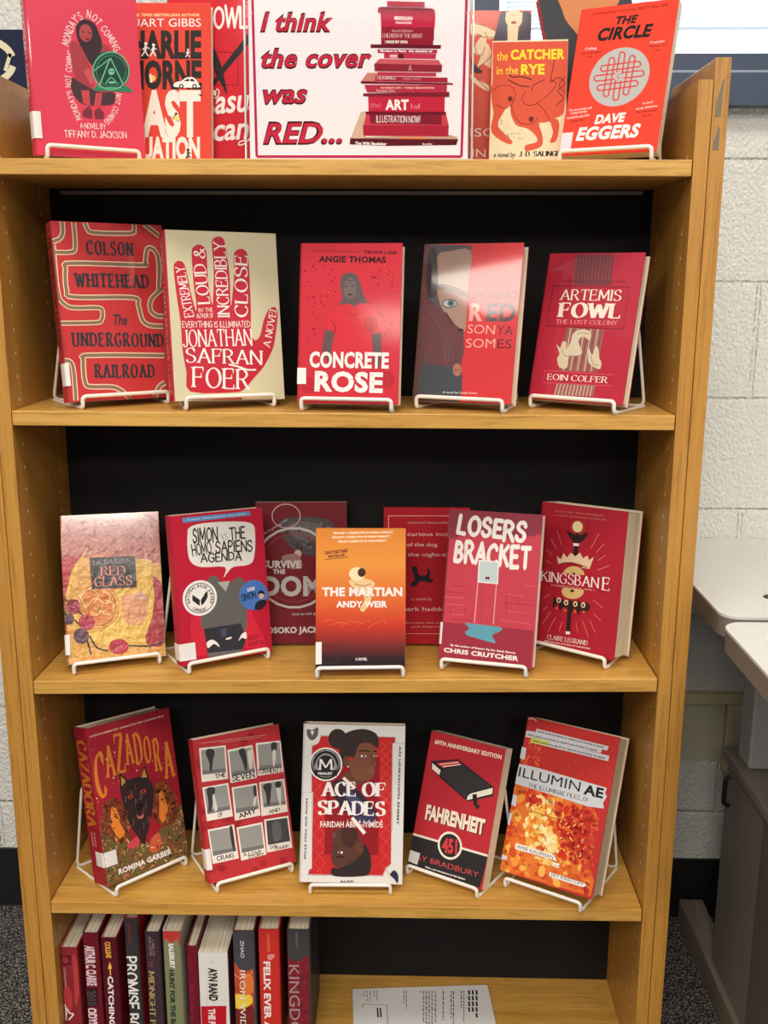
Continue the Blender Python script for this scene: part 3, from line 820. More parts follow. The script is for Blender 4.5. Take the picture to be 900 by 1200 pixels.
['l',75,10,[822,1137,844,1153,874,1176,908,1196,936,1204,963,1192,989,1169,1009,1141,1016,1114,1001,1091,970,1067,938,1043,923,1019,935,994,963,969,991,944,1003,920,990,893,962,866,931,841,910,824]],
['l',75,8,[1013,1212,997,1191,972,1160,949,1127,940,1096,951,1068,975,1040,1002,1015,1020,997]],
['l',75,10,[886,1584,822,1157]],
['n',[77,78],60,4,12,2.5,5,[156,639,255,618,318,480,493,478,517,340,263,343,151,482]],
['t','the','S',79,76,1455,229,1452,129],
['t','CATCHER','B',79,267,1465,1005,1461,133],
['t','in the','S',79,82,1259,375,1263,118],
['t','RYE','B',79,414,1258,737,1256,137],
['t','a novel by','I',24,74,118,380,115,71],
['t','J. D. SALINGER','QB',24,423,126,1048,128,67]],
'circle': [['t','INTERNATIONAL BESTSELLER','S',80,179,1956,1193,1972,33],
['t','THE','BI',24,515,1797,811,1791,107],
['t','CIRCLE','BI',24,293,1593,1034,1580,170],
['c',81,675,1053,405],
['l',82,20,[898,1244,912,1242,926,1234,937,1222,944,1207,945,1193,940,1180,931,1171,918,1168,451,1151,436,1153,422,1161,410,1173,404,1188,402,1203,407,1216,417,1225,430,1228,898,1244]],
['l',82,20,[960,1113,975,1111,988,1103,999,1091,1006,1076,1007,1062,1002,1049,993,1041,980,1037,382,1018,367,1021,353,1029,341,1041,335,1056,333,1071,338,1083,348,1092,362,1096,960,1113]],
['l',82,20,[897,982,912,980,926,972,937,960,944,946,945,932,940,919,931,910,918,906,448,883,433,885,418,893,407,905,400,920,399,935,403,948,413,956,426,960,897,982]],
['l',82,20,[571,822,568,808,559,798,547,793,532,794,517,801,505,812,497,826,494,841,504,1302,507,1315,516,1325,529,1330,543,1329,558,1322,570,1311,578,1296,581,1281,571,822]],
['l',82,20,[712,761,709,747,701,737,688,732,674,732,659,738,647,749,639,763,636,778,635,1366,638,1380,646,1390,659,1395,673,1394,688,1388,700,1377,708,1363,711,1348,712,761]],
['l',82,20,[839,822,836,809,827,799,815,794,800,795,786,802,774,813,766,827,764,842,782,1305,785,1318,794,1327,806,1332,821,1331,835,1324,847,1312,855,1298,857,1283,839,822]],
['p',81,[741,1051,734,1013,704,991,663,995,626,1022,608,1063,615,1102,644,1123,685,1119,722,1092]],
['t','C','S',82,646,1026,718,1027,72],
['t','Chilling','S',0,140,1473,302,1472,37],
['t','The Washington','S',24,90,1414,382,1417,32],
['t','Post','S',24,193,1359,261,1361,30],
['t','Prophetic','S',0,1036,1471,1218,1478,34],
['t','The New York','S',24,1017,1422,1257,1426,31],
['t','Times','S',24,1094,1364,1178,1368,29],
['t','The exquisitely told','S',0,44,621,362,639,35],
['t','compulsively','S',0,74,579,309,594,32],
['t','readable parable','S',0,29,514,346,537,35],
['t','Vanity Fair','S',24,91,465,288,479,32],
['t','A novel','S',0,1051,642,1183,662,34],
['t','savvy dilemma','S',0,971,578,1251,601,34],
['t','The Wall Street','S',24,978,529,1255,544,31],
['t','Journal','S',24,1067,475,1180,485,29],
['t','DAVE','BI',0,431,425,850,433,122],
['t','EGGERS','BI',0,203,211,1071,214,175],
['k','spine_label'],
['p',83,[-28,319,158,325,153,68,-20,63]],
['k',None]],
'underground': [['l',84,69,[160,2439,160,2410,159,2368,157,2323,151,2286,140,2259,126,2236,110,2217,91,2201,69,2189,42,2179,17,2173,0,2168]],
['l',84,69,[315,2435,315,2374,314,2286,312,2196,306,2127,300,2087,293,2062,279,2047,252,2035,200,2027,131,2024,64,2025,18,2025]],
['l',84,70,[473,2441,476,2424,481,2400,487,2375,498,2353,506,2337,512,2323,532,2313,585,2305,692,2303,840,2303,990,2307,1098,2314,1148,2323,1163,2336,1162,2350,1163,2366,1169,2386,1171,2409,1171,2431,1171,2446]],
['l',84,73,[1316,2451,1359,2418,1423,2370,1486,2321,1530,2287]],
['l',84,74,[1443,1535,1452,1614,1467,1728,1479,1847,1483,1940,1477,2000,1463,2043,1445,2073,1426,2096,1403,2112,1377,2121,1351,2118,1329,2102,1313,2065,1301,2011,1290,1955,1278,1913,1288,1892,1312,1882,1305,1879,1222,1876,1011,1877,716,1882,426,1886,225,1883,140,1874,123,1862,135,1840,139,1804,128,1743,121,1662,119,1581,125,1518,122,1479,117,1454,137,1438,211,1426,380,1420,622,1423,867,1426,1044,1419,1118,1403,1132,1380,1120,1352,1117,1316,1128,1269,1135,1211,1143,1154,1156,1109,1175,1078,1197,1056,1224,1040,1257,1027,1305,1018,1363,1015,1419,1013,1457,1012]],
['l',84,74,[1493,1547,1458,1520,1408,1481,1356,1437,1319,1396,1299,1357,1289,1317,1288,1279,1292,1246,1303,1220,1322,1197,1345,1179,1369,1165,1397,1156,1428,1153,1458,1153,1479,1152]],
['l',84,68,[7,2129,4,2005,0,1823,-2,1636,3,1496,15,1419,32,1377,54,1353,79,1331,102,1309,127,1295,159,1286,207,1279,284,1277,382,1280,478,1282,548,1278,582,1265,593,1247,593,1227,592,1205,591,1182,587,1156,578,1131,566,1111,559,1097,556,1088,536,1081,481,1076,366,1073,209,1073,56,1074,-48,1074]],
['l',84,69,[0,569,14,567,36,566,58,561,76,548,88,533,97,514,104,484,108,431,109,339,106,217,102,99,99,17]],
['l',84,75,[1435,592,1208,602,884,616,565,627,344,629,253,625,236,615,251,596,257,560,248,498,244,415,244,331,250,269,256,234,265,216,284,207,323,198,393,191,487,189,585,185,668,170,732,136,788,89,833,43,865,11]],
['l',84,75,[1409,206,1392,198,1368,187,1341,172,1317,151,1293,120,1270,80,1249,41,1234,15]],
['l',85,42,[160,2439,160,2410,159,2368,157,2323,151,2286,140,2259,126,2236,110,2217,91,2201,69,2189,42,2179,17,2173,0,2168]],
['l',85,42,[315,2435,315,2374,314,2286,312,2196,306,2127,300,2087,293,2062,279,2047,252,2035,200,2027,131,2024,64,2025,18,2025]],
['l',85,43,[473,2441,476,2424,481,2400,487,2375,498,2353,506,2337,512,2323,532,2313,585,2305,692,2303,840,2303,990,2307,1098,2314,1148,2323,1163,2336,1162,2350,1163,2366,1169,2386,1171,2409,1171,2431,1171,2446]],
['l',85,45,[1316,2451,1359,2418,1423,2370,1486,2321,1530,2287]],
['l',85,46,[1443,1535,1452,1614,1467,1728,1479,1847,1483,1940,1477,2000,1463,2043,1445,2073,1426,2096,1403,2112,1377,2121,1351,2118,1329,2102,1313,2065,1301,2011,1290,1955,1278,1913,1288,1892,1312,1882,1305,1879,1222,1876,1011,1877,716,1882,426,1886,225,1883,140,1874,123,1862,135,1840,139,1804,128,1743,121,1662,119,1581,125,1518,122,1479,117,1454,137,1438,211,1426,380,1420,622,1423,867,1426,1044,1419,1118,1403,1132,1380,1120,1352,1117,1316,1128,1269,1135,1211,1143,1154,1156,1109,1175,1078,1197,1056,1224,1040,1257,1027,1305,1018,1363,1015,1419,1013,1457,1012]],
['l',85,46,[1493,1547,1458,1520,1408,1481,1356,1437,1319,1396,1299,1357,1289,1317,1288,1279,1292,1246,1303,1220,1322,1197,1345,1179,1369,1165,1397,1156,1428,1153,1458,1153,1479,1152]],
['l',85,42,[7,2129,4,2005,0,1823,-2,1636,3,1496,15,1419,32,1377,54,1353,79,1331,102,1309,127,1295,159,1286,207,1279,284,1277,382,1280,478,1282,548,1278,582,1265,593,1247,593,1227,592,1205,591,1182,587,1156,578,1131,566,1111,559,1097,556,1088,536,1081,481,1076,366,1073,209,1073,56,1074,-48,1074]],
['l',85,42,[0,569,14,567,36,566,58,561,76,548,88,533,97,514,104,484,108,431,109,339,106,217,102,99,99,17]],
['l',85,46,[1435,592,1208,602,884,616,565,627,344,629,253,625,236,615,251,596,257,560,248,498,244,415,244,331,250,269,256,234,265,216,284,207,323,198,393,191,487,189,585,185,668,170,732,136,788,89,833,43,865,11]],
['l',85,46,[1409,206,1392,198,1368,187,1341,172,1317,151,1293,120,1270,80,1249,41,1234,15]],
['l',86,29,[160,2439,160,2410,159,2368,157,2323,151,2286,140,2259,126,2236,110,2217,91,2201,69,2189,42,2179,17,2173,0,2168]],
['l',86,29,[315,2435,315,2374,314,2286,312,2196,306,2127,300,2087,293,2062,279,2047,252,2035,200,2027,131,2024,64,2025,18,2025]],
['l',86,29,[473,2441,476,2424,481,2400,487,2375,498,2353,506,2337,512,2323,532,2313,585,2305,692,2303,840,2303,990,2307,1098,2314,1148,2323,1163,2336,1162,2350,1163,2366,1169,2386,1171,2409,1171,2431,1171,2446]],
['l',86,31,[1316,2451,1359,2418,1423,2370,1486,2321,1530,2287]],
['l',86,31,[1443,1535,1452,1614,1467,1728,1479,1847,1483,1940,1477,2000,1463,2043,1445,2073,1426,2096,1403,2112,1377,2121,1351,2118,1329,2102,1313,2065,1301,2011,1290,1955,1278,1913,1288,1892,1312,1882,1305,1879,1222,1876,1011,1877,716,1882,426,1886,225,1883,140,1874,123,1862,135,1840,139,1804,128,1743,121,1662,119,1581,125,1518,122,1479,117,1454,137,1438,211,1426,380,1420,622,1423,867,1426,1044,1419,1118,1403,1132,1380,1120,1352,1117,1316,1128,1269,1135,1211,1143,1154,1156,1109,1175,1078,1197,1056,1224,1040,1257,1027,1305,1018,1363,1015,1419,1013,1457,1012]],
['l',86,31,[1493,1547,1458,1520,1408,1481,1356,1437,1319,1396,1299,1357,1289,1317,1288,1279,1292,1246,1303,1220,1322,1197,1345,1179,1369,1165,1397,1156,1428,1153,1458,1153,1479,1152]],
['l',86,29,[7,2129,4,2005,0,1823,-2,1636,3,1496,15,1419,32,1377,54,1353,79,1331,102,1309,127,1295,159,1286,207,1279,284,1277,382,1280,478,1282,548,1278,582,1265,593,1247,593,1227,592,1205,591,1182,587,1156,578,1131,566,1111,559,1097,556,1088,536,1081,481,1076,366,1073,209,1073,56,1074,-48,1074]],
['l',86,29,[0,569,14,567,36,566,58,561,76,548,88,533,97,514,104,484,108,431,109,339,106,217,102,99,99,17]],
['l',86,31,[1435,592,1208,602,884,616,565,627,344,629,253,625,236,615,251,596,257,560,248,498,244,415,244,331,250,269,256,234,265,216,284,207,323,198,393,191,487,189,585,185,668,170,732,136,788,89,833,43,865,11]],
['l',86,31,[1409,206,1392,198,1368,187,1341,172,1317,151,1293,120,1270,80,1249,41,1234,15]],
['t','COLSON','M',87,448,2013,1126,2002,178],
['t','WHITEHEAD','M',87,237,1569,1303,1553,182],
['t','UNDERGROUND','M',87,116,765,1443,718,182],
['t','RAILROAD','M',87,388,319,1264,287,181],
['t','The','I',87,738,1041,933,1038,154],
['w',220,530,50,160]],
'loud': [['p',88,[251,129,199,199,206,298,214,397,201,485,188,573,179,676,175,804,175,946,173,1081,164,1198,152,1308,142,1422,132,1557,123,1697,120,1804,126,1858,138,1880,153,1894,169,1908,188,1914,207,1914,228,1910,250,1899,269,1875,282,1838,293,1787,305,1723,317,1637,330,1538,344,1446,362,1357,382,1274,396,1232,402,1253,403,1314,401,1382,396,1441,389,1507,383,1596,380,1735,378,1898,380,2023,389,2081,401,2101,418,2114,439,2132,464,2142,489,2146,511,2142,533,2131,552,2114,566,2102,578,2085,586,2029,587,1906,585,1744,587,1600,597,1483,611,1383,623,1325,630,1321,635,1359,642,1428,653,1538,665,1680,673,1817,672,1944,667,2067,667,2160,676,2210,690,2230,707,2243,729,2257,754,2263,778,2263,801,2258,824,2247,841,2220,852,2174,859,2114,866,2037,876,1943,885,1832,891,1713,889,1566,883,1410,881,1312,887,1306,897,1358,910,1432,926,1529,945,1649,958,1758,961,1846,958,1924,960,1986,969,2027,981,2054,998,2073,1022,2090,1051,2101,1078,2104,1103,2099,1128,2087,1147,2067,1159,2039,1165,2004,1170,1959,1173,1911,1174,1854,1174,1763,1173,1611,1171,1425,1167,1261,1160,1137,1151,1036,1149,955,1158,893,1174,851,1194,830,1219,832,1249,856,1276,893,1296,950,1314,1021,1333,1087,1355,1143,1380,1195,1405,1237,1430,1267,1456,1287,1481,1297,1507,1298,1531,1289,1547,1264,1552,1221,1547,1162,1537,1088,1520,989,1497,875,1474,779,1454,717,1433,672,1408,625,1375,567,1337,507,1296,449,1250,397,1202,348,1152,298,1101,242,1050,185,997,142,957,119,916,110,828,106,645,100,417,101]],
['t','EXTREMELY','Q',0,361,1151,269,1850,126],
['t','LOUD','Q',0,592,1325,560,1883,166],
['t','&','Q',0,559,1951,564,2097,151],
['t','INCREDIBLY','Q',0,858,1145,853,2199,163],
['t','CLOSE','Q',0,1111,1147,1157,2006,178],
['t','A NOVEL','Q',0,1406,717,1549,1291,99],
['t','BY THE','H',0,430,1216,630,1230,51],
['t','AUTHOR OF','H',0,397,1136,630,1144,60],
['t','EVERYTHING IS ILLUMINATED','H',0,192,1007,1144,1016,81],
['t','JONATHAN','Q',0,187,740,1169,758,230],
['t','SAFRAN','Q',0,211,532,1298,485,197],
['t','FOER','Q',0,266,193,1098,141,275],
['l',0,24,[807,494,830,489,864,482,902,474,938,464,971,453,1004,440,1037,428,1069,419,1103,416,1139,416,1170,417,1192,418]],
['p',88,[270,74,970,64,962,5,267,21]]],
'rose': [['t','ANGIE THOMAS','B',89,264,1920,1189,1908,81],
['t','#1 NEW YORK TIMES BESTSELLING AUTHOR OF','S',90,111,2061,858,2040,26],
['t','THE HATE U GIVE','B',89,875,2036,1328,2019,40],
['p',91,[565,1319,609,1337,655,1350,708,1356,773,1357,845,1352,914,1341,981,1333,1046,1320,1100,1282,1147,1197,1183,1086,1190,1001,1144,975,1070,975,1017,950,1031,865,1066,757,1035,678,860,644,617,640,447,671,427,759,480,881,511,975,473,1005,413,1006,375,1025,381,1089,409,1171,443,1238,478,1276,520,1300]],
['p',92,[567,1642,570,1675,579,1711,595,1739,624,1757,661,1769,697,1773,730,1771,762,1760,791,1739,816,1700,837,1651,856,1603,868,1561,878,1522,890,1482,914,1437,941,1392,950,1362,928,1357,889,1366,852,1369,827,1354,805,1332,781,1321,753,1329,722,1348,687,1360,642,1353,594,1340,564,1340,569,1363,592,1401,607,1441,602,1481,590,1523,579,1561,572,1591,567,1615]],
['p',93,[797,1562,794,1516,782,1475,763,1442,739,1420,711,1413,683,1420,657,1441,636,1474,622,1516,616,1562,619,1608,631,1649,650,1682,675,1703,703,1711,731,1703,757,1682,778,1650,792,1608]],
['l',94,8,[648,1682,657,1678,671,1671,686,1665,700,1662,714,1665,729,1671,742,1678,751,1683]],
['l',94,10,[619,1592,630,1592,645,1592,661,1592,671,1592]],
['l',94,10,[722,1592,734,1592,751,1592,768,1592,780,1592]],
['p',95,[746,1477,739,1469,721,1464,698,1464,679,1469,672,1477,679,1485,697,1491,720,1491,739,1486]],
['p',96,[376,1011,512,959,484,833,458,488,339,720,358,893]],
['p',96,[1017,944,1153,977,1161,719,1142,497,1064,517]],
['l',97,10,[466,1117,478,1102,494,1081,510,1057,520,1036,521,1016,517,996,511,978,508,965]],
['l',97,10,[1090,1272,1102,1256,1119,1232,1136,1208,1148,1192]],
['l',97,10,[998,1121,1017,944]],
['l',98,10,[680,1249,693,1236,712,1217,733,1199,754,1189,775,1193,797,1206,817,1220,831,1230]],
['n',[99,100,101],46,10,23,2.2,3,[74,1863,551,1863,503,1319,343,1075,102,707]],
['n',[99,100,101],40,10,22,2.2,4,[940,1884,1308,1884,1345,561,1219,680,1165,1162,976,1342]],
['l',102,8,[189,240,188,230,184,220,178,213,170,207,161,204,152,204,142,206,134,212,128,219,124,229,122,239,123,249,127,258,133,266,141,272,150,275,159,275,169,272,177,267,183,259,187,250,189,240]],
['l',102,8,[218,240,216,221,209,204,198,189,183,178,166,173,148,173,131,178,116,188,104,202,96,219,93,238,95,257,102,275,113,290,128,300,145,306,163,306,180,301,195,291,207,277,215,259,218,240]],
['l',102,8,[247,241,244,213,234,187,218,166,196,150,171,142,145,141,119,149,97,164,79,185,68,210,63,238,67,266,77,291,93,313,115,328,140,337,166,337,191,330,214,315,231,294,243,268,247,241]],
['l',102,8,[1282,338,1281,328,1277,319,1271,311,1263,306,1254,303,1245,302,1236,305,1228,310,1222,318,1218,327,1216,337,1217,347,1221,356,1227,364,1234,370,1243,373,1253,373,1262,370,1270,365,1276,357,1280,348,1282,338]],
['l',102,8,[1310,339,1308,320,1301,302,1290,288,1276,277,1259,272,1242,272,1225,277,1210,287,1198,301,1190,318,1187,337,1189,355,1196,373,1207,387,1222,398,1238,403,1256,404,1273,398,1288,388,1299,374,1307,357,1310,339]],
['l',102,8,[1339,339,1336,311,1326,286,1310,265,1289,249,1264,241,1239,241,1214,248,1192,263,1175,284,1163,309,1159,336,1162,364,1172,389,1188,410,1209,426,1233,434,1259,434,1284,427,1306,412,1323,391,1334,366,1339,339]],
['l',102,8,[1036,1081,1035,1071,1031,1061,1025,1054,1018,1048,1009,1045,999,1045,990,1048,982,1053,976,1061,972,1070,970,1080,971,1090,975,1099,981,1107,989,1113,998,1115,1007,1115,1016,1113,1024,1107,1030,1100,1034,1091,1036,1081]],
['l',102,8,[1065,1081,1063,1062,1056,1045,1045,1031,1030,1020,1014,1015,996,1015,979,1020,964,1030,952,1044,945,1061,942,1080,944,1099,950,1116,962,1130,976,1141,993,1146,1010,1146,1027,1141,1042,1131,1054,1117,1062,1100,1065,1081]],
['l',102,8,[1093,1081,1090,1054,1080,1028,1064,1007,1043,992,1019,984,993,984,968,991,946,1006,929,1027,917,1052,913,1080,916,1107,926,1132,942,1154,963,1169,988,1177,1013,1177,1038,1169,1060,1154,1078,1134,1089,1108,1093,1081]],
['t','CONCRETE','B',0,170,496,1265,495,208],
['t','ROSE','B',0,247,176,1192,167,265],
['n',[103,104],60,4,10,1.5,8,[186,688,1239,700,1192,175,251,159]],
['k','spine_label'],
['p',0,[-14,478,125,479,130,259,-8,257]],
['k',None]],
'saving': [['p',105,[-23,2183,697,2152,681,-23,-19,-28]],
['p',106,[-23,2183,82,2178,151,-32,-19,-28]],
['p',107,[201,1998,242,2057,308,2072,387,2078,491,2099,608,2111,691,2079,713,1974,702,1825,692,1686,693,1579,694,1481,696,1379,700,1255,705,1127,704,1031,698,983,687,967,666,969,633,986,589,1022,538,1069,476,1128,406,1198,346,1273,304,1344,272,1420,246,1521,218,1678,197,1860]],
['p',108,[219,1604,240,1616,274,1624,316,1625,369,1618,431,1603,495,1584,568,1556,644,1522,697,1492,717,1465,715,1441,698,1430,667,1439,620,1459,569,1481,512,1501,449,1522,390,1538,331,1545,275,1546,235,1552,215,1568,211,1588]],
['p',109,[46,1417,93,1438,165,1387,231,1335,276,1304,316,1272,361,1232,418,1181,481,1123,538,1069,589,1035,635,1005,668,948,693,833,706,690,688,579,623,523,527,499,435,489,354,480,277,486,211,524,160,603,121,716,90,854,61,1048,41,1268]],
['l',110,11,[70,1396,103,1352,150,1290,202,1219,247,1148,285,1079,321,1008,353,934,381,860,405,777,425,688,440,607,451,551]],
['l',111,11,[92,1354,125,1312,174,1252,226,1183,272,1115,309,1049,343,981,374,910,400,840,422,762,439,678,453,604,462,552]],
['l',110,11,[113,1313,148,1272,197,1214,251,1148,296,1082,333,1019,366,953,395,886,420,819,439,747,454,669,465,600,473,552]],
['l',111,11,[134,1272,170,1232,221,1176,275,1112,321,1050,357,989,389,926,416,862,439,799,456,731,469,660,478,597,484,552]],
['l',110,11,[156,1230,192,1192,244,1138,300,1077,346,1017,381,959,412,899,437,838,458,779,474,716,484,651,490,593,495,553]],
['l',111,11,[177,1189,214,1152,267,1100,324,1041,371,984,405,929,434,871,458,814,477,759,491,701,498,642,503,589,506,553]],
['l',110,11,[198,1148,236,1113,291,1063,348,1006,395,951,429,899,457,844,479,790,497,739,508,686,513,633,515,586,517,553]],
['l',111,11,[219,1106,258,1073,314,1025,373,971,420,919,453,869,480,817,500,766,516,718,525,671,528,623,527,582,528,553]],
['l',110,11,[241,1065,280,1033,337,987,397,936,445,886,477,839,502,790,521,742,535,698,542,656,542,614,540,579,538,554]],
['l',111,11,[262,1024,302,993,360,949,421,900,469,854,501,809,525,763,542,718,554,678,559,640,557,605,552,575,549,554]],
['l',110,11,[283,983,324,954,384,912,446,865,494,821,525,779,548,736,563,694,573,658,576,625,572,596,565,572,560,554]],
['l',111,11,[304,942,346,914,407,874,470,830,519,789,549,749,570,709,584,671,592,638,593,610,586,587,577,568,571,555]],
['l',112,11,[31,2124,28,2061,25,1970,20,1868,16,1771,12,1674,8,1572,4,1480,2,1416]],
['l',112,11,[51,2124,48,2061,44,1970,39,1867,34,1771,29,1674,24,1572,19,1480,15,1417]],
['l',112,11,[71,2124,68,2060,63,1969,58,1867,52,1771,46,1674,39,1572,33,1480,29,1417]],
['l',112,11,[91,2124,87,2060,82,1969,76,1867,70,1771,63,1674,55,1572,47,1480,42,1417]],
['l',112,11,[111,2123,107,2060,101,1969,95,1867,88,1771,79,1674,70,1572,61,1480,55,1417]],
['l',112,11,[131,2123,127,2060,121,1969,113,1867,105,1770,96,1674,85,1572,76,1480,69,1417]],
['p',113,[88,2103,119,2134,159,2112,193,2039,221,1884,243,1679,246,1521,219,1449,174,1425,134,1438,105,1490,82,1580,68,1687,65,1831,72,1994]],
['p',114,[545,1340,539,1324,524,1310,501,1301,472,1296,441,1298,410,1304,383,1315,361,1330,348,1348,344,1365,350,1382,365,1395,388,1405,417,1409,448,1408,479,1401,506,1390,528,1375,541,1358]],
['l',115,13,[545,1353,542,1338,531,1323,514,1311,491,1302,464,1298,435,1298,407,1302,382,1310,362,1322,349,1336,344,1352,347,1368,357,1382,375,1394,399,1403,426,1408,454,1408,482,1404,507,1395,526,1383,539,1369,545,1353]],
['p',116,[514,1357,506,1328,482,1310,449,1310,422,1328,409,1357,417,1386,442,1404,474,1404,501,1386]],
['p',117,[483,1357,480,1345,470,1337,457,1337,445,1345,440,1357,443,1369,453,1377,467,1377,478,1369]],
['l',118,19,[394,1233,412,1209,439,1175,468,1139,491,1110,508,1089,522,1072,532,1058,540,1049]],
['p',119,[679,989,672,975,652,965,625,965,603,973,593,988,600,1002,621,1012,648,1012,670,1004]],
['p',120,[108,479,238,513,422,489,567,472,635,505,665,543,683,517,710,362,724,142,680,-19,525,-81,309,-84,147,-30,78,120,65,328]],
['p',121,[695,445,694,417,687,392,675,371,658,358,638,353,618,356,598,369,582,388,571,413,565,441,566,469,573,495,586,515,603,528,623,533,643,530,662,517,678,498,690,473]],
['l',122,11,[591,442,607,442,630,443,654,444,669,444]],
['t','SAVING','S',123,755,1420,1400,1424,108],
['t','R','B',124,739,1130,931,1130,233],
['t','ED','B',125,985,1129,1400,1128,236],
['t','SON','S',124,732,949,1121,940,129],
['t','YA','S',123,1149,938,1375,936,130],
['t','SOM','S',124,728,752,1143,758,129],
['t','ES','S',123,1173,754,1374,753,130],
['t','A novel by Sonya Sones','S',0,445,112,942,120,31]],
'artemis': [['p',126,[413,2052,977,2046,993,1623,434,1632]],
['p',127,[436,1026,993,1013,988,427,419,418]],
['p',127,[420,236,1000,240,975,92,401,70]],
['l',128,13,[455,1018,436,423]],
['l',129,13,[431,230,410,71]],
['l',130,9,[432,2020,447,1636]],
['l',129,13,[506,1018,489,424]],
['l',129,13,[483,231,464,73]],
['l',130,9,[483,2019,499,1636]],
['l',128,13,[557,1017,541,425]],
['l',129,13,[535,232,517,76]],
['l',130,9,[535,2019,550,1637]],
['l',129,13,[608,1017,592,425]],
['l',129,13,[587,233,570,78]],
['l',130,9,[587,2018,601,1637]],
['l',128,13,[658,1017,644,426]],
['l',129,13,[639,233,622,80]],
['l',130,9,[638,2018,652,1637]],
['l',129,13,[708,1017,695,427]],
['l',129,13,[690,234,675,82]],
['l',130,9,[689,2018,702,1638]],
['l',128,13,[758,1017,747,428]],
['l',129,13,[742,235,727,85]],
['l',130,9,[740,2017,753,1638]],
['l',129,13,[808,1017,798,428]],
['l',129,13,[793,236,779,87]],
['l',130,9,[790,2017,803,1638]],
['l',128,13,[858,1017,849,429]],
['l',129,13,[844,236,831,89]],
['l',130,9,[841,2016,853,1639]],
['l',129,13,[907,1017,899,430]],
['l',129,13,[894,237,882,92]],
['l',130,9,[891,2016,903,1639]],
['l',128,13,[957,1017,950,431]],
['l',129,13,[945,238,934,94]],
['l',130,9,[941,2015,952,1639]],
['l',131,11,[145,1612,1273,1600,1266,1026,128,1040,145,1612]],
['l',132,7,[179,1591,1250,1579,1243,1046,158,1058,179,1591]],
['p',133,[158,1602,1261,1590,1253,1038,142,1051]],
['t','THE NEW YORK TIMES BESTSELLING SERIES','S',134,253,1665,1199,1662,28],
['t','ARTEMIS','Q',135,268,1411,1173,1413,146],
['t','FOWL','QB',135,270,1171,1193,1177,197],
['t','THE LOST COLONY','Q',136,271,1076,1178,1081,58],
['p',137,[324,788,338,780,367,751,390,738,399,759,403,797,411,824,429,833,451,833,468,822,476,787,478,742,485,720,500,740,520,784,536,829,540,869,540,911,551,946,581,974,622,996,665,1007,715,1006,767,996,804,976,821,937,823,890,812,860,782,869,740,896,703,909,676,895,655,868,648,833,670,786,707,732,727,688,716,663,689,649,657,638,619,637,576,640,545,627,539,579,544,514,537,467,504,450,460,451,423,465,397,499,379,546,368,587,374,610,388,627,393,652,372,699,341,754]],
['p',137,[813,755,829,734,856,681,878,653,889,680,895,731,904,769,917,781,934,778,949,760,963,719,976,662,989,616,1004,594,1019,582,1028,565,1032,533,1032,495,1021,471,995,469,959,481,924,497,892,513,860,533,836,566,820,631,811,709]],
['l',138,9,[416,717,427,701,442,676,459,652,476,634,494,627,514,625,532,626,545,627]],
['l',138,9,[609,937,624,943,646,951,671,958,695,961,720,959,747,954,771,948,787,943]],
['l',138,9,[856,652,867,626,883,590,901,553,920,529,940,521,962,523,982,529,996,532]],
['l',132,9,[212,407,1228,403,1217,253,204,238,212,407]],
['p',133,[218,399,1220,397,1209,261,212,247]],
['t','EOIN COLFER','Q',135,255,284,1159,287,81]],
'redglass': [['p',139,[26,2181,1430,2186,1439,1408,994,1435,566,1590,217,1547,-13,1540]],
['n',[140,141,142,143],150,16,49,2.2,51,[44,2149,1422,2147,1427,1452,996,1478,567,1611,219,1589,17,1580]],
['p',144,[387,1696,378,1711,317,1629,258,1545,219,1490,182,1431,148,1361,110,1269,74,1164,57,1073,64,993,90,926,146,898,250,933,383,1008,500,1084,573,1150,628,1217,695,1283,788,1356,892,1429,996,1478,1102,1496,1208,1489,1289,1460,1335,1398,1357,1313,1362,1239,1348,1194,1317,1159,1296,1114,1298,1052,1309,979,1312,898,1303,804,1285,702,1261,600,1220,497,1173,395,1144,310,1175,247,1224,202,1200,177,1042,173,812,191,601,230,432,288,281,368,166,477,87,621,43,795,49,990,145,1241,292,1515]],
['p',145,[-21,1530,16,1586,68,1593,118,1591,172,1597,224,1594,249,1571,225,1518,174,1445,128,1363,98,1263,74,1155,49,1074,21,1020,-6,992,-25,1026,-34,1170,-35,1374]],
['p',146,[1308,1221,1352,1207,1413,1132,1456,995,1471,750,1467,444,1439,220,1369,149,1275,160,1201,188,1164,211,1147,251,1148,310,1176,394,1222,497,1261,600,1284,698,1301,796,1312,898,1310,1024,1301,1153]],
['p',147,[794,797,774,693,725,602,653,533,565,492,470,483,377,508,295,562,231,642,193,738,183,843,203,946,251,1036,321,1106,408,1148,504,1158,598,1135,681,1081,745,1001,785,903]],
['l',148,17,[770,799,754,712,716,635,660,573,590,531,512,513,432,519,357,550,292,603,244,672,215,754,208,841,223,927,260,1004,315,1066,384,1109,462,1128,542,1122,618,1092,683,1040,733,969,763,887,770,799]],
['l',148,8,[724,802,711,729,679,663,632,610,573,575,508,559,441,564,377,591,323,635,282,694,258,764,252,838,265,911,296,976,342,1029,401,1065,466,1082,533,1077,597,1051,652,1007,694,947,718,877,724,802]],
['l',149,14,[211,999,238,1020,276,1052,318,1081,358,1094,398,1084,440,1060,476,1030,496,999,492,968,471,932,445,900,428,877]],
['l',149,14,[303,802,326,832,360,876,397,918,432,941,466,940,504,923,534,898,551,868,548,829,531,778,506,732,481,704,452,703,417,720,384,742,361,756]],
['l',149,15,[559,1037,580,1030,611,1020,641,1007,659,988,663,958,659,920,647,884,633,862,610,859,580,869,551,882,531,891]],
['l',149,15,[594,908,614,901,644,893,674,880,694,858,703,819,705,768,700,719,686,688,656,683,614,694,572,710,543,721]],
['l',149,15,[425,814,443,799,468,777,497,755,524,743,552,745,582,756,609,769,628,778]],
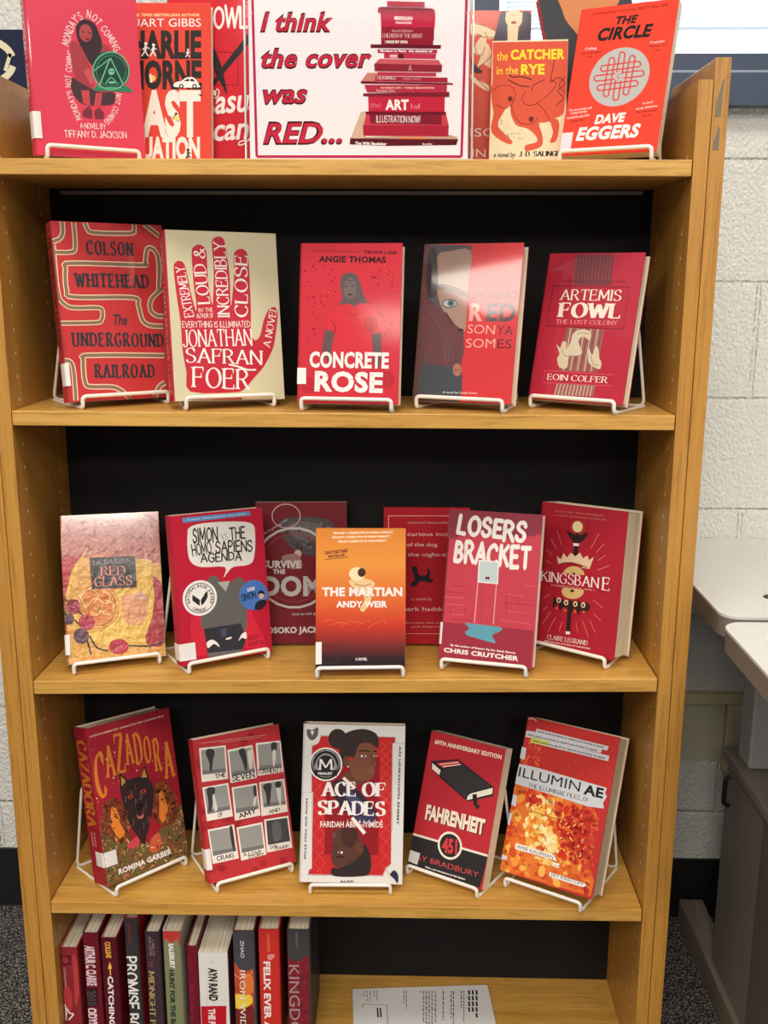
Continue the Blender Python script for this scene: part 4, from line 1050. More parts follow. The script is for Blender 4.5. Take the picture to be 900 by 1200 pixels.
['l',149,14,[194,1063,208,1040,229,1005,251,967,269,931,281,896,290,859,298,826,303,802]],
['p',150,[844,953,913,977,1010,974,1094,956,1159,926,1211,880,1234,817,1217,721,1170,608,1114,526,1045,496,967,498,905,522,867,572,845,644,832,719,821,803,819,891]],
['p',151,[1055,1002,1084,1005,1123,992,1158,973,1189,944,1216,908,1217,883,1171,878,1101,884,1049,900,1035,932,1039,974]],
['l',152,11,[1142,499,1139,487,1132,476,1123,468,1110,462,1096,460,1082,461,1069,466,1057,473,1048,483,1043,494,1041,507,1044,518,1051,529,1060,537,1073,543,1087,545,1101,544,1114,540,1126,532,1135,522,1140,511,1142,499]],
['l',153,15,[397,1562,1062,1547,1064,1061,408,1078,397,1562]],
['p',154,[401,1553,1058,1539,1058,1070,414,1086]],
['t','LAURA RESAU','Q',155,448,1444,1036,1446,68],
['t','RED','Q',156,540,1276,906,1269,132],
['t','GLASS','Q',156,445,1122,998,1109,140],
['l',157,23,[-21,984,-8,977,11,968,35,952,67,925,111,878,167,815,221,753,258,711]],
['l',157,23,[344,399,359,364,380,313,407,260,437,219,476,193,522,175,566,163,597,154]],
['l',157,23,[884,205,947,198,1039,187,1137,178,1221,175,1288,183,1349,198,1400,214,1435,225]],
['l',157,23,[144,647,168,619,202,580,239,535,267,490,285,444,296,394,305,344,315,297,325,247,336,197,344,152,351,121]],
['l',157,22,[-24,911,-16,877,-3,826,9,775,18,740]],
['p',158,[142,664,137,639,124,618,105,602,81,593,55,591,29,597,6,610,-12,629,-23,652,-25,677,-20,701,-7,722,12,738,36,748,62,750,88,744,111,731,129,712,140,688]],
['p',159,[336,396,329,360,311,329,286,305,255,291,221,288,188,297,158,316,136,344,122,378,118,414,125,450,142,481,168,505,199,519,232,522,266,513,295,494,318,466,332,432]],
['p',160,[234,837,227,803,211,772,188,749,159,735,128,732,97,740,70,758,49,785,36,817,33,852,39,887,55,917,79,941,107,955,138,958,169,950,197,932,218,905,230,873]],
['p',161,[431,590,423,554,405,523,377,499,344,485,307,482,272,491,240,510,215,538,200,572,196,609,204,645,222,676,249,700,282,714,319,717,355,708,387,689,412,661,427,627]],
['p',162,[896,191,887,156,866,126,833,104,793,91,750,89,707,99,669,118,640,146,621,180,616,215,625,250,646,280,678,302,718,315,762,317,805,308,843,288,873,260,891,227]],
['n',[163,164],14,8,18,1.6,155,[56,924,217,912,210,765,49,778]],
['n',[163,164],14,8,19,1.6,250,[236,679,398,666,390,519,229,533]],
['n',[163,164],14,8,19,1.6,476,[677,284,842,270,834,122,670,137]],
['w',142,439,60,100]],
'simon': [['p',165,[191,2173,1232,2176,1234,2114,194,2098]],
['t','A major motion picture: love, simon','S',0,257,2126,1159,2132,28],
['p',166,[282,2021,324,2042,385,2056,473,2065,608,2066,772,2060,922,2050,1048,2037,1159,2021,1240,1992,1281,1954,1291,1905,1291,1833,1285,1718,1269,1580,1246,1472,1221,1416,1191,1389,1145,1373,1072,1367,985,1371,914,1369,871,1351,843,1326,817,1301,786,1269,759,1236,743,1229,761,1267,791,1331,778,1382,680,1402,539,1409,421,1422,349,1446,299,1477,263,1518,241,1576,233,1645,230,1715,232,1790,239,1865,248,1928,252,1970,258,1998]],
['t','SIMON','H2',167,314,1799,708,1785,197],
['t','VS.','H',168,747,1797,870,1795,83],
['t','THE','H2',167,883,1782,1135,1780,166],
['t','HOMO','H2',167,294,1605,598,1623,159],
['t','SAPIENS','H2',167,647,1613,1231,1575,156],
['t','AGENDA','H2',167,409,1497,1050,1459,121],
['p',169,[210,726,257,755,318,754,365,726,383,667,386,581,390,482,408,358,426,222,417,128,358,101,273,117,208,161,182,239,175,344,176,449,178,552,187,654]],
['p',169,[1067,672,1091,718,1112,721,1137,685,1174,597,1215,471,1252,356,1296,261,1335,177,1329,119,1237,98,1102,104,1000,125,962,152,956,193,965,264,990,395,1030,556]],
['p',170,[507,1240,546,1268,588,1273,632,1258,674,1204,716,1130,766,1088,828,1114,897,1173,958,1207,1008,1196,1049,1159,1077,1104,1089,1022,1087,921,1083,826,1080,748,1075,677,1066,606,1060,520,1050,433,1015,379,947,382,854,418,749,452,617,465,472,475,369,503,336,555,344,623,359,705,370,806,388,921,411,1024,439,1111,471,1187]],
['p',171,[636,1170,845,1166,761,1007]],
['l',172,9,[636,1170,761,1007,845,1166]],
['p',173,[381,506,961,510,1024,255,946,89,406,130,398,306]],
['p',174,[407,141,948,111,920,0,424,72]],
['p',175,[637,468,728,472,718,346,632,348]],
['p',0,[408,294,428,313,459,327,490,330,519,317,548,293,571,269,587,241,598,213,597,199,579,214,549,244,518,262,485,248,450,222,424,210,409,230,403,265]],
['p',0,[901,247,911,272,934,312,959,343,985,359,1012,365,1030,359,1037,330,1035,288,1027,259,1010,262,985,278,962,287,937,274,912,253]],
['p',0,[711,314,732,320,762,324,785,325,796,319,800,309,794,301,771,296,738,292,714,291,704,297,703,306]],
['t','BECKY','H',176,1060,232,1255,243,58],
['t','ALBERTALLI','H',176,1048,145,1350,148,54],
['k','award_sticker'],
['c',0,358,970,262],
['c',177,358,970,223],
['c',0,358,970,212],
['p',177,[246,1035,354,945,346,852,241,949]],
['p',177,[369,943,438,1021,429,913,367,863]],
['p',177,[429,1022,482,1067,476,972,428,902,380,854]],
['a','NATIONAL BOOK AWARD','B',177,44,[209,915,203,935,196,961,196,984,198,1007,204,1030,213,1051,226,1070,241,1087,259,1102,278,1114,300,1123,323,1128,347,1130,371,1129,394,1124,417,1116,439,1105,459,1091,477,1074,492,1055,505,1034,514,1012,520,988,522,965,521,941,516,918,506,894,496,876]],
['a','LONGLIST','B',177,44,[233,818,239,813,247,808,254,803,261,798,269,794,277,790,284,787,292,783,300,780,308,778,317,775,325,773,333,772,342,770,350,769,359,769,367,768,376,768,384,769,392,770,401,771,409,772,417,774,425,776,433,778,441,781,450,784,456,787]],
['k','promo_sticker'],
['c',178,1190,907,228],
['t','LOVE','B',0,1100,975,1217,982,49],
['t','SIMON','H2',179,996,837,1236,868,98],
['p',180,[1190,696,1194,728,1213,769,1240,800,1282,813,1332,815,1371,810,1389,797,1396,778,1393,758,1377,735,1351,711,1326,693,1306,681,1287,675,1266,674,1237,675,1206,681]],
['p',181,[1357,879,1347,847,1324,830,1298,833,1279,856,1273,890,1284,921,1306,939,1332,935,1352,912]],
['p',182,[1260,903,1259,916,1265,936,1276,952,1291,960,1310,963,1328,961,1344,951,1359,936,1368,922,1369,911,1365,901,1356,897,1343,902,1326,912,1308,919,1290,914,1271,905]],
['k',None],
['w',77,330,230,260]],
'dome': [['p',183,[389,1912,433,1957,512,1979,620,1990,780,1995,969,1989,1118,1963,1203,1917,1249,1851,1260,1767,1237,1643,1180,1501,1098,1403,979,1376,834,1393,706,1429,612,1479,536,1548,476,1627,425,1723,389,1829]],
['p',184,[531,1876,598,1911,709,1928,816,1929,914,1914,1009,1883,1064,1839,1063,1767,1022,1682,957,1625,858,1612,735,1627,636,1662,571,1726,529,1810]],
['n',[185,186],30,18,50,2,2,[425,1912,1207,1910,1063,1446,600,1448]],
['l',187,36,[1240,1194,1214,1018,1139,856,1022,722,872,626,702,576,524,577,354,629,205,726,90,861,18,1024,-6,1200,20,1376,95,1538,211,1671,361,1767,531,1816,708,1816,878,1765,1027,1668,1142,1533,1215,1371,1240,1194]],
['l',188,14,[1151,1195,1128,1044,1065,905,964,790,836,707,689,665,537,666,392,710,264,793,165,909,103,1049,83,1200,105,1351,169,1489,269,1604,397,1686,543,1728,695,1727,841,1684,968,1601,1067,1485,1130,1346,1151,1195]],
['l',189,18,[717,2011,707,1959,681,1911,640,1871,587,1843,527,1828,464,1828,404,1843,351,1872,310,1912,285,1960,276,2012,285,2065,312,2112,353,2152,406,2180,466,2195,529,2195,589,2180,641,2151,682,2111,708,2063,717,2011]],
['p',190,[735,1418,724,1381,695,1357,660,1358,632,1381,621,1419,632,1457,661,1480,696,1480,724,1456]],
['p',191,[421,1377,487,1406,593,1418,678,1404,723,1345,748,1259,741,1197,686,1175,601,1176,527,1198,471,1250,426,1322]],
['t','SURVIVE','B',192,122,1200,727,1197,114],
['t','THE','B',192,285,1106,477,1105,72],
['t','DOME','B',193,105,770,1274,764,301],
['t','KOSOKO JACKSON','B',192,101,168,1265,182,93],
['t','And no one gets out','S',192,580,445,1130,471,43],
['t','the game is getting real','S',192,-3,1628,517,1940,39]],
'martian': [['g',[(0,194),(0.25,195),(0.5,196),(0.68,197),(0.82,198),(0.92,199),(1,200)]],
['t','BRILLIANT A CELEBRATION OF HUMAN INGENUITY','B',201,253,1961,1123,1977,30],
['t','BRILLIANT A CELEBRATION OF HUMAN INGENUITY','B',201,240,1901,1071,1917,30],
['t','BRILLIANT A CELEBRATION OF HUMAN INGENUITY','B',201,326,1839,1025,1855,30],
['l',202,8,[122,1703,465,1744]],
['l',202,8,[136,1591,472,1632]],
['t','NEW YORK TIMES','B',202,142,1664,459,1701,33],
['t','BESTSELLER','B',202,182,1618,426,1645,33],
['p',203,[477,1277,499,1300,542,1317,592,1326,645,1327,705,1321,757,1310,800,1296,835,1276,856,1251,852,1222,834,1187,816,1146,809,1095,804,1037,791,981,764,927,730,875,699,843,672,839,649,855,640,882,661,924,697,978,708,1030,672,1076,612,1120,560,1162,520,1204,487,1244]],
['p',204,[717,1386,711,1355,694,1328,668,1306,635,1292,599,1287,562,1291,529,1305,502,1327,485,1355,480,1385,485,1416,502,1443,528,1465,561,1479,598,1484,634,1480,668,1466,694,1444,711,1416]],
['p',205,[723,1406,712,1367,683,1343,646,1343,616,1367,605,1405,616,1444,645,1468,682,1468,712,1444]],
['l',206,10,[559,1244,584,1236,619,1226,657,1216,691,1211,720,1216,749,1226,773,1237,790,1245]],
['l',207,10,[659,1080,679,1073,708,1063,737,1054,758,1047]],
['l',208,13,[101,683,123,691,156,704,194,714,232,717,275,706,323,686,366,665,397,651]],
['l',208,13,[232,644,256,654,290,668,328,681,364,687,400,683,438,672,472,660,496,652]],
['l',208,13,[364,605,389,629,424,665,462,699,495,717,525,712,553,692,577,668,594,652]],
['l',208,13,[496,684,521,686,557,689,596,690,627,688,650,681,668,670,683,660,693,652]],
['l',208,13,[627,645,653,662,691,686,730,708,759,718,775,710,784,690,788,668,792,653]],
['l',208,13,[759,606,786,624,825,650,864,675,891,689,900,688,899,676,894,662,891,653]],
['l',208,13,[891,686,918,694,958,707,998,717,1022,719,1025,708,1014,688,999,667,989,653]],
['t','THE MARTIAN','B',0,92,1068,1252,1072,122],
['t','ANDY WEIR','B',0,297,904,1035,907,89],
['t','A NOVEL','B',0,577,136,748,137,39],
['l',209,10,[95,355,316,355,317,93,97,92]],
['k','spine_label'],
['p',0,[-10,394,89,404,90,82,-9,75]],
['k',None]],
'curious': [['l',210,14,[78,1997,1327,2008,1339,167,95,153,78,1997]],
['t','national bestseller','S',210,380,1878,1043,1884,39],
['t','the curious incident','S',211,153,1684,1258,1693,61],
['t','of the dog','S',211,368,1521,846,1526,61],
['t','in the night-time','S',211,255,1364,1171,1372,61],
['p',24,[450,1180,469,1205,503,1214,531,1206,540,1171,543,1119,557,1081,597,1068,647,1069,685,1083,697,1120,696,1170,699,1197,713,1180,731,1139,742,1101,739,1073,729,1047,729,1026,748,1014,776,1007,793,998,791,983,777,965,750,955,703,963,644,978,594,982,564,961,543,928,523,903,497,893,471,891,452,895,442,910,440,931,444,952,462,965,488,977,501,1003,487,1058,461,1127]],
['t','a novel by','S',210,454,679,774,682,46],
['t','mark haddon','S',211,277,510,1045,518,67],
['t','illustrated with puzzles','S',210,343,315,1054,323,28],
['t','and diagrams','S',210,450,256,948,262,28]],
'losers': [['p',212,[-2,2201,432,2246,1017,2246,1435,2216,1562,2148,1535,2051,1442,1967,1283,1910,1055,1866,845,1842,686,1854,545,1885,407,1898,254,1854,103,1790,-3,1784,-88,1898,-127,2072]],
['p',213,[18,551,1372,549,1377,11,-27,-18]],
['l',214,9,[13,1007,345,992]],
['l',215,9,[72,818,347,820]],
['l',214,9,[129,801,138,673]],
['l',215,9,[138,673,357,682]],
['l',214,9,[347,820,357,682]],
['l',215,8,[925,1040,1203,1021]],
['l',214,8,[934,914,1338,907]],
['l',215,8,[965,790,1241,783]],
['l',214,8,[945,1063,957,747]],
['l',215,9,[20,921,328,926]],
['l',214,8,[1119,1014,1128,889]],
['l',215,8,[1191,1189,1340,1180]],
['l',214,9,[138,1103,337,1087]],
['l',215,8,[889,656,1336,634]],
['l',214,9,[132,609,483,608]],
['t','LOSERS','HB',216,127,1888,1167,1818,255],
['t','BRACKET','HB',216,115,1464,1258,1435,284],
['l',217,15,[510,1166,503,574]],
['l',217,15,[786,1177,783,583]],
['l',104,9,[573,1139,604,588]],
['p',218,[498,1501,801,1504,809,1169,506,1172]],
['p',219,[517,1485,785,1488,792,1186,524,1188]],
['p',220,[615,1253,618,1260,625,1264,633,1265,640,1265,648,1262,651,1256,649,1242,643,1225,637,1217,628,1224,619,1240]],
['p',220,[645,1256,648,1262,656,1266,663,1268,670,1267,678,1265,681,1258,679,1245,673,1228,667,1219,659,1226,649,1242]],
['p',221,[366,566,389,571,435,567,508,562,635,561,789,559,897,551,924,533,907,510,880,486,846,467,803,447,778,424,792,389,824,351,839,324,820,316,784,319,742,325,696,332,644,342,589,352,527,363,462,375,412,389,386,404,376,422,376,439,392,453,418,468,431,486,411,514,377,544]],
['t','By the author of Staying Fat for Sarah Byrnes','B',216,172,214,1136,191,26],
['t','CHRIS CRUTCHER','B',216,78,115,1185,95,64],
['w',228,548,20,140]],
'kings': [['t','NEW YORK TIMES BESTSELLER','S',222,258,2055,1069,2076,27],
['t','A LIGHT BETWEEN WORLDS','S',222,227,1992,1105,2020,27],
['l',223,9,[311,1786,421,1567]],
['l',223,9,[225,1642,340,1501]],
['l',223,9,[1013,1818,906,1587]],
['l',223,9,[1110,1679,1000,1535]],
['l',223,9,[1151,1513,1031,1420]],
['l',223,9,[1224,1372,1045,1281]],
['l',223,9,[1021,827,1191,739]],
['l',223,9,[1053,630,1174,543]],
['l',223,9,[993,521,1105,356]],
['l',223,9,[883,490,1002,270]],
['l',223,9,[776,438,822,303]],
['l',223,9,[546,419,505,266]],
['l',223,9,[422,463,324,232]],
['l',223,9,[338,539,213,325]],
['l',223,9,[299,802,192,728]],
['l',223,10,[184,1300,264,1267]],
['l',223,10,[161,1477,276,1392]],
['l',223,10,[268,605,199,537]],
['p',224,[772,1886,770,1852,757,1820,735,1793,705,1774,671,1764,635,1765,602,1777,575,1798,555,1826,546,1859,548,1893,562,1925,584,1952,614,1971,649,1980,684,1979,717,1968,744,1947,763,1918]],
['p',225,[738,1886,737,1860,727,1836,711,1816,689,1801,663,1794,637,1795,612,1804,591,1819,577,1841,570,1866,572,1892,581,1916,598,1937,620,1951,646,1958,672,1957,697,1948,717,1932,732,1911]],
['p',226,[479,1800,512,1792,566,1767,611,1752,632,1761,644,1779,656,1789,670,1780,685,1764,708,1758,750,1776,800,1804,832,1815,834,1792,819,1752,797,1715,771,1685,740,1657,708,1638,680,1628,651,1627,624,1633,596,1649,569,1673,543,1700,513,1736,485,1776]],
['p',0,[610,1625,707,1631,704,1589,614,1581]],
['p',226,[619,1582,701,1586,699,1417,636,1413]],
['p',227,[388,1280,356,1392,430,1353,464,1455,525,1393,586,1476,664,1430,735,1497,791,1419,863,1473,894,1405,967,1465,914,1277,806,1279,704,1326,558,1318]],
['p',228,[424,1290,454,1305,538,1326,630,1337,733,1327,843,1307,901,1293,874,1291,795,1295,707,1297,602,1294,486,1289]],
['p',229,[844,1171,839,1127,818,1084,782,1048,734,1020,679,1005,622,1003,569,1015,526,1039,495,1074,482,1116,487,1161,509,1204,546,1240,595,1268,650,1283,706,1284,758,1272,801,1247,831,1212]],
['p',229,[856,932,851,896,829,860,791,829,742,804,686,789,629,786,576,793,532,812,502,839,490,873,495,909,518,945,557,977,607,1001,663,1015,720,1019,772,1011,815,992,844,965]],
['p',230,[895,1074,887,1047,858,1019,811,993,751,972,684,957,614,950,551,952,499,962,465,981,451,1005,460,1032,489,1060,537,1086,598,1107,666,1122,735,1128,798,1126,848,1115,881,1097]],
['p',226,[619,1152,660,1189,706,1165,665,1137]],
['p',226,[623,899,664,936,710,913,669,884]],
['p',230,[137,1136,1265,1196,1275,986,198,916]],
['t','KINGSBAN','Q',0,115,980,1101,1019,153],
['t','E','Q',0,1135,1003,1266,1008,185],
['t','THE EMPIRIUM TRILOGY - BOOK 2','S',231,298,932,1035,965,25],
['p',226,[368,790,368,791,374,764,430,745,584,754,784,771,931,773,981,746,982,704,970,670,954,652,925,642,897,636,870,635,843,638,824,634,821,611,825,580,819,567,792,596,756,643,724,661,703,611,686,530,668,485,650,515,630,580,609,630,582,644,553,643,529,634,516,614,509,586,498,577,480,609,459,659,437,685,411,656,385,603,367,584,359,639,360,729]],
['p',232,[496,740,491,713,473,694,449,690,427,702,417,727,422,754,440,773,464,777,486,765]],
['p',226,[474,732,472,719,465,709,454,707,444,714,440,726,442,740,450,749,460,751,470,744]],
['p',232,[621,725,617,699,599,679,575,675,554,688,543,712,548,739,566,758,590,762,611,750]],
['p',226,[600,717,598,704,590,695,580,693,570,699,566,712,568,725,576,734,586,736,595,730]],
['p',232,[775,729,771,703,753,684,729,679,709,692,699,716,703,743,721,762,745,766,765,754]],
['p',226,[754,721,752,708,745,699,734,697,725,703,721,716,723,729,730,738,741,740,750,734]],
['p',232,[906,736,901,709,884,690,860,686,839,699,830,723,834,750,852,769,875,773,896,760]],
['p',226,[885,728,883,715,875,706,865,704,856,710,851,722,853,736,861,745,871,747,880,740]],
['p',233,[452,608,449,595,440,586,428,584,418,590,413,601,415,613,424,622,437,624,447,619]],
['p',233,[597,601,595,589,586,580,574,578,563,584,558,595,561,607,570,616,582,618,592,612]],
['p',233,[763,612,761,600,752,592,740,589,729,595,725,606,727,618,736,627,748,629,758,623]],
['p',233,[907,633,904,621,895,612,884,610,873,616,869,626,871,638,880,647,892,649,902,644]],
['p',226,[613,586,682,587,696,290,627,286]],
['p',0,[620,287,695,294,693,250,624,245]],
['t','CLAIRE LEGRAND','Q',0,316,111,996,144,68],
['t','BESTSELLING AUTHOR OF FURYBORN','B',234,280,63,1044,92,23]],
'cazadora': [['t','UNDOCUMENTED UNPROTECTED UNDESIRABLE','B',235,41,2305,1337,2331,28],
['n',[236,237],70,5,14,1,9,[14,2267,1301,2292,1449,1288,1444,859,-109,861]],
['t','C','QB',238,20,1378,206,1373,651],
['t','A','QB',238,214,1634,394,1630,474],
['t','Z','QB',238,407,1658,567,1656,581],
['t','A','QB',238,574,1737,725,1736,461],
['t','D','QB',238,740,1698,879,1698,485],
['t','O','QB',238,902,1681,1028,1679,404],
['t','R','QB',238,1055,1503,1191,1500,507],
['t','A','QB',238,1204,1345,1403,1341,563],
['p',239,[-174,781,-94,880,-2,896,84,877,152,824,213,736,274,664,336,636,398,625,462,605,530,557,601,500,669,461,727,451,782,458,847,483,926,531,1015,598,1111,665,1227,748,1351,833,1444,859,1481,795,1485,671,1490,522,1528,337,1569,126,1551,-36,1457,-114,1307,-142,1105,-155,813,-155,477,-140,211,-133,64,-148,-21,-170,-98,-176,-193,-179,-280,-165,-324,-70,-306,185,-246,524]],
['n',[240,241,242,243,244,245],330,13,33,2.6,11,[-162,777,80,853,270,640,516,588,669,461,847,483,1107,640,1422,812,1478,526,1486,39,1092,-44,229,-12,-80,-56,-218,18]],
['p',246,[111,1250,153,1281,206,1303,258,1309,303,1296,345,1267,384,1221,421,1155,453,1073,476,988,483,900,480,809,480,728,497,659,517,600,512,563,465,558,393,575,320,599,247,620,172,647,111,690,68,759,38,842,22,921,26,990,44,1053,63,1112,75,1164,88,1212]],
['p',246,[979,1259,1031,1308,1096,1339,1155,1342,1202,1310,1244,1249,1280,1174,1314,1085,1343,983,1356,885,1349,791,1325,702,1288,638,1234,608,1167,603,1103,614,1043,641,986,684,945,742,926,822,922,917,927,1011,935,1101,950,1189]],
['n',[247,248,249,250,251],130,21,52,3.2,41,[111,1250,258,1309,398,1217,490,984,475,601,289,583,33,715,43,1067]],
['n',[247,248,249,250,251],120,22,55,3.2,42,[979,1259,1155,1342,1280,1174,1386,876,1313,603,937,692,927,1011]],
['p',252,[225,1160,264,1167,308,1120,328,1032,349,987,328,917,361,842,401,732,366,682,306,659,257,700,212,812,186,896,221,949,196,1021]],
['p',252,[1061,1152,1118,1178,1150,1152,1148,1058,1161,990,1188,894,1170,812,1136,790,1131,717,1078,680,1029,711,1011,788,1042,951]],
['p',253,[819,492,914,541,979,542,1004,434,1004,354,914,252,828,266,764,326]],
['l',254,13,[230,1159,239,1144,253,1123,267,1098,278,1073,285,1045,290,1014,293,985,296,965]],
['l',254,14,[1145,1159,1138,1142,1128,1118,1118,1090,1112,1062,1114,1033,1120,1001,1127,971,1131,951]],
['l',255,18,[249,1025,325,977]],
['l',255,17,[1074,1042,1138,1034]],
['l',255,13,[248,1056,321,1019]],
['l',256,16,[194,843,250,841]],
['l',256,17,[1106,788,1159,783]],
['n',[240,241,242,243,244,257],170,18,44,3.4,43,[-165,753,96,771,274,664,543,579,724,444,922,591,1165,622,1422,812,1478,580,1486,39,1092,-44,229,-12,-80,-56,-218,18]],
['p',258,[439,1670,567,1500,420,1366]],
['p',258,[886,1667,938,1376,778,1473]],
['p',258,[420,1366,433,1421,455,1461,486,1489,526,1505,574,1509,625,1510,681,1511,740,1507,796,1494,850,1469,901,1433,940,1389,965,1336,978,1275,980,1206,968,1128,945,1044,919,960,892,879,861,799,831,724,799,657,767,596,739,543,720,493,704,453,683,444,652,485,615,559,580,633,549,694,520,756,495,827,473,913,454,1008,440,1102,427,1196,419,1289]],
['p',259,[454,1598,527,1501,449,1435]],
['p',259,[865,1607,895,1457,793,1479]],
['l',260,11,[509,1495,512,1485,516,1471,519,1455,518,1441,513,1428,504,1416,495,1405,489,1398]],
['l',261,11,[591,1335,593,1325,597,1311,600,1295,600,1281,594,1268,585,1256,576,1245,570,1237]],
['l',262,11,[672,1174,675,1164,679,1149,682,1133,681,1119,676,1106,667,1094,658,1083,652,1076]],
['l',260,11,[755,1012,757,1001,761,987,764,971,764,957,758,944,750,931,740,921,734,913]],
['l',261,11,[838,848,840,838,844,823,847,807,847,793,841,780,832,768,823,757,817,750]],
['l',260,11,[672,1403,675,1393,679,1379,682,1363,681,1348,676,1336,667,1323,658,1312,652,1305]],
['l',261,11,[755,1242,757,1231,761,1217,764,1201,764,1187,758,1174,749,1161,740,1151,734,1143]],
['l',262,11,[838,1079,840,1069,844,1054,847,1038,847,1024,841,1011,832,998,823,988,817,980]],
['l',260,11,[479,1046,482,1036,486,1022,488,1006,488,992,483,979,474,967,465,957,459,949]],
['l',261,11,[560,885,563,875,567,860,569,844,569,830,564,818,555,805,546,795,540,787]],
['l',262,11,[642,722,644,712,648,698,651,682,651,667,646,655,637,643,628,632,621,625]],
['l',260,11,[838,1310,840,1300,844,1285,847,1269,847,1255,841,1242,832,1229,823,1218,817,1211]],
['l',261,11,[479,1274,482,1264,485,1249,488,1234,488,1219,483,1207,474,1194,465,1184,459,1176]],
['l',262,11,[560,1113,563,1103,567,1088,569,1073,569,1059,564,1046,555,1034,546,1023,540,1015]],
['l',260,11,[642,951,644,941,648,927,651,911,651,896,645,884,637,871,628,861,621,853]],
['l',261,11,[724,788,726,778,730,764,733,748,733,733,728,721,719,708,710,698,703,690]],
['l',262,11,[921,1378,924,1368,928,1353,930,1337,930,1323,925,1310,916,1298,906,1287,900,1279]],
['l',260,11,[560,1341,563,1331,566,1317,569,1301,569,1287,564,1274,555,1262,546,1251,540,1243]],
['l',261,11,[642,1180,644,1170,648,1156,651,1140,651,1125,645,1113,637,1100,627,1090,621,1082]],
['l',262,11,[724,1018,726,1008,730,993,733,977,733,963,728,950,719,938,710,927,703,920]],
['l',260,11,[807,855,809,845,813,830,816,814,816,800,810,787,801,775,792,764,786,756]],
['l',262,11,[642,1409,644,1399,648,1385,651,1369,651,1355,645,1342,637,1329,627,1318,621,1311]],
['l',260,11,[724,1248,726,1238,730,1223,733,1207,733,1193,728,1180,719,1168,709,1157,703,1149]],
['l',261,11,[807,1085,809,1075,813,1060,816,1044,816,1030,810,1017,801,1005,792,994,786,987]],
['p',263,[614,1233,607,1217,585,1208,556,1209,532,1220,521,1237,527,1254,549,1263,578,1262,603,1251]],
['p',263,[842,1257,836,1240,813,1231,784,1232,759,1243,748,1261,754,1277,777,1287,806,1286,831,1274]],
['p',264,[584,1231,579,1220,569,1215,559,1218,552,1228,551,1240,556,1251,565,1256,575,1253,582,1243]],
['p',264,[812,1254,807,1243,797,1238,787,1241,780,1251,778,1264,783,1274,793,1279,803,1276,810,1267]],
['p',265,[649,1092,676,1103,718,1100,749,1089,760,1066,760,1035,752,1010,730,991,700,978,675,980,658,1012,646,1058]],
['p',266,[631,936,641,926,660,902,681,887,706,895,732,911,749,917,751,900,742,873,728,855,707,851,680,855,658,866,643,889,633,919]],
['p',267,[403,495,445,536,518,584,576,608,606,588,621,544,618,504,587,475,539,451,494,440,451,447,412,468]],
['t','ROMINA GARBER','B',0,205,129,1147,155,83],
['w',297,524,210,240]],
'seven': [['l',268,7,[73,1854,72,1850,70,1847,66,1844,61,1843,56,1843,51,1844,46,1846,42,1849,39,1853,37,1857,37,1861,38,1865,41,1868,45,1870,49,1872,54,1872,59,1871,64,1869,68,1866,71,1862,73,1858,73,1854]],
['l',268,7,[92,1850,89,1842,84,1836,76,1831,67,1829,57,1828,46,1830,37,1835,29,1841,22,1848,19,1856,19,1865,21,1872,26,1879,34,1884,43,1886,53,1886,64,1884,74,1880,82,1874,88,1867,91,1858,92,1850]],
['l',268,7,[110,1846,106,1835,98,1825,87,1818,73,1814,58,1814,42,1817,28,1823,15,1832,6,1844,1,1856,0,1868,4,1880,12,1890,23,1897,37,1901,53,1901,68,1898,83,1892,95,1882,104,1871,109,1859,110,1846]],
['l',268,7,[164,934,163,930,161,927,157,925,152,924,147,924,142,925,137,927,133,930,130,934,128,938,128,942,129,946,132,949,136,952,140,953,145,953,151,952,155,949,159,946,162,943,164,938,164,934]],
['l',268,7,[183,930,180,923,175,916,167,912,158,909,148,909,137,912,128,916,119,923,113,930,110,938,110,947,112,954,117,960,125,965,134,967,144,967,155,965,165,961,173,954,179,947,182,938,183,930]],
['l',268,7,[201,926,197,915,189,905,178,899,164,895,149,895,133,898,118,905,106,915,97,926,92,938,91,951,95,962,103,971,114,978,128,982,144,982,159,978,174,972,186,962,195,951,200,938,201,926]],
['l',268,7,[703,712,702,708,699,705,695,702,690,701,685,701,680,702,675,705,671,708,667,712,666,716,665,720,667,724,669,727,673,729,678,731,683,731,689,729,694,727,698,724,701,720,703,716,703,712]],
['l',268,7,[722,707,719,700,714,693,706,689,696,687,686,687,675,689,665,694,657,700,651,708,647,716,647,724,649,732,655,738,663,743,672,745,683,745,693,743,703,738,712,732,718,724,721,716,722,707]],
['l',268,7,[741,703,737,692,729,682,717,675,703,672,687,672,671,676,656,683,643,692,634,704,629,716,628,729,632,740,640,750,652,756,666,760,682,760,698,756,713,749,726,740,735,728,740,716,741,703]],
['l',268,7,[136,827,134,823,132,820,128,818,123,817,118,817,113,818,108,820,104,823,101,827,99,831,99,835,100,839,103,842,107,845,111,846,117,846,122,844,127,842,131,839,134,835,135,831,136,827]],
['l',268,7,[154,823,151,815,146,809,139,805,129,802,119,802,109,805,99,809,91,815,85,823,81,831,81,839,83,847,89,853,96,858,106,860,116,860,126,858,136,853,144,847,150,839,153,831,154,823]],
['l',268,7,[172,819,168,807,161,798,149,791,135,788,120,788,104,791,90,798,78,808,69,819,63,831,63,844,66,855,74,864,86,871,100,875,115,875,131,871,145,864,157,855,166,844,172,831,172,819]],
['l',268,7,[958,2106,957,2102,954,2099,950,2096,945,2095,940,2095,934,2096,929,2098,925,2101,922,2105,920,2109,920,2113,921,2117,924,2120,928,2123,933,2124,938,2124,943,2123,949,2121,953,2118,956,2114,958,2110,958,2106]],
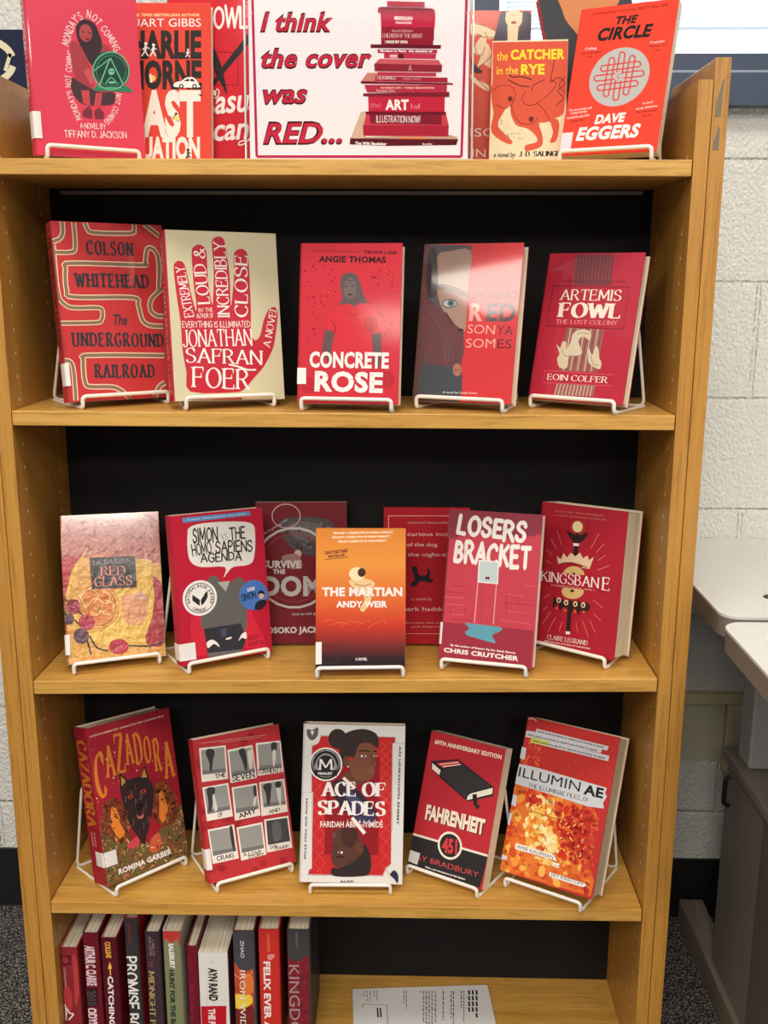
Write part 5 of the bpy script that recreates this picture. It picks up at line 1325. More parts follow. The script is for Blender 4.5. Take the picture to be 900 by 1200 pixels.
['l',268,7,[977,2102,975,2094,969,2088,961,2083,951,2080,940,2080,930,2082,919,2086,911,2092,905,2100,901,2108,901,2117,903,2125,909,2131,917,2136,926,2139,937,2139,948,2137,958,2133,967,2127,973,2119,977,2111,977,2102]],
['l',268,7,[996,2099,992,2087,984,2077,972,2069,957,2065,941,2065,925,2068,910,2074,897,2084,887,2095,882,2108,881,2120,885,2132,894,2142,906,2149,920,2154,936,2154,953,2151,968,2145,981,2135,990,2124,996,2111,996,2099]],
['l',268,7,[825,2085,824,2081,821,2078,817,2075,812,2074,807,2074,802,2075,797,2077,792,2080,789,2084,788,2088,787,2092,789,2096,791,2099,795,2102,800,2103,805,2103,811,2102,816,2100,820,2097,823,2093,825,2089,825,2085]],
['l',268,7,[844,2081,842,2073,836,2067,828,2062,819,2059,808,2059,797,2061,787,2065,779,2071,772,2079,769,2087,768,2096,771,2104,776,2110,784,2115,794,2118,805,2118,816,2116,826,2112,834,2106,840,2098,844,2090,844,2081]],
['l',268,7,[864,2078,860,2066,851,2056,839,2049,825,2045,809,2044,793,2047,777,2054,765,2063,755,2074,750,2087,749,2099,753,2111,761,2121,773,2128,788,2133,804,2133,820,2130,835,2124,848,2114,858,2103,863,2090,864,2078]],
['l',268,7,[976,2122,975,2118,972,2115,968,2112,963,2111,958,2111,952,2112,947,2114,943,2117,940,2121,938,2125,938,2129,939,2133,942,2136,946,2139,951,2140,956,2140,961,2139,967,2137,971,2134,974,2130,976,2126,976,2122]],
['l',268,7,[995,2118,993,2110,987,2104,979,2099,969,2096,958,2096,948,2098,937,2102,929,2108,922,2116,919,2124,918,2133,921,2141,927,2147,935,2152,944,2155,955,2155,966,2153,976,2149,985,2143,991,2135,995,2127,995,2118]],
['l',268,7,[1014,2115,1010,2103,1002,2093,990,2085,975,2081,959,2081,943,2084,928,2090,915,2100,905,2111,900,2124,899,2136,903,2148,912,2158,924,2166,938,2170,954,2170,971,2167,986,2161,999,2152,1008,2140,1014,2128,1014,2115]],
['l',268,7,[772,32,771,28,768,25,765,23,760,22,754,22,749,24,744,26,740,29,737,33,735,37,735,41,736,45,739,48,743,51,748,52,753,51,758,50,763,48,767,45,770,41,772,36,772,32]],
['l',268,7,[791,28,789,20,783,14,775,10,766,7,755,8,745,10,735,15,726,22,720,29,716,38,716,46,719,54,724,60,732,64,741,66,752,66,763,64,773,59,781,52,787,44,791,36,791,28]],
['l',268,7,[810,23,806,12,798,2,786,-4,772,-7,756,-7,740,-3,725,4,712,14,703,26,698,38,697,51,701,62,709,71,721,78,735,81,751,81,767,77,782,70,795,60,804,48,809,36,810,23]],
['l',268,7,[386,906,385,902,382,899,379,896,374,895,369,895,363,896,359,899,354,902,351,906,350,910,349,914,351,918,353,921,357,923,362,924,367,924,372,923,377,921,381,918,384,914,386,910,386,906]],
['l',268,7,[405,902,402,894,397,888,389,883,380,881,370,881,359,883,349,888,341,894,335,902,331,910,331,918,333,926,339,932,346,937,356,939,366,939,377,937,387,932,395,926,401,918,404,910,405,902]],
['l',268,7,[423,898,420,886,412,877,400,870,386,866,370,866,355,870,340,877,327,886,318,897,313,910,312,922,316,934,324,943,336,950,350,953,365,954,381,950,396,943,408,934,418,922,423,910,423,898]],
['l',268,7,[416,762,415,759,412,755,408,753,404,752,398,752,393,753,388,755,384,759,381,762,379,767,379,771,380,775,383,778,387,780,392,781,397,781,402,780,407,778,411,774,414,771,416,767,416,762]],
['l',268,7,[435,758,432,751,427,744,419,740,410,737,399,737,389,740,379,744,371,751,364,758,361,767,361,775,363,783,368,789,376,793,386,796,396,796,406,793,416,789,425,782,431,775,434,766,435,758]],
['l',268,7,[453,754,449,743,441,733,430,726,416,723,400,723,384,726,370,733,357,743,348,754,343,767,342,779,346,790,354,800,365,807,379,810,395,810,411,807,426,800,438,790,447,779,453,766,453,754]],
['l',268,7,[1089,2067,1088,2063,1085,2060,1081,2057,1076,2056,1071,2056,1065,2057,1060,2059,1056,2062,1053,2066,1051,2070,1051,2074,1052,2078,1055,2082,1059,2084,1064,2086,1069,2086,1075,2085,1080,2083,1084,2079,1087,2076,1089,2071,1089,2067]],
['l',268,7,[1109,2064,1106,2056,1100,2049,1092,2044,1082,2041,1072,2041,1061,2043,1050,2047,1042,2054,1035,2061,1032,2070,1031,2078,1034,2086,1040,2093,1048,2098,1057,2100,1068,2101,1079,2099,1089,2094,1098,2088,1105,2080,1108,2072,1109,2064]],
['l',268,7,[1128,2060,1124,2048,1115,2038,1103,2031,1089,2026,1072,2026,1056,2029,1041,2036,1028,2045,1018,2056,1013,2069,1012,2082,1016,2094,1024,2104,1036,2111,1051,2115,1067,2116,1084,2113,1099,2106,1112,2097,1122,2085,1127,2073,1128,2060]],
['l',268,7,[-57,884,-58,880,-61,877,-64,875,-69,874,-74,874,-79,875,-84,877,-88,880,-91,884,-93,888,-93,892,-92,896,-89,899,-85,901,-81,902,-76,902,-71,901,-66,899,-62,896,-59,892,-57,888,-57,884]],
['l',268,7,[-39,880,-41,872,-46,866,-54,862,-63,859,-73,859,-83,862,-93,866,-101,872,-107,880,-110,888,-111,896,-108,904,-103,910,-96,914,-87,917,-77,917,-66,915,-57,910,-49,904,-43,896,-39,888,-39,880]],
['l',268,7,[-21,876,-24,865,-32,855,-43,848,-57,845,-72,845,-88,848,-102,855,-114,864,-123,876,-128,888,-129,900,-125,912,-118,921,-106,928,-93,931,-77,931,-62,928,-48,921,-35,912,-26,900,-21,888,-21,876]],
['l',268,7,[-61,953,-62,949,-64,946,-68,944,-73,942,-78,942,-83,944,-88,946,-92,949,-95,953,-96,957,-97,961,-95,965,-93,968,-89,970,-85,971,-79,971,-74,970,-70,968,-65,965,-63,961,-61,957,-61,953]],
['l',268,7,[-42,949,-45,941,-50,935,-58,930,-67,928,-77,928,-87,930,-97,935,-105,941,-111,949,-114,957,-115,965,-112,972,-107,979,-100,983,-90,986,-80,986,-70,983,-60,979,-52,973,-46,965,-43,957,-42,949]],
['l',268,7,[-24,945,-28,933,-36,924,-47,917,-61,914,-76,914,-92,917,-106,924,-118,933,-127,944,-132,957,-133,969,-129,980,-121,990,-110,996,-96,1000,-81,1000,-66,997,-51,990,-39,981,-30,969,-25,957,-24,945]],
['l',268,7,[-17,1247,-18,1243,-20,1240,-24,1237,-29,1236,-34,1236,-39,1237,-44,1239,-48,1243,-51,1246,-53,1250,-53,1254,-52,1258,-49,1261,-45,1264,-41,1265,-35,1265,-30,1264,-26,1262,-21,1259,-18,1255,-17,1251,-17,1247]],
['l',268,7,[2,1243,-1,1235,-6,1229,-14,1224,-23,1222,-33,1222,-43,1224,-53,1228,-61,1234,-67,1242,-70,1250,-71,1258,-68,1266,-63,1272,-56,1277,-47,1279,-36,1279,-26,1277,-16,1273,-8,1267,-2,1259,1,1251,2,1243]],
['l',268,7,[20,1239,16,1227,8,1218,-3,1211,-17,1207,-32,1207,-48,1211,-62,1217,-74,1226,-83,1238,-88,1250,-89,1262,-85,1274,-78,1283,-66,1290,-52,1294,-37,1294,-22,1291,-7,1284,5,1275,14,1263,19,1251,20,1239]],
['l',268,7,[908,108,907,104,904,101,900,99,896,98,890,98,885,99,880,102,876,105,872,109,871,113,871,117,872,121,875,124,878,126,883,128,889,127,894,126,899,124,903,120,906,117,908,112,908,108]],
['l',268,7,[927,104,925,96,919,90,911,85,902,83,891,83,880,86,870,91,862,97,856,105,852,114,852,122,854,129,860,136,868,140,877,142,888,142,899,140,909,135,917,128,923,120,927,112,927,104]],
['l',268,7,[946,99,942,88,934,78,922,72,908,68,892,69,876,73,861,80,848,90,839,101,833,114,833,126,837,138,845,147,857,154,871,157,887,157,903,153,918,146,931,136,940,124,946,112,946,99]],
['l',268,7,[78,1391,76,1387,74,1384,70,1382,65,1380,60,1380,55,1381,50,1384,46,1387,43,1390,41,1394,41,1399,42,1402,45,1406,49,1408,53,1409,59,1409,64,1408,69,1406,73,1403,76,1399,77,1395,78,1391]],
['l',268,7,[96,1387,93,1379,88,1373,81,1368,71,1366,61,1366,51,1368,41,1372,33,1378,27,1386,23,1394,23,1402,25,1410,31,1416,38,1421,47,1424,58,1424,68,1421,78,1417,86,1411,92,1403,95,1395,96,1387]],
['l',268,7,[114,1383,110,1372,103,1362,91,1355,77,1351,62,1351,46,1355,32,1361,20,1370,11,1382,5,1394,5,1406,8,1418,16,1427,28,1434,42,1438,57,1438,72,1435,87,1428,99,1419,108,1408,113,1396,114,1383]],
['l',268,7,[852,667,851,663,848,660,844,658,839,656,834,656,829,658,824,660,819,663,816,667,815,671,814,675,816,679,818,682,822,685,827,686,833,686,838,685,843,682,847,679,850,675,852,671,852,667]],
['l',268,7,[871,663,869,655,863,648,855,644,846,642,835,642,824,644,814,649,806,655,799,663,796,671,795,680,798,687,804,694,811,698,821,701,832,701,842,698,853,693,861,687,867,679,871,671,871,663]],
['l',268,7,[890,658,886,647,878,637,866,630,852,627,836,627,820,631,805,638,792,647,782,659,777,671,777,684,780,695,789,705,800,712,815,715,831,715,847,712,862,705,875,695,884,683,890,671,890,658]],
['l',268,7,[292,794,291,790,288,787,284,785,279,783,274,783,269,785,264,787,260,790,257,794,255,798,255,802,256,806,259,809,263,811,267,812,273,812,278,811,283,809,287,806,290,802,292,798,292,794]],
['l',268,7,[310,790,308,782,302,776,295,771,285,769,275,769,265,771,255,776,247,782,240,790,237,798,237,806,239,814,244,820,252,825,261,827,272,827,282,825,292,820,300,814,306,806,310,798,310,790]],
['l',268,7,[329,785,325,774,317,765,305,758,291,754,276,754,260,758,246,765,233,774,224,786,219,798,218,810,222,822,230,831,241,838,255,841,271,841,287,838,301,831,314,822,323,810,328,798,329,785]],
['l',268,7,[83,201,82,197,80,194,76,192,71,191,66,191,61,192,56,195,52,198,49,202,47,206,47,210,48,213,51,217,55,219,59,220,64,220,70,218,74,216,79,213,82,209,83,205,83,201]],
['l',268,7,[102,196,99,189,94,183,86,179,77,176,67,177,57,179,47,184,39,190,33,198,30,206,29,214,31,222,37,228,44,232,53,234,64,234,74,232,84,227,92,221,98,213,101,205,102,196]],
['l',268,7,[120,192,116,181,108,172,97,165,83,162,68,162,52,166,38,173,26,183,17,194,12,206,11,219,15,230,22,239,34,245,48,249,63,248,78,245,93,238,105,228,114,217,119,204,120,192]],
['l',268,7,[401,789,400,785,397,782,394,780,389,778,384,778,378,780,374,782,369,785,366,789,365,793,364,797,366,801,368,804,372,806,377,807,382,807,387,806,392,804,396,801,399,797,401,793,401,789]],
['l',268,7,[420,785,417,777,412,771,404,766,395,764,385,764,374,766,364,771,356,777,350,785,346,793,346,801,348,809,354,815,361,820,371,822,381,822,392,820,402,815,410,809,416,801,419,793,420,785]],
['l',268,7,[439,780,435,769,427,759,415,753,401,749,385,749,370,753,355,760,342,769,333,781,328,793,327,805,331,817,339,826,351,833,365,837,380,837,396,833,411,826,423,817,433,805,438,793,439,780]],
['l',268,7,[541,744,540,741,537,737,533,735,529,734,523,734,518,735,513,737,509,741,506,744,504,749,504,753,505,757,508,760,512,762,517,763,522,763,527,762,532,760,536,757,539,753,541,749,541,744]],
['l',268,7,[560,740,557,733,552,726,544,722,535,719,524,719,514,722,504,726,495,733,489,740,486,749,485,757,488,765,493,771,501,775,510,778,521,778,532,775,541,771,550,764,556,757,559,748,560,740]],
['l',268,7,[579,736,575,724,567,715,555,708,541,705,525,705,509,708,494,715,482,725,473,736,467,749,467,761,471,773,479,782,490,789,504,792,520,792,536,789,551,782,563,772,573,761,578,748,579,736]],
['l',268,7,[459,890,458,886,455,883,451,881,447,880,441,880,436,881,431,883,427,886,424,890,422,894,422,898,423,902,426,905,430,908,435,909,440,909,445,908,450,905,454,902,457,898,459,894,459,890]],
['l',268,7,[478,886,475,878,470,872,462,867,453,865,442,865,432,867,422,872,414,878,407,886,404,894,404,903,406,910,411,916,419,921,429,923,439,923,450,921,459,917,468,910,474,903,477,894,478,886]],
['l',268,7,[496,882,493,870,485,861,473,854,459,851,443,851,427,854,413,861,400,870,391,882,386,894,385,907,389,918,397,928,408,934,423,938,438,938,454,935,469,928,481,918,491,907,496,894,496,882]],
['l',268,7,[109,1794,108,1790,106,1787,102,1785,97,1783,92,1783,87,1784,82,1786,78,1789,75,1793,73,1797,73,1801,74,1805,77,1808,81,1811,85,1812,90,1812,96,1811,100,1809,105,1806,108,1802,109,1798,109,1794]],
['l',268,7,[128,1790,125,1783,120,1776,112,1772,103,1769,93,1769,82,1771,73,1775,65,1781,58,1789,55,1797,55,1805,57,1813,62,1819,70,1824,79,1827,90,1827,100,1825,110,1820,118,1814,124,1807,127,1799,128,1790]],
['l',268,7,[146,1787,142,1775,134,1765,123,1758,109,1755,94,1754,78,1757,64,1764,51,1773,42,1784,37,1796,36,1809,40,1820,48,1830,59,1837,73,1841,89,1841,104,1838,119,1832,131,1823,140,1811,145,1799,146,1787]],
['l',268,7,[92,1334,91,1330,89,1327,85,1325,80,1323,75,1323,70,1324,65,1327,61,1330,58,1333,56,1338,56,1342,57,1345,60,1349,64,1351,68,1352,73,1352,79,1351,83,1349,87,1346,90,1342,92,1338,92,1334]],
['l',268,7,[111,1330,108,1322,103,1316,95,1311,86,1309,76,1309,65,1311,56,1315,48,1322,42,1329,38,1337,38,1346,40,1353,45,1360,53,1364,62,1367,72,1367,83,1365,93,1360,101,1354,107,1347,110,1338,111,1330]],
['l',268,7,[129,1326,125,1315,117,1305,106,1298,92,1295,77,1294,61,1298,47,1304,34,1314,25,1325,20,1337,19,1349,23,1361,31,1370,42,1377,56,1381,72,1381,87,1378,102,1371,114,1362,123,1351,128,1339,129,1326]],
['l',268,7,[1236,10,1235,6,1232,3,1228,1,1223,0,1217,0,1212,1,1207,4,1203,7,1199,11,1198,15,1197,19,1199,23,1202,26,1206,28,1210,30,1216,29,1221,28,1226,26,1231,22,1234,18,1236,14,1236,10]],
['l',268,7,[1255,5,1253,-2,1247,-9,1239,-13,1229,-15,1218,-15,1207,-12,1197,-7,1188,-1,1182,7,1179,16,1178,24,1181,32,1186,38,1194,42,1204,45,1215,44,1226,42,1236,37,1245,30,1251,22,1255,14,1255,5]],
['l',268,7,[1275,1,1271,-11,1262,-20,1250,-27,1235,-30,1219,-30,1203,-26,1187,-19,1174,-9,1165,3,1160,16,1159,29,1163,40,1171,50,1183,56,1198,59,1214,59,1231,55,1246,48,1259,38,1269,26,1274,13,1275,1]],
['l',268,7,[558,821,557,818,554,814,550,812,546,811,540,811,535,812,530,814,526,818,523,821,521,826,521,830,522,834,525,837,529,839,534,840,539,840,544,839,549,837,553,834,556,830,558,826,558,821]],
['l',268,7,[577,817,574,810,569,803,561,799,552,796,541,796,531,799,521,803,512,810,506,817,503,826,502,834,505,842,510,848,518,852,528,855,538,855,549,852,559,848,567,842,573,834,577,826,577,817]],
['l',268,7,[596,813,592,802,584,792,572,785,558,782,542,782,526,785,511,792,499,802,490,813,484,826,484,838,488,850,496,859,507,866,521,869,537,869,553,866,568,859,581,850,590,838,595,826,596,813]],
['l',268,7,[853,2078,851,2074,849,2071,845,2068,840,2067,835,2067,829,2068,824,2070,820,2073,817,2077,815,2081,815,2085,816,2089,819,2092,823,2095,828,2096,833,2096,838,2095,843,2093,848,2090,851,2086,853,2082,853,2078]],
['l',268,7,[872,2074,869,2066,864,2060,856,2055,846,2052,835,2052,825,2054,814,2058,806,2064,800,2072,796,2080,796,2089,798,2097,804,2103,812,2108,821,2111,832,2111,843,2109,853,2105,862,2099,868,2091,871,2083,872,2074]],
['l',268,7,[891,2071,887,2059,879,2049,867,2041,852,2037,836,2037,820,2040,805,2046,792,2056,783,2067,777,2080,777,2092,781,2104,789,2114,801,2121,815,2126,831,2126,848,2123,863,2117,876,2107,885,2096,890,2083,891,2071]],
['l',268,7,[46,1128,45,1124,42,1121,38,1119,34,1118,29,1118,23,1119,19,1121,15,1124,12,1128,10,1132,10,1136,11,1140,13,1143,17,1145,22,1146,27,1146,32,1145,37,1143,41,1140,44,1136,46,1132,46,1128]],
['l',268,7,[64,1124,62,1116,56,1110,49,1106,40,1103,29,1103,19,1105,9,1110,1,1116,-5,1124,-8,1132,-9,1140,-6,1148,-1,1154,7,1158,16,1161,26,1161,36,1159,46,1154,54,1148,60,1141,64,1132,64,1124]],
['l',268,7,[82,1120,79,1109,71,1099,59,1092,46,1089,30,1089,15,1092,0,1099,-12,1108,-21,1119,-26,1132,-27,1144,-23,1155,-15,1165,-4,1172,10,1175,25,1175,41,1172,55,1165,68,1156,77,1145,82,1132,82,1120]],
['l',268,7,[840,2020,838,2017,836,2013,832,2011,827,2009,821,2009,816,2010,811,2012,807,2016,804,2019,802,2023,802,2028,803,2032,806,2035,810,2037,814,2039,820,2039,825,2038,830,2036,834,2033,838,2029,839,2025,840,2020]],
['l',268,7,[859,2017,856,2009,851,2002,843,1997,833,1995,822,1994,811,1996,801,2001,793,2007,786,2015,783,2023,783,2031,785,2039,791,2046,799,2051,808,2053,819,2054,830,2052,840,2047,848,2041,855,2034,858,2025,859,2017]],
['l',268,7,[878,2013,874,2001,866,1991,854,1984,839,1980,823,1980,807,1983,792,1989,779,1998,769,2010,764,2022,764,2035,767,2047,776,2057,788,2064,802,2068,818,2069,834,2066,850,2059,862,2050,872,2038,877,2026,878,2013]],
['l',268,7,[214,198,213,194,210,191,206,189,202,188,197,188,191,189,187,191,182,195,179,199,178,203,177,207,179,210,181,214,185,216,190,217,195,217,200,215,205,213,209,210,212,206,214,202,214,198]],
['l',268,7,[232,193,230,186,225,180,217,175,208,173,197,173,187,176,177,181,169,187,163,195,160,203,159,211,162,219,167,225,175,229,184,231,194,231,204,229,214,224,222,218,228,210,232,202,232,193]],
['l',268,7,[251,189,247,178,239,169,228,162,214,159,198,159,183,163,168,170,156,179,147,191,142,203,141,216,145,227,153,236,164,243,178,246,193,246,209,242,223,235,236,225,245,214,250,201,251,189]],
['l',268,7,[30,1101,28,1097,26,1094,22,1092,17,1090,12,1090,7,1091,2,1094,-2,1097,-5,1100,-7,1105,-7,1109,-6,1112,-3,1116,1,1118,5,1119,11,1119,16,1118,21,1116,25,1113,28,1109,29,1105,30,1101]],
['l',268,7,[48,1097,45,1089,40,1083,32,1078,23,1076,13,1076,3,1078,-7,1083,-15,1089,-21,1096,-24,1104,-25,1113,-22,1120,-17,1127,-10,1131,0,1134,10,1134,20,1131,30,1127,38,1121,44,1113,47,1105,48,1097]],
['l',268,7,[66,1093,62,1081,54,1072,43,1065,29,1062,14,1061,-2,1065,-16,1071,-28,1081,-37,1092,-42,1104,-43,1117,-39,1128,-32,1137,-20,1144,-6,1148,9,1148,24,1145,39,1138,51,1129,60,1117,65,1105,66,1093]],
['l',268,7,[-58,662,-59,659,-62,656,-65,653,-70,652,-75,652,-80,653,-85,656,-89,659,-92,663,-94,667,-94,671,-93,674,-90,678,-86,680,-82,681,-77,681,-71,680,-67,677,-63,674,-60,671,-58,666,-58,662]],
['l',268,7,[-40,658,-42,651,-47,644,-55,640,-64,638,-74,638,-84,640,-94,645,-102,651,-108,659,-111,667,-112,675,-109,682,-104,689,-97,693,-88,695,-77,695,-67,693,-58,688,-49,682,-43,675,-40,666,-40,658]],
['l',268,7,[-22,654,-25,643,-33,633,-44,627,-58,623,-73,624,-89,627,-103,634,-115,643,-124,655,-129,667,-130,679,-126,690,-118,700,-107,706,-93,710,-78,710,-63,706,-48,699,-36,690,-27,679,-22,666,-22,654]],
['l',268,7,[10,835,9,831,7,828,3,825,-2,824,-7,824,-12,825,-17,828,-21,831,-24,835,-26,839,-26,843,-25,847,-22,850,-18,852,-14,853,-8,853,-3,852,1,850,6,846,9,843,10,839,10,835]],
['l',268,7,[29,830,26,823,21,817,13,812,4,810,-6,810,-16,812,-26,817,-34,823,-40,830,-43,839,-44,847,-41,854,-36,861,-29,865,-19,867,-9,867,1,865,11,861,19,854,25,847,28,839,29,830]],
['l',268,7,[47,826,43,815,35,806,24,799,10,795,-5,795,-21,799,-35,806,-47,815,-56,826,-61,839,-62,851,-58,862,-50,872,-39,878,-25,882,-10,882,5,878,20,872,32,862,41,851,46,839,47,826]],
['l',268,7,[1246,75,1245,71,1242,68,1238,65,1233,64,1228,64,1222,66,1217,68,1213,71,1210,75,1208,80,1208,84,1209,88,1212,91,1216,93,1221,94,1226,94,1232,93,1237,90,1241,87,1244,83,1246,79,1246,75]],
['l',268,7,[1266,70,1263,62,1257,56,1249,52,1239,49,1229,50,1218,52,1207,57,1199,64,1192,71,1189,80,1188,88,1191,96,1197,102,1205,107,1214,109,1225,109,1236,106,1247,101,1255,95,1262,87,1265,78,1266,70]],
['l',268,7,[1285,65,1281,54,1273,44,1260,38,1246,34,1229,35,1213,39,1198,46,1185,56,1175,68,1170,80,1169,93,1173,104,1181,114,1194,121,1208,124,1225,124,1241,120,1256,112,1269,103,1279,91,1284,78,1285,65]],
['l',268,7,[1458,1897,1456,1893,1454,1889,1449,1887,1444,1886,1439,1885,1433,1886,1428,1889,1424,1892,1420,1896,1419,1900,1418,1904,1420,1908,1423,1912,1427,1914,1432,1915,1437,1916,1443,1914,1448,1912,1452,1909,1456,1905,1458,1901,1458,1897]],
['l',268,7,[1477,1893,1475,1885,1469,1878,1461,1873,1451,1871,1440,1870,1428,1872,1418,1877,1409,1883,1403,1891,1399,1899,1399,1908,1402,1916,1407,1923,1415,1928,1425,1930,1436,1931,1448,1929,1458,1924,1467,1918,1473,1910,1477,1902,1477,1893]],
['l',268,7,[1497,1889,1493,1877,1484,1867,1472,1860,1457,1856,1440,1855,1424,1858,1408,1865,1395,1875,1385,1886,1380,1899,1379,1912,1383,1924,1392,1934,1404,1941,1419,1945,1436,1946,1452,1943,1468,1936,1481,1926,1491,1915,1496,1902,1497,1889]],
['l',268,7,[587,834,586,830,583,827,579,825,575,824,569,824,564,825,559,827,555,830,552,834,550,838,550,842,551,846,554,849,558,852,563,853,568,853,573,852,578,849,582,846,585,842,587,838,587,834]],
['l',268,7,[606,830,603,822,598,816,590,811,581,809,570,809,560,811,550,816,541,822,535,830,532,838,531,847,534,854,539,861,547,865,556,868,567,868,578,865,588,861,596,854,602,847,606,838,606,830]],
['l',268,7,[625,826,621,814,613,805,601,798,587,794,571,794,555,798,540,805,528,814,518,826,513,838,513,851,516,862,524,872,536,879,550,882,566,882,582,879,597,872,610,862,619,851,624,838,625,826]],
['l',268,7,[458,749,456,746,454,743,450,740,445,739,440,739,435,740,430,743,426,746,423,750,421,754,421,758,422,762,425,765,428,767,433,768,438,768,444,767,449,765,453,762,456,758,458,754,458,749]],
['l',268,7,[476,745,474,738,468,731,461,727,451,725,441,725,430,727,420,732,412,738,406,745,403,754,402,762,405,770,410,776,418,780,427,783,438,783,448,780,458,776,466,770,472,762,476,754,476,745]],
['l',268,7,[495,741,491,730,483,720,472,713,457,710,442,710,426,714,411,720,399,730,389,741,384,754,384,766,387,778,395,787,407,794,421,797,437,797,453,794,467,787,480,777,489,766,494,754,495,741]],
['l',268,7,[32,905,31,901,28,898,25,896,20,895,15,895,10,896,5,898,1,901,-2,905,-4,909,-4,913,-3,917,0,920,3,922,8,924,13,924,18,922,23,920,27,917,30,913,32,909,32,905]],
['l',268,7,[50,901,48,893,43,887,35,883,26,880,16,880,5,883,-4,887,-12,893,-18,901,-22,909,-22,917,-20,925,-15,931,-7,936,2,938,12,938,23,936,32,931,40,925,46,917,50,909,50,901]],
['l',268,7,[69,897,65,886,57,876,46,869,32,866,16,866,1,869,-13,876,-26,886,-35,897,-40,909,-40,921,-37,933,-29,942,-18,949,-4,952,12,952,27,949,41,942,54,933,63,922,68,909,69,897]],
['l',268,7,[244,186,242,183,240,180,236,177,231,176,226,176,221,178,216,180,212,183,209,187,207,191,207,195,208,199,211,202,215,204,219,205,224,205,230,204,234,202,239,198,242,195,243,190,244,186]],
['l',268,7,[262,182,259,174,254,168,246,164,237,162,227,162,216,164,207,169,199,176,193,183,189,191,189,200,191,207,196,213,204,218,213,220,224,220,234,217,244,212,252,206,258,198,261,190,262,182]],
['l',268,7,[280,177,276,166,269,157,257,150,243,147,228,148,212,151,198,158,185,168,176,179,171,192,170,204,174,215,182,225,193,231,207,234,223,234,238,230,253,223,265,214,274,202,279,190,280,177]],
['l',268,7,[83,331,82,328,79,325,75,322,71,321,65,321,60,323,55,325,51,328,48,332,47,336,46,340,48,344,50,347,54,349,59,350,64,350,69,349,74,347,78,343,81,340,83,335,83,331]],
['l',268,7,[101,327,98,320,93,313,86,309,76,307,66,307,56,309,46,314,38,320,32,328,29,336,28,344,31,352,36,358,44,362,53,365,63,364,73,362,83,357,91,351,97,343,100,335,101,327]],
['l',268,7,[119,323,115,311,108,302,96,296,82,292,67,293,52,296,37,303,25,313,16,324,11,337,10,349,14,360,22,369,33,376,47,379,62,379,78,375,92,368,104,359,113,347,118,335,119,323]],
['p',269,[91,2082,521,2045,494,1523,72,1558]],
['p',270,[117,2043,493,2021,472,1635,97,1666]],
['p',271,[97,1666,100,1733,475,1689,472,1635]],
['p',269,[539,1966,957,1966,961,1443,525,1448]],
['p',270,[564,1933,936,1936,945,1544,556,1544]],
['p',271,[556,1544,558,1614,944,1598,945,1544]],
['p',269,[1016,1985,1435,1946,1419,1443,979,1469]],
['p',270,[1044,1952,1414,1924,1400,1524,1019,1547]],
['p',271,[1019,1547,1024,1620,1402,1580,1400,1524]],
['p',269,[68,1475,485,1460,496,936,77,952]],
['p',270,[93,1447,461,1436,472,1048,99,1055]],
['p',271,[99,1055,98,1125,471,1102,472,1048]],
['p',269,[535,1377,950,1360,946,852,520,860]],
['p',270,[560,1349,929,1334,928,960,553,969]],
['p',271,[553,969,554,1037,929,1012,928,960]],
['p',269,[990,1363,1414,1334,1407,809,960,833]],
['p',270,[1016,1334,1386,1314,1389,930,1010,961]],
['p',271,[1010,961,1011,1028,1388,983,1389,930]],
['p',269,[72,820,496,808,506,279,86,290]],
['p',270,[92,793,468,778,484,402,108,408]],
['p',271,[108,408,105,477,482,455,484,402]],
['p',269,[532,750,960,741,960,228,541,232]],
['p',270,[557,722,932,710,936,337,567,344]],
['p',271,[567,344,565,412,935,389,936,337]],
['p',269,[994,772,1403,744,1404,237,974,255]],
['p',272,[1023,745,1380,717,1383,344,1008,366]],
['p',273,[190,1995,195,2010,203,2025,214,2036,230,2042,248,2044,267,2041,288,2035,310,2023,325,2007,329,1983,328,1953,324,1930,320,1921,314,1917,307,1903,296,1869,284,1825,272,1785,264,1752,256,1723,248,1703,237,1693,227,1692,220,1704,219,1735,223,1778,224,1817,221,1845,216,1867,210,1888,204,1907,198,1925,193,1942,190,1960,189,1978]],
['p',273,[719,1903,720,1925,727,1935,741,1941,766,1946,797,1946,821,1935,831,1908,834,1870,835,1823,836,1757,834,1682,829,1627,817,1602,802,1595,787,1608,777,1645,768,1701,758,1757,744,1810,728,1863]],
['p',274,[862,1876,885,1897,916,1903,936,1880,934,1805,921,1700,907,1623,894,1595,881,1593,870,1607,864,1640,860,1688,858,1737,856,1788,855,1839]],
['p',273,[1270,1932,1299,1944,1337,1939,1364,1924,1368,1896,1360,1859,1350,1823,1342,1789,1332,1756,1319,1740,1301,1746,1281,1767,1267,1797,1260,1842,1260,1895]],
['p',274,[1278,1806,1299,1827,1324,1823,1336,1795,1327,1731,1305,1645,1285,1582,1271,1559,1258,1559,1253,1584,1256,1651,1265,1741]],
['p',273,[135,1445,172,1458,224,1451,261,1434,269,1413,263,1381,248,1335,223,1259,190,1169,162,1104,144,1079,131,1080,124,1099,124,1142,131,1205,136,1268,132,1333,126,1399]],
['p',274,[213,1320,222,1342,234,1339,245,1313,255,1249,265,1163,265,1100,249,1074,225,1071,208,1094,204,1161,207,1253]],
['p',273,[886,1320,901,1336,920,1336,932,1319,934,1274,928,1213,920,1169,906,1156,888,1160,877,1179,875,1221,878,1278]],
['p',274,[871,1134,888,1153,908,1165,918,1158,910,1118,892,1059,875,1018,861,1009,849,1018,843,1036,847,1065,858,1104]],
['p',273,[1048,1300,1087,1316,1145,1319,1185,1308,1193,1284,1184,1246,1170,1198,1155,1128,1136,1049,1118,993,1103,974,1089,979,1079,1001,1077,1047,1079,1111,1077,1171,1063,1221,1046,1267]],
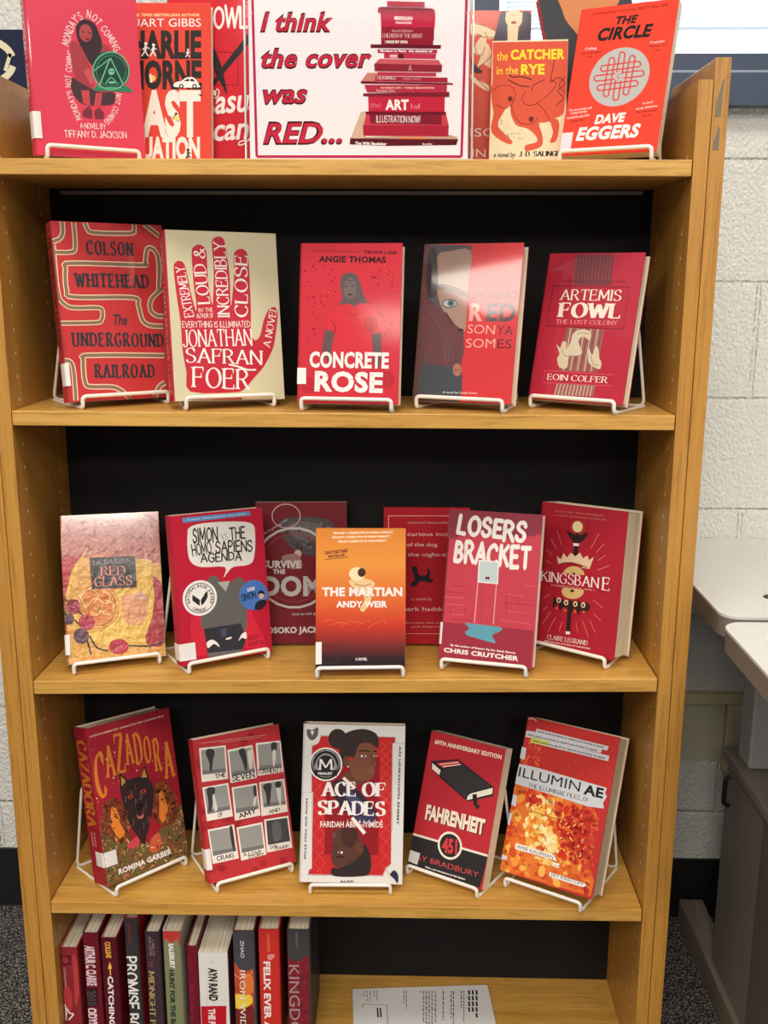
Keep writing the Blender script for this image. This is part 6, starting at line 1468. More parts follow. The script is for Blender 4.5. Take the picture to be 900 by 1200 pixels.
['p',274,[1259,1261,1281,1288,1315,1280,1336,1244,1335,1162,1322,1051,1309,970,1299,938,1288,936,1279,967,1268,1055,1258,1175]],
['p',273,[1260,1307,1285,1315,1320,1314,1345,1304,1352,1279,1349,1245,1338,1221,1314,1213,1282,1215,1259,1226,1250,1250,1250,1283]],
['p',273,[421,780,434,803,453,808,465,774,469,670,467,528,463,425,455,392,444,396,434,423,426,474,420,548,416,617,415,680,416,739]],
['p',275,[1126,685,1163,712,1213,708,1249,676,1260,603,1256,502,1240,428,1201,394,1149,387,1113,411,1103,491,1108,604]],
['t','THE','H2',182,285,1572,468,1567,59],
['t','SEVEN','H2',182,556,1471,934,1462,87],
['t','TORMENTS','H2',182,979,1500,1394,1448,69],
['t','OF','H2',182,263,973,345,983,59],
['t','AMY','H2',182,590,881,890,911,69],
['t','AND','H2',182,1089,851,1278,851,46],
['t','CRAIG','H2',182,156,322,434,314,63],
['t','A LOVE','H2',182,584,288,888,275,43],
['t','STORY','H2',182,659,238,921,231,39],
['t','DON','H2',182,1033,296,1157,295,46],
['t','ZOLIDIS','H2',182,1113,263,1342,261,39],
['l',276,9,[135,2149,1216,2083]],
['l',276,7,[437,2100,1113,2060]],
['w',211,532,70,180]],
'ace': [['l',277,9,[146,2080,271,2117,279,2245,1456,2246,1450,2161,1405,2151,1430,815,1412,793,1418,317,1329,237,1309,122,133,108,149,186,198,209,171,1363,161,1385,146,2080]],
['p',278,[151,2076,248,2128,284,2237,1449,2242,1441,2161,1401,2146,1416,815,1418,306,1340,249,1300,131,142,119,154,175,198,209,184,1364,165,1386]],
['l',279,7,[183,1565,371,1357]],
['l',279,7,[189,1353,366,1569]],
['l',279,7,[1226,1590,1406,1382]],
['l',279,7,[1231,1378,1401,1594]],
['l',279,7,[1217,2173,1392,2020]],
['l',279,7,[1389,2177,1221,2016]],
['l',279,7,[189,1353,377,1145]],
['l',279,7,[195,1141,371,1357]],
['l',279,7,[1231,1378,1410,1170]],
['l',279,7,[1236,1166,1406,1382]],
['l',279,7,[1220,2038,1395,1885]],
['l',279,7,[1391,2043,1224,1881]],
['l',279,7,[195,1141,383,934]],
['l',279,7,[201,929,377,1145]],
['l',279,7,[1236,1166,1415,959]],
['l',279,7,[1240,955,1410,1170]],
['l',279,7,[1223,1904,1398,1751]],
['l',279,7,[1394,1908,1227,1747]],
['l',279,7,[201,929,388,723]],
['l',279,7,[207,718,383,934]],
['l',279,7,[1240,955,1420,748]],
['l',279,7,[1245,744,1415,959]],
['l',279,7,[1227,1769,1401,1617]],
['l',279,7,[1397,1773,1230,1613]],
['l',279,7,[207,718,394,512]],
['l',279,7,[213,508,388,723]],
['l',279,7,[1245,744,1424,538]],
['l',279,7,[1250,534,1420,748]],
['l',279,7,[1230,1635,1404,1483]],
['l',279,7,[1400,1639,1233,1479]],
['l',279,7,[213,508,400,302]],
['l',279,7,[219,298,394,512]],
['l',279,7,[1250,534,1429,328]],
['l',279,7,[1255,324,1424,538]],
['l',279,7,[1233,1501,1407,1349]],
['l',279,7,[1403,1505,1236,1345]],
['l',279,7,[219,298,405,93]],
['l',279,7,[224,88,400,302]],
['l',279,7,[1255,324,1433,118]],
['l',279,7,[1259,114,1429,328]],
['l',279,7,[1236,1367,1409,1215]],
['l',279,7,[1406,1371,1239,1211]],
['p',280,[375,1637,1211,1944,1220,438,387,430]],
['p',281,[481,1516,521,1562,592,1579,662,1576,716,1555,769,1516,824,1469,885,1415,950,1355,1010,1294,1069,1235,1124,1175,1162,1120,1182,1067,1185,1018,1153,986,1068,973,948,977,835,1001,740,1047,651,1114,580,1195,525,1302,488,1424]],
['p',282,[691,2206,685,2158,666,2115,634,2081,594,2058,549,2049,504,2056,462,2076,429,2110,407,2152,399,2199,405,2246,424,2289,456,2324,496,2347,541,2355,587,2349,628,2328,661,2295,683,2253]],
['p',282,[567,2135,581,2195,608,2237,644,2272,690,2303,745,2326,802,2344,862,2356,924,2362,985,2359,1044,2346,1102,2324,1146,2295,1171,2258,1184,2214,1190,2173,1193,2131,1191,2093,1179,2071,1155,2080,1123,2106,1082,2125,1027,2133,964,2135,910,2116,876,2060,851,1984,824,1928,788,1919,751,1932,721,1925,708,1872,702,1800,691,1756,668,1759,639,1790,614,1844,591,1932,573,2042]],
['p',283,[693,1700,721,1697,757,1674,797,1647,844,1618,895,1586,935,1561,963,1548,979,1543,970,1535,920,1516,845,1496,778,1490,726,1508,683,1540,657,1576,655,1622,670,1671]],
['p',284,[812,1928,835,1994,859,2074,894,2132,953,2152,1023,2150,1081,2134,1118,2103,1143,2058,1157,2014,1156,1975,1145,1936,1137,1902,1141,1873,1149,1848,1152,1824,1147,1797,1138,1771,1131,1745,1133,1719,1137,1693,1133,1666,1119,1636,1096,1605,1067,1582,1029,1567,983,1558,935,1561,883,1573,828,1597,785,1635,759,1701,744,1781,741,1847,756,1879,784,1897]],
['p',285,[741,1859,739,1831,733,1806,722,1785,709,1772,693,1768,678,1772,663,1784,652,1804,644,1828,641,1856,643,1884,649,1909,660,1929,673,1942,689,1947,704,1943,719,1931,730,1911,738,1886]],
['p',286,[734,1775,732,1767,725,1762,716,1762,710,1767,707,1775,709,1783,716,1788,724,1788,731,1783]],
['l',287,20,[879,2012,947,2032,1050,2016]],
['l',287,20,[1102,2013,1157,2028]],
['p',0,[1001,1946,993,1935,970,1928,942,1927,919,1933,910,1943,919,1954,941,1961,969,1962,992,1956]],
['p',288,[981,1945,978,1934,969,1928,957,1927,948,1934,944,1944,948,1955,956,1962,968,1962,977,1956]],
['p',0,[1161,1949,1156,1940,1144,1934,1128,1934,1116,1939,1111,1948,1115,1958,1128,1964,1143,1964,1156,1959]],
['p',288,[1152,1949,1149,1940,1143,1934,1134,1934,1127,1939,1124,1949,1127,1958,1134,1964,1142,1964,1149,1958]],
['l',289,14,[1067,1967,1077,1943,1092,1908,1106,1872,1111,1845,1102,1830,1085,1822,1067,1818,1055,1814]],
['p',290,[1145,1731,1135,1709,1105,1694,1069,1693,1039,1707,1027,1729,1038,1751,1067,1766,1104,1767,1134,1754]],
['l',291,7,[1032,1729,1141,1736]],
['l',0,45,[649,1603,836,1447]],
['l',292,135,[735,1355,922,1181]],
['p',293,[739,1199,834,1201,987,1165,1105,1118,1156,1060,1172,992,1155,942,1090,917,993,911,905,936,824,1016,752,1126]],
['l',0,54,[801,995,1004,760]],
['p',294,[501,770,531,801,581,819,635,829,695,836,759,836,817,822,865,789,907,742,938,692,959,645,969,595,964,538,941,463,903,380,852,314,782,270,699,242,628,231,578,238,540,262,513,294,497,335,492,386,493,437,505,488,522,539,532,593,521,655,501,719]],
['p',295,[635,818,684,844,755,850,816,844,861,829,896,801,909,758,889,682,847,590,801,534,754,535,702,570,663,619,638,683,625,760]],
['p',296,[807,312,851,339,887,365,918,404,941,474,960,556,981,604,1012,593,1046,547,1074,496,1093,448,1107,395,1114,342,1116,288,1112,233,1100,187,1087,155,1066,131,1004,114,861,101,677,94,541,103,493,139,493,191,510,228,536,233,579,223,628,224,686,247,750,279]],
['p',297,[989,538,987,505,980,476,967,452,951,436,933,431,915,435,898,450,884,473,875,503,872,535,874,568,881,598,894,622,910,637,928,643,946,638,963,624,977,600,986,571]],
['p',0,[674,464,667,453,646,446,621,446,601,452,593,462,600,473,620,479,645,480,666,474]],
['p',298,[640,463,637,453,628,446,617,446,608,452,604,462,607,473,616,479,627,480,636,473]],
['l',299,18,[567,395,691,402]],
['p',300,[561,723,556,689,540,667,521,667,504,687,497,721,502,755,518,777,537,777,554,756]],
['l',301,11,[586,528,570,531,545,534,521,540,506,548,505,563,512,583,521,602,527,615]],
['l',302,7,[16,1364,177,1364]],
['l',302,7,[1412,2155,1594,2151]],
['t','ACE','QB',0,309,1318,850,1331,206],
['t','OF','QB',0,941,1333,1309,1331,205],
['p',280,[1062,1412,1057,1391,1044,1377,1027,1377,1013,1390,1007,1410,1012,1432,1025,1445,1042,1445,1056,1433]],
['t','SPADES','QB',0,262,1038,1325,1041,205],
['t','FARIDAH ÀBÍKÉ-ÍYÍMÍDÉ','D',303,308,841,1283,860,93],
['t','AN UNKNOWN ENEMY','B',304,1511,2113,1500,895,32],
['t','HOW DO YOU STOP','B',304,73,1272,68,338,32],
['p',305,[61,2340,80,2341,109,2329,139,2323,172,2341,206,2366,230,2371,239,2338,238,2286,229,2240,206,2206,174,2178,144,2166,115,2176,88,2201,69,2231,58,2269,55,2311]],
['p',0,[117,2305,174,2315,146,2238]],
['p',306,[1412,147,1424,174,1450,202,1477,214,1500,201,1523,171,1539,137,1544,93,1541,45,1533,17,1518,25,1498,54,1477,82,1451,104,1425,125]],
['t','ALEX','B',24,634,4,855,14,31],
['k','award_sticker'],
['c',0,371,1805,258],
['c',307,371,1805,235],
['l',308,11,[576,1816,569,1758,546,1704,509,1659,461,1626,405,1608,347,1607,290,1622,240,1652,201,1696,175,1749,165,1807,172,1865,195,1919,232,1964,280,1997,336,2015,394,2017,451,2001,501,1971,540,1927,566,1874,576,1816]],
['p',308,[213,1718,189,1755,202,1809,221,1857,238,1892,262,1921,287,1944,312,1960,338,1970,366,1973,397,1969,429,1958,458,1942,484,1918,506,1888,522,1853,542,1809,555,1761,532,1726,438,1709,308,1705]],
['p',307,[503,1815,497,1773,479,1735,451,1705,415,1685,374,1677,333,1683,296,1701,266,1730,246,1767,238,1808,243,1850,261,1888,290,1919,326,1939,367,1946,408,1940,445,1922,475,1893,495,1856]],
['t','M','Q',0,252,1719,494,1725,161],
['p',307,[179,1704,571,1713,546,1630,209,1622]],
['t','FINALIST','B',0,254,1643,477,1648,38],
['a','YOUNG ADULT BOOK AWARD','S',309,32,[165,1764,162,1786,161,1815,164,1841,170,1866,179,1890,191,1912,206,1934,224,1953,244,1969,265,1984,289,1995,313,2004,339,2009,365,2011,391,2010,417,2006,442,1999,466,1988,489,1975,509,1959,528,1941,544,1921,557,1899,568,1875,575,1851,579,1825,579,1796,578,1774]]],
'fahr': [['p',310,[-12,487,1334,527,1284,31,-58,-21]],
['l',311,34,[-5,505,1343,531]],
['t','60TH ANNIVERSARY EDITION','B',312,98,1984,1278,2007,65],
['p',313,[92,1698,551,1837,692,1782,1237,1561,1252,1429,836,1238,282,1493,115,1579]],
['p',314,[118,1674,288,1597,278,1516,131,1583]],
['p',315,[184,1689,551,1811,637,1769,326,1644]],
['l',314,15,[310,1659,616,1769]],
['l',314,12,[245,1680,573,1793]],
['p',314,[869,1371,1219,1550,1227,1457,820,1254,827,1322]],
['p',316,[330,1626,657,1762,1192,1561,847,1380,790,1278,297,1525]],
['p',313,[901,1364,972,1393,1018,1234,1073,1226,1021,1165,943,1226]],
['t','FAHRENHEIT','C',317,178,793,1214,815,225],
['t','FAHRENHEIT','C',318,161,798,1197,824,225],
['c',314,670,506,212],
['c',310,670,506,177],
['t','451','C',319,552,380,815,417,214],
['t','RAY BRADBURY','S',320,22,139,1232,171,87],
['t','With a new introduction by Neil Gaiman','B',0,312,60,1025,72,27],
['k','spine_label'],
['p',321,[-29,254,188,250,172,64,-19,76]],
['k',None]],
'illum': [['p',322,[-3,1352,737,1334,1322,1286,1388,1206,1351,569,1511,257,1500,40,15,9]],
['n',[323,324,325,326,327],170,37,94,1.5,7,[-15,1273,406,1377,898,1325,1228,1237,1268,883,1468,78,990,21,29,50]],
['n',[328,329,330],110,25,64,1.6,15,[1153,1291,1387,1278,1414,923,1448,48,1339,88,1266,545,1292,890]],
['n',[331,332,333,334,335],110,31,82,1.6,8,[318,1129,498,1324,735,1209,718,884,889,611,878,328,684,236,429,435,248,660]],
['n',[336,337],26,25,61,1.8,9,[509,853,706,807,873,631,841,451,675,552]],
['n',[338,339,340,341],120,30,80,1.5,10,[730,1233,1223,1260,1339,1193,1283,936,1291,552,1162,415,951,494,922,815,747,941]],
['n',[338,340],34,26,57,1.5,12,[154,1264,382,1358,558,1289,479,1144,276,1068]],
['n',[342,343],30,26,57,1.5,13,[-13,716,197,771,317,653,250,511,31,501]],
['n',[344,345],46,13,33,3.5,14,[792,1051,1241,1167,1303,556,955,337]],
['n',[346,347,348],110,5,10,1.4,21,[441,1890,1197,1966,1388,1765,448,1715]],
['n',[349,350,351],40,26,63,2.5,22,[24,2050,272,2055,444,1739,44,1670]],
['p',352,[11,1667,347,1678,1466,1643,1450,1561,1488,1522,1446,1414,1476,1335,1216,1302,631,1332,-3,1352]],
['t','ILLUMIN','S',24,33,1476,1057,1483,156],
['t','AE','B',24,1117,1473,1430,1478,146],
['t','THE ILLUMINAE FILES_01','H',24,223,1357,1204,1368,60],
['p',352,[189,2267,1381,2255,1368,2188,1285,2189,1281,2128,30,2103,27,2201,186,2215]],
['p',352,[132,2121,1416,2120,1415,2036,138,2035]],
['p',353,[132,2121,446,2119,443,2047,133,2034]],
['t','these pages are about to change you forever in space','B',354,212,2221,1306,2213,28],
['t','these pages are about to change you forever in space','B',354,57,2135,1216,2143,28],
['t','these pages are about to change you forever in space','B',354,166,2062,1360,2058,28],
['p',0,[196,476,838,465,898,389,826,393,199,382]],
['t','AMIE KAUFMAN','S',24,225,404,832,400,54],
['p',0,[835,362,945,363,947,296,841,300]],
['t','and','S',24,860,310,928,313,26],
['p',0,[807,203,1374,202,1410,170,1366,134,826,135]],
['t','JAY KRISTOFF','S',24,838,154,1362,156,53],
['p',352,[6,1943,81,1930,89,1752,-7,1756]],
['p',352,[2,1188,71,1180,84,1006,2,1023]],
['p',352,[0,896,47,883,39,705,-3,719]],
['p',352,[0,242,95,243,91,180,-7,170]],
['l',355,13,[18,2385,32,2389,51,2397,72,2403,92,2406,112,2403,134,2397,153,2390,166,2385]],
['l',356,8,[342,1009,403,1007,489,1004,590,1002,695,1001,816,1003,954,1007,1079,1011,1166,1014]]],
'booklet': [['l',357,12,[196,55,200,109]],
['l',357,12,[193,137,198,190]],
['l',357,12,[248,58,253,106]],
['l',357,12,[246,135,249,231]],
['l',357,12,[242,259,246,320]],
['l',357,12,[301,60,303,185]],
['l',357,12,[296,214,300,271]],
['l',357,12,[292,299,298,332]],
['l',357,12,[374,64,378,131]],
['l',357,12,[370,160,374,213]],
['l',357,12,[420,66,424,119]],
['l',357,12,[416,148,421,200]],
['l',357,12,[413,229,417,281]],
['l',357,12,[410,309,415,328]],
['l',357,12,[895,88,896,179]],
['l',357,12,[887,208,886,322]],
['l',357,12,[877,350,880,411]],
['l',357,12,[935,90,937,157]],
['l',357,12,[928,186,929,272]],
['l',357,12,[920,300,921,375]],
['l',357,12,[913,403,914,482]],
['l',357,12,[905,510,910,538]],
['l',357,16,[1176,101,1180,140]],
['l',357,16,[1232,104,1231,195]],
['l',357,16,[1222,223,1218,337]],
['l',357,16,[1209,365,1211,426]],
['l',357,16,[1202,454,1204,501]],
['l',357,16,[1195,528,1193,620]],
['l',357,16,[1185,647,1185,715]],
['l',357,15,[1176,742,1172,858]],
['l',357,16,[1282,106,1281,188]],
['l',357,16,[1272,216,1268,335]],
['l',357,16,[1259,363,1256,461]],
['l',357,16,[1247,489,1244,595]],
['l',357,16,[1235,622,1233,722]],
['l',357,15,[1224,748,1224,811]],
['l',357,15,[1216,838,1215,913]],
['l',357,16,[1331,108,1331,181]],
['l',357,16,[1322,209,1317,332]],
['l',357,16,[1308,360,1309,417]],
['l',357,16,[1300,444,1298,533]],
['l',357,16,[1289,560,1285,670]],
['l',357,15,[1277,697,1277,755]],
['l',357,15,[1269,782,1271,827]],
['l',357,15,[1262,853,1262,916]],
['l',357,16,[1381,110,1382,173]],
['l',357,16,[1372,202,1374,250]],
['l',357,16,[1365,278,1362,372]],
['l',357,16,[1353,400,1353,470]],
['l',357,16,[1344,498,1339,617]],
['l',357,16,[1330,644,1331,699]],
['l',357,15,[1322,726,1320,811]],
['l',357,15,[1311,838,1310,918]],
['l',357,16,[1440,113,1440,181]],
['l',357,16,[1431,209,1429,295]],
['l',357,16,[1420,323,1419,398]],
['l',357,16,[1409,426,1408,505]],
['l',357,16,[1399,533,1394,647]],
['l',357,15,[1385,674,1382,769]],
['l',357,15,[1373,796,1370,885]],
['l',357,16,[1576,120,1572,221]],
['l',357,16,[1562,249,1557,358]],
['l',357,16,[1547,386,1543,488]],
['l',357,16,[1534,516,1533,581]],
['l',357,16,[1524,608,1521,690]],
['l',357,15,[1512,717,1511,789]],
['l',357,15,[1502,815,1505,838]],
['l',357,16,[1715,126,1715,184]],
['l',357,16,[1705,212,1701,303]],
['l',357,16,[1691,331,1685,444]],
['l',357,16,[1675,471,1675,532]],
['l',357,16,[1665,559,1666,605]],
['l',357,16,[1657,632,1653,723]],
['l',357,15,[1643,750,1644,800]],
['l',357,16,[1754,128,1747,243]],
['l',357,16,[1738,271,1737,333]],
['l',357,16,[1727,361,1728,408]],
['l',357,16,[1718,436,1714,529]],
['l',357,16,[1704,556,1703,625]],
['l',357,16,[1693,652,1686,770]],
['l',357,15,[1676,797,1676,850]],
['l',357,15,[1667,877,1666,934]],
['l',357,16,[1893,134,1891,207]],
['l',357,16,[1880,235,1872,358]],
['l',357,16,[1862,386,1861,443]],
['l',357,16,[1851,470,1850,535]],
['l',357,16,[1936,136,1936,189]],
['l',357,16,[1926,218,1926,271]],
['l',357,16,[1915,299,1915,351]],
['l',357,16,[1905,379,1905,431]],
['l',357,16,[1895,458,1895,510]],
['l',357,16,[1885,537,1885,588]],
['l',357,16,[1875,615,1875,665]],
['l',357,16,[1865,692,1866,742]],
['l',357,15,[1856,769,1856,818]],
['l',357,15,[1846,845,1846,894]],
['l',358,33,[2027,126,2022,242]],
['l',358,32,[2008,270,2003,383]],
['l',358,32,[1990,411,1985,523]],
['l',358,31,[1971,550,1966,660]],
['l',358,33,[2093,129,2087,245]],
['l',358,32,[2074,273,2068,386]],
['l',358,32,[2055,414,2049,526]],
['l',358,31,[2036,553,2030,663]],
['l',358,33,[2159,132,2153,248]],
['l',358,32,[2139,276,2133,389]],
['l',358,32,[2120,417,2114,529]],
['l',358,31,[2100,556,2095,666]],
['l',358,31,[2081,693,2076,802]],
['l',359,12,[166,387,580,430,572,874]],
['l',359,12,[166,387,163,480]],
['l',360,27,[415,491,417,720]],
['l',360,27,[463,494,465,722]]],
'sa': [['p',361,[12,1720,167,1734,160,1559,10,1545]],
['l',362,15,[120,1646,118,1632,112,1619,103,1609,92,1601,80,1597,67,1596,56,1600,46,1607,39,1618,34,1630,33,1644,36,1658,42,1671,51,1682,62,1690,74,1694,86,1694,98,1690,108,1683,115,1673,120,1660,120,1646]],
['t','2','S',363,53,1617,97,1618,55],
['t','CHAINANI','S',364,36,1508,40,1105,36],
['p',365,[196,1730,212,1758,235,1729,252,1676,262,1605,268,1508,271,1403,272,1284,271,1156,262,1043,238,934,207,839,184,819,180,917,184,1089,189,1263,189,1437,190,1612]],
['p',365,[4,1038,33,1112,75,1156,109,1151,128,1067,139,933,135,818,106,728,61,656,26,647,8,746,-1,908]],
['l',0,24,[-27,870,-18,863,-5,853,8,838,18,815,24,781,28,738,28,691,26,647,19,602,7,555,-6,512,-14,483]],
['l',0,24,[35,773,45,754,59,726,74,697,89,677,106,670,126,671,141,672,145,664,131,640,104,606,76,572,56,549]]],
'sb': [['t','ARTHUR C. CLARKE','C',366,35,1910,33,1190,149],
['p',367,[-29,1134,186,1155,185,827,-31,794]],
['t','2010','C',368,-2,1107,0,823,161],
['t','ODYSSEY TWO','C',369,2,781,7,-82,147]],
'sc': [['t','COLLINS','C',370,75,1985,82,1697,82],
['p',371,[132,1633,163,1510,138,1502,141,1386,122,1386,119,1496,95,1506]],
['t','CATCHING FIRE','B',0,87,1369,56,69,82]],
'sd': [['t','PROMISE BOYS','H2',0,-13,1741,-39,90,178],
['t','BROOKS','S',372,61,2299,57,1976,48]],
'se': [['t','CARLOS','Q',373,111,2037,116,1751,36],
['t','RUIZ ZAFON','Q',373,61,2090,69,1760,36],
['t','THE','Q',374,54,1659,58,1542,58],
['t','MIDNIGHT PALACE','Q',375,38,1481,7,-101,84]],
'sf': [['p',376,[3,2219,283,2208,270,1895,234,2062,135,1974,43,2069,-2,1906]],
['t','SALISBURY','C',0,92,1978,100,1527,77],
['t','HUNT FOR THE BAMBOO RAT','C',377,80,1505,60,-165,77]],
'sg': [['l',104,8,[63,1742,65,1658]],
['l',104,8,[58,1601,59,1517]],
['t','ISLE OF BLOOD','Q',378,29,1262,-5,165,60]],
'sh': [['p',379,[-42,850,418,869,345,-1437,-130,-1450]],
['t','AYN RAND','C',360,159,1551,152,955,134],
['t','THE FOUNTAINHEAD','C',0,132,811,118,-270,105],
['t','centennial','S',380,119,1550,106,925,17],
['l',381,13,[205,1670,209,1642]]],
'si': [['p',382,[-29,1699,33,1644,92,1547,202,1502,302,1552,319,1453,255,-1425,-137,-1435]],
['p',383,[176,1450,217,1470,264,1446,298,1397,311,1309,310,1195,291,1113,236,1078,163,1074,117,1109,117,1212,143,1353]],
['p',384,[-54,819,-12,838,47,809,108,794,172,833,239,886,285,884,303,776,301,612,279,480,230,412,161,376,95,360,33,352,-26,363,-66,414,-81,539,-76,703]],
['p',385,[-47,1048,-25,1074,8,1087,42,1093,73,1091,105,1082,140,1075,184,1077,230,1080,265,1069,282,1034,288,985,281,941,258,907,223,877,184,853,143,834,100,822,58,821,19,834,-18,857,-44,891,-56,941,-56,1001]],
['l',386,16,[-20,1503,-5,1479,18,1445,45,1412,75,1392,110,1388,151,1395,191,1408,225,1423,251,1443,272,1468,289,1493,301,1509]],
['l',356,16,[-12,1362,-8,1329,-2,1282,6,1232,20,1192,42,1163,70,1140,98,1122,117,1109]],
['l',387,16,[-15,1277,-12,1250,-8,1211,-6,1170,-7,1135,-14,1107,-26,1082,-39,1062,-47,1048]],
['t','ZHAO','S',0,119,2051,120,1744,59],
['t','IRON WIDOW','S',0,94,1519,71,52,94]],
'sj': [['p',388,[134,1795,151,1809,178,1816,203,1819,226,1817,246,1810,257,1798,250,1775,232,1748,213,1727,194,1716,173,1712,156,1717,143,1739,133,1770]],
['t','FELIX EVER AFTER','B',0,77,1687,66,-27,103],
['t','CALLENDER','S',389,142,2170,145,1857,39]],
'sk': [['p',390,[-134,1236,-97,1568,-51,1671,-1,1718,53,1742,112,1711,171,1693,233,1742,296,1804,339,1795,354,1734,350,1601,342,1246,347,440,349,-618,300,-1402,151,-1712,-49,-1717,-188,-1414,-212,-629,-177,433]],
['n',[391,392,393],90,13,35,2,31,[-110,1179,-2,1662,306,1724,290,569,-122,560]],
['t','KINGDOM','S',394,22,1634,25,115,172],
['t','MANISCALCO','S',395,135,2204,145,1927,39]]}

# ------------------------------------------------------------------ printing on covers
def ribbon(P, w):
    out = []
    m = len(P)
    off = []
    for i in range(m):
        a, b = P[max(i - 1, 0)], P[min(i + 1, m - 1)]
        d = (b[0] - a[0], b[1] - a[1])
        l_ = math.hypot(*d) or 1
        off.append((-d[1] / l_ * w / 2, d[0] / l_ * w / 2))
    for i in range(m - 1):
        j = i + 1
        out.append([(P[i][0] + off[i][0], P[i][1] + off[i][1]), (P[i][0] - off[i][0], P[i][1] - off[i][1]),
                    (P[j][0] - off[j][0], P[j][1] - off[j][1]), (P[j][0] + off[j][0], P[j][1] + off[j][1])])
    return out

def pairs(v):
    return [(v[i] / 10, v[i + 1] / 10) for i in range(0, len(v), 2)]

def inside(p, poly):
    c = False
    for i in range(len(poly)):
        a, b = poly[i], poly[i - 1]
        if (a[1] > p[1]) != (b[1] > p[1]) and p[0] < (b[0] - a[0]) * (p[1] - a[1]) / (b[1] - a[1]) + a[0]:
            c = not c
    return c

def clip_poly(P, box):
    x0, y0, x1, y1 = box
    for ax, lim, sg in ((0, x0, 1), (0, x1, -1), (1, y0, 1), (1, y1, -1)):
        out = []
        for i in range(len(P)):
            a, b = P[i - 1], P[i]
            ia, ib = (a[ax] - lim) * sg >= 0, (b[ax] - lim) * sg >= 0
            if ia != ib:
                t = (lim - a[ax]) / (b[ax] - a[ax])
                out.append((a[0] + (b[0] - a[0]) * t, a[1] + (b[1] - a[1]) * t))
            if ib:
                out.append(b)
        P = out
        if not P:
            return P
    return P

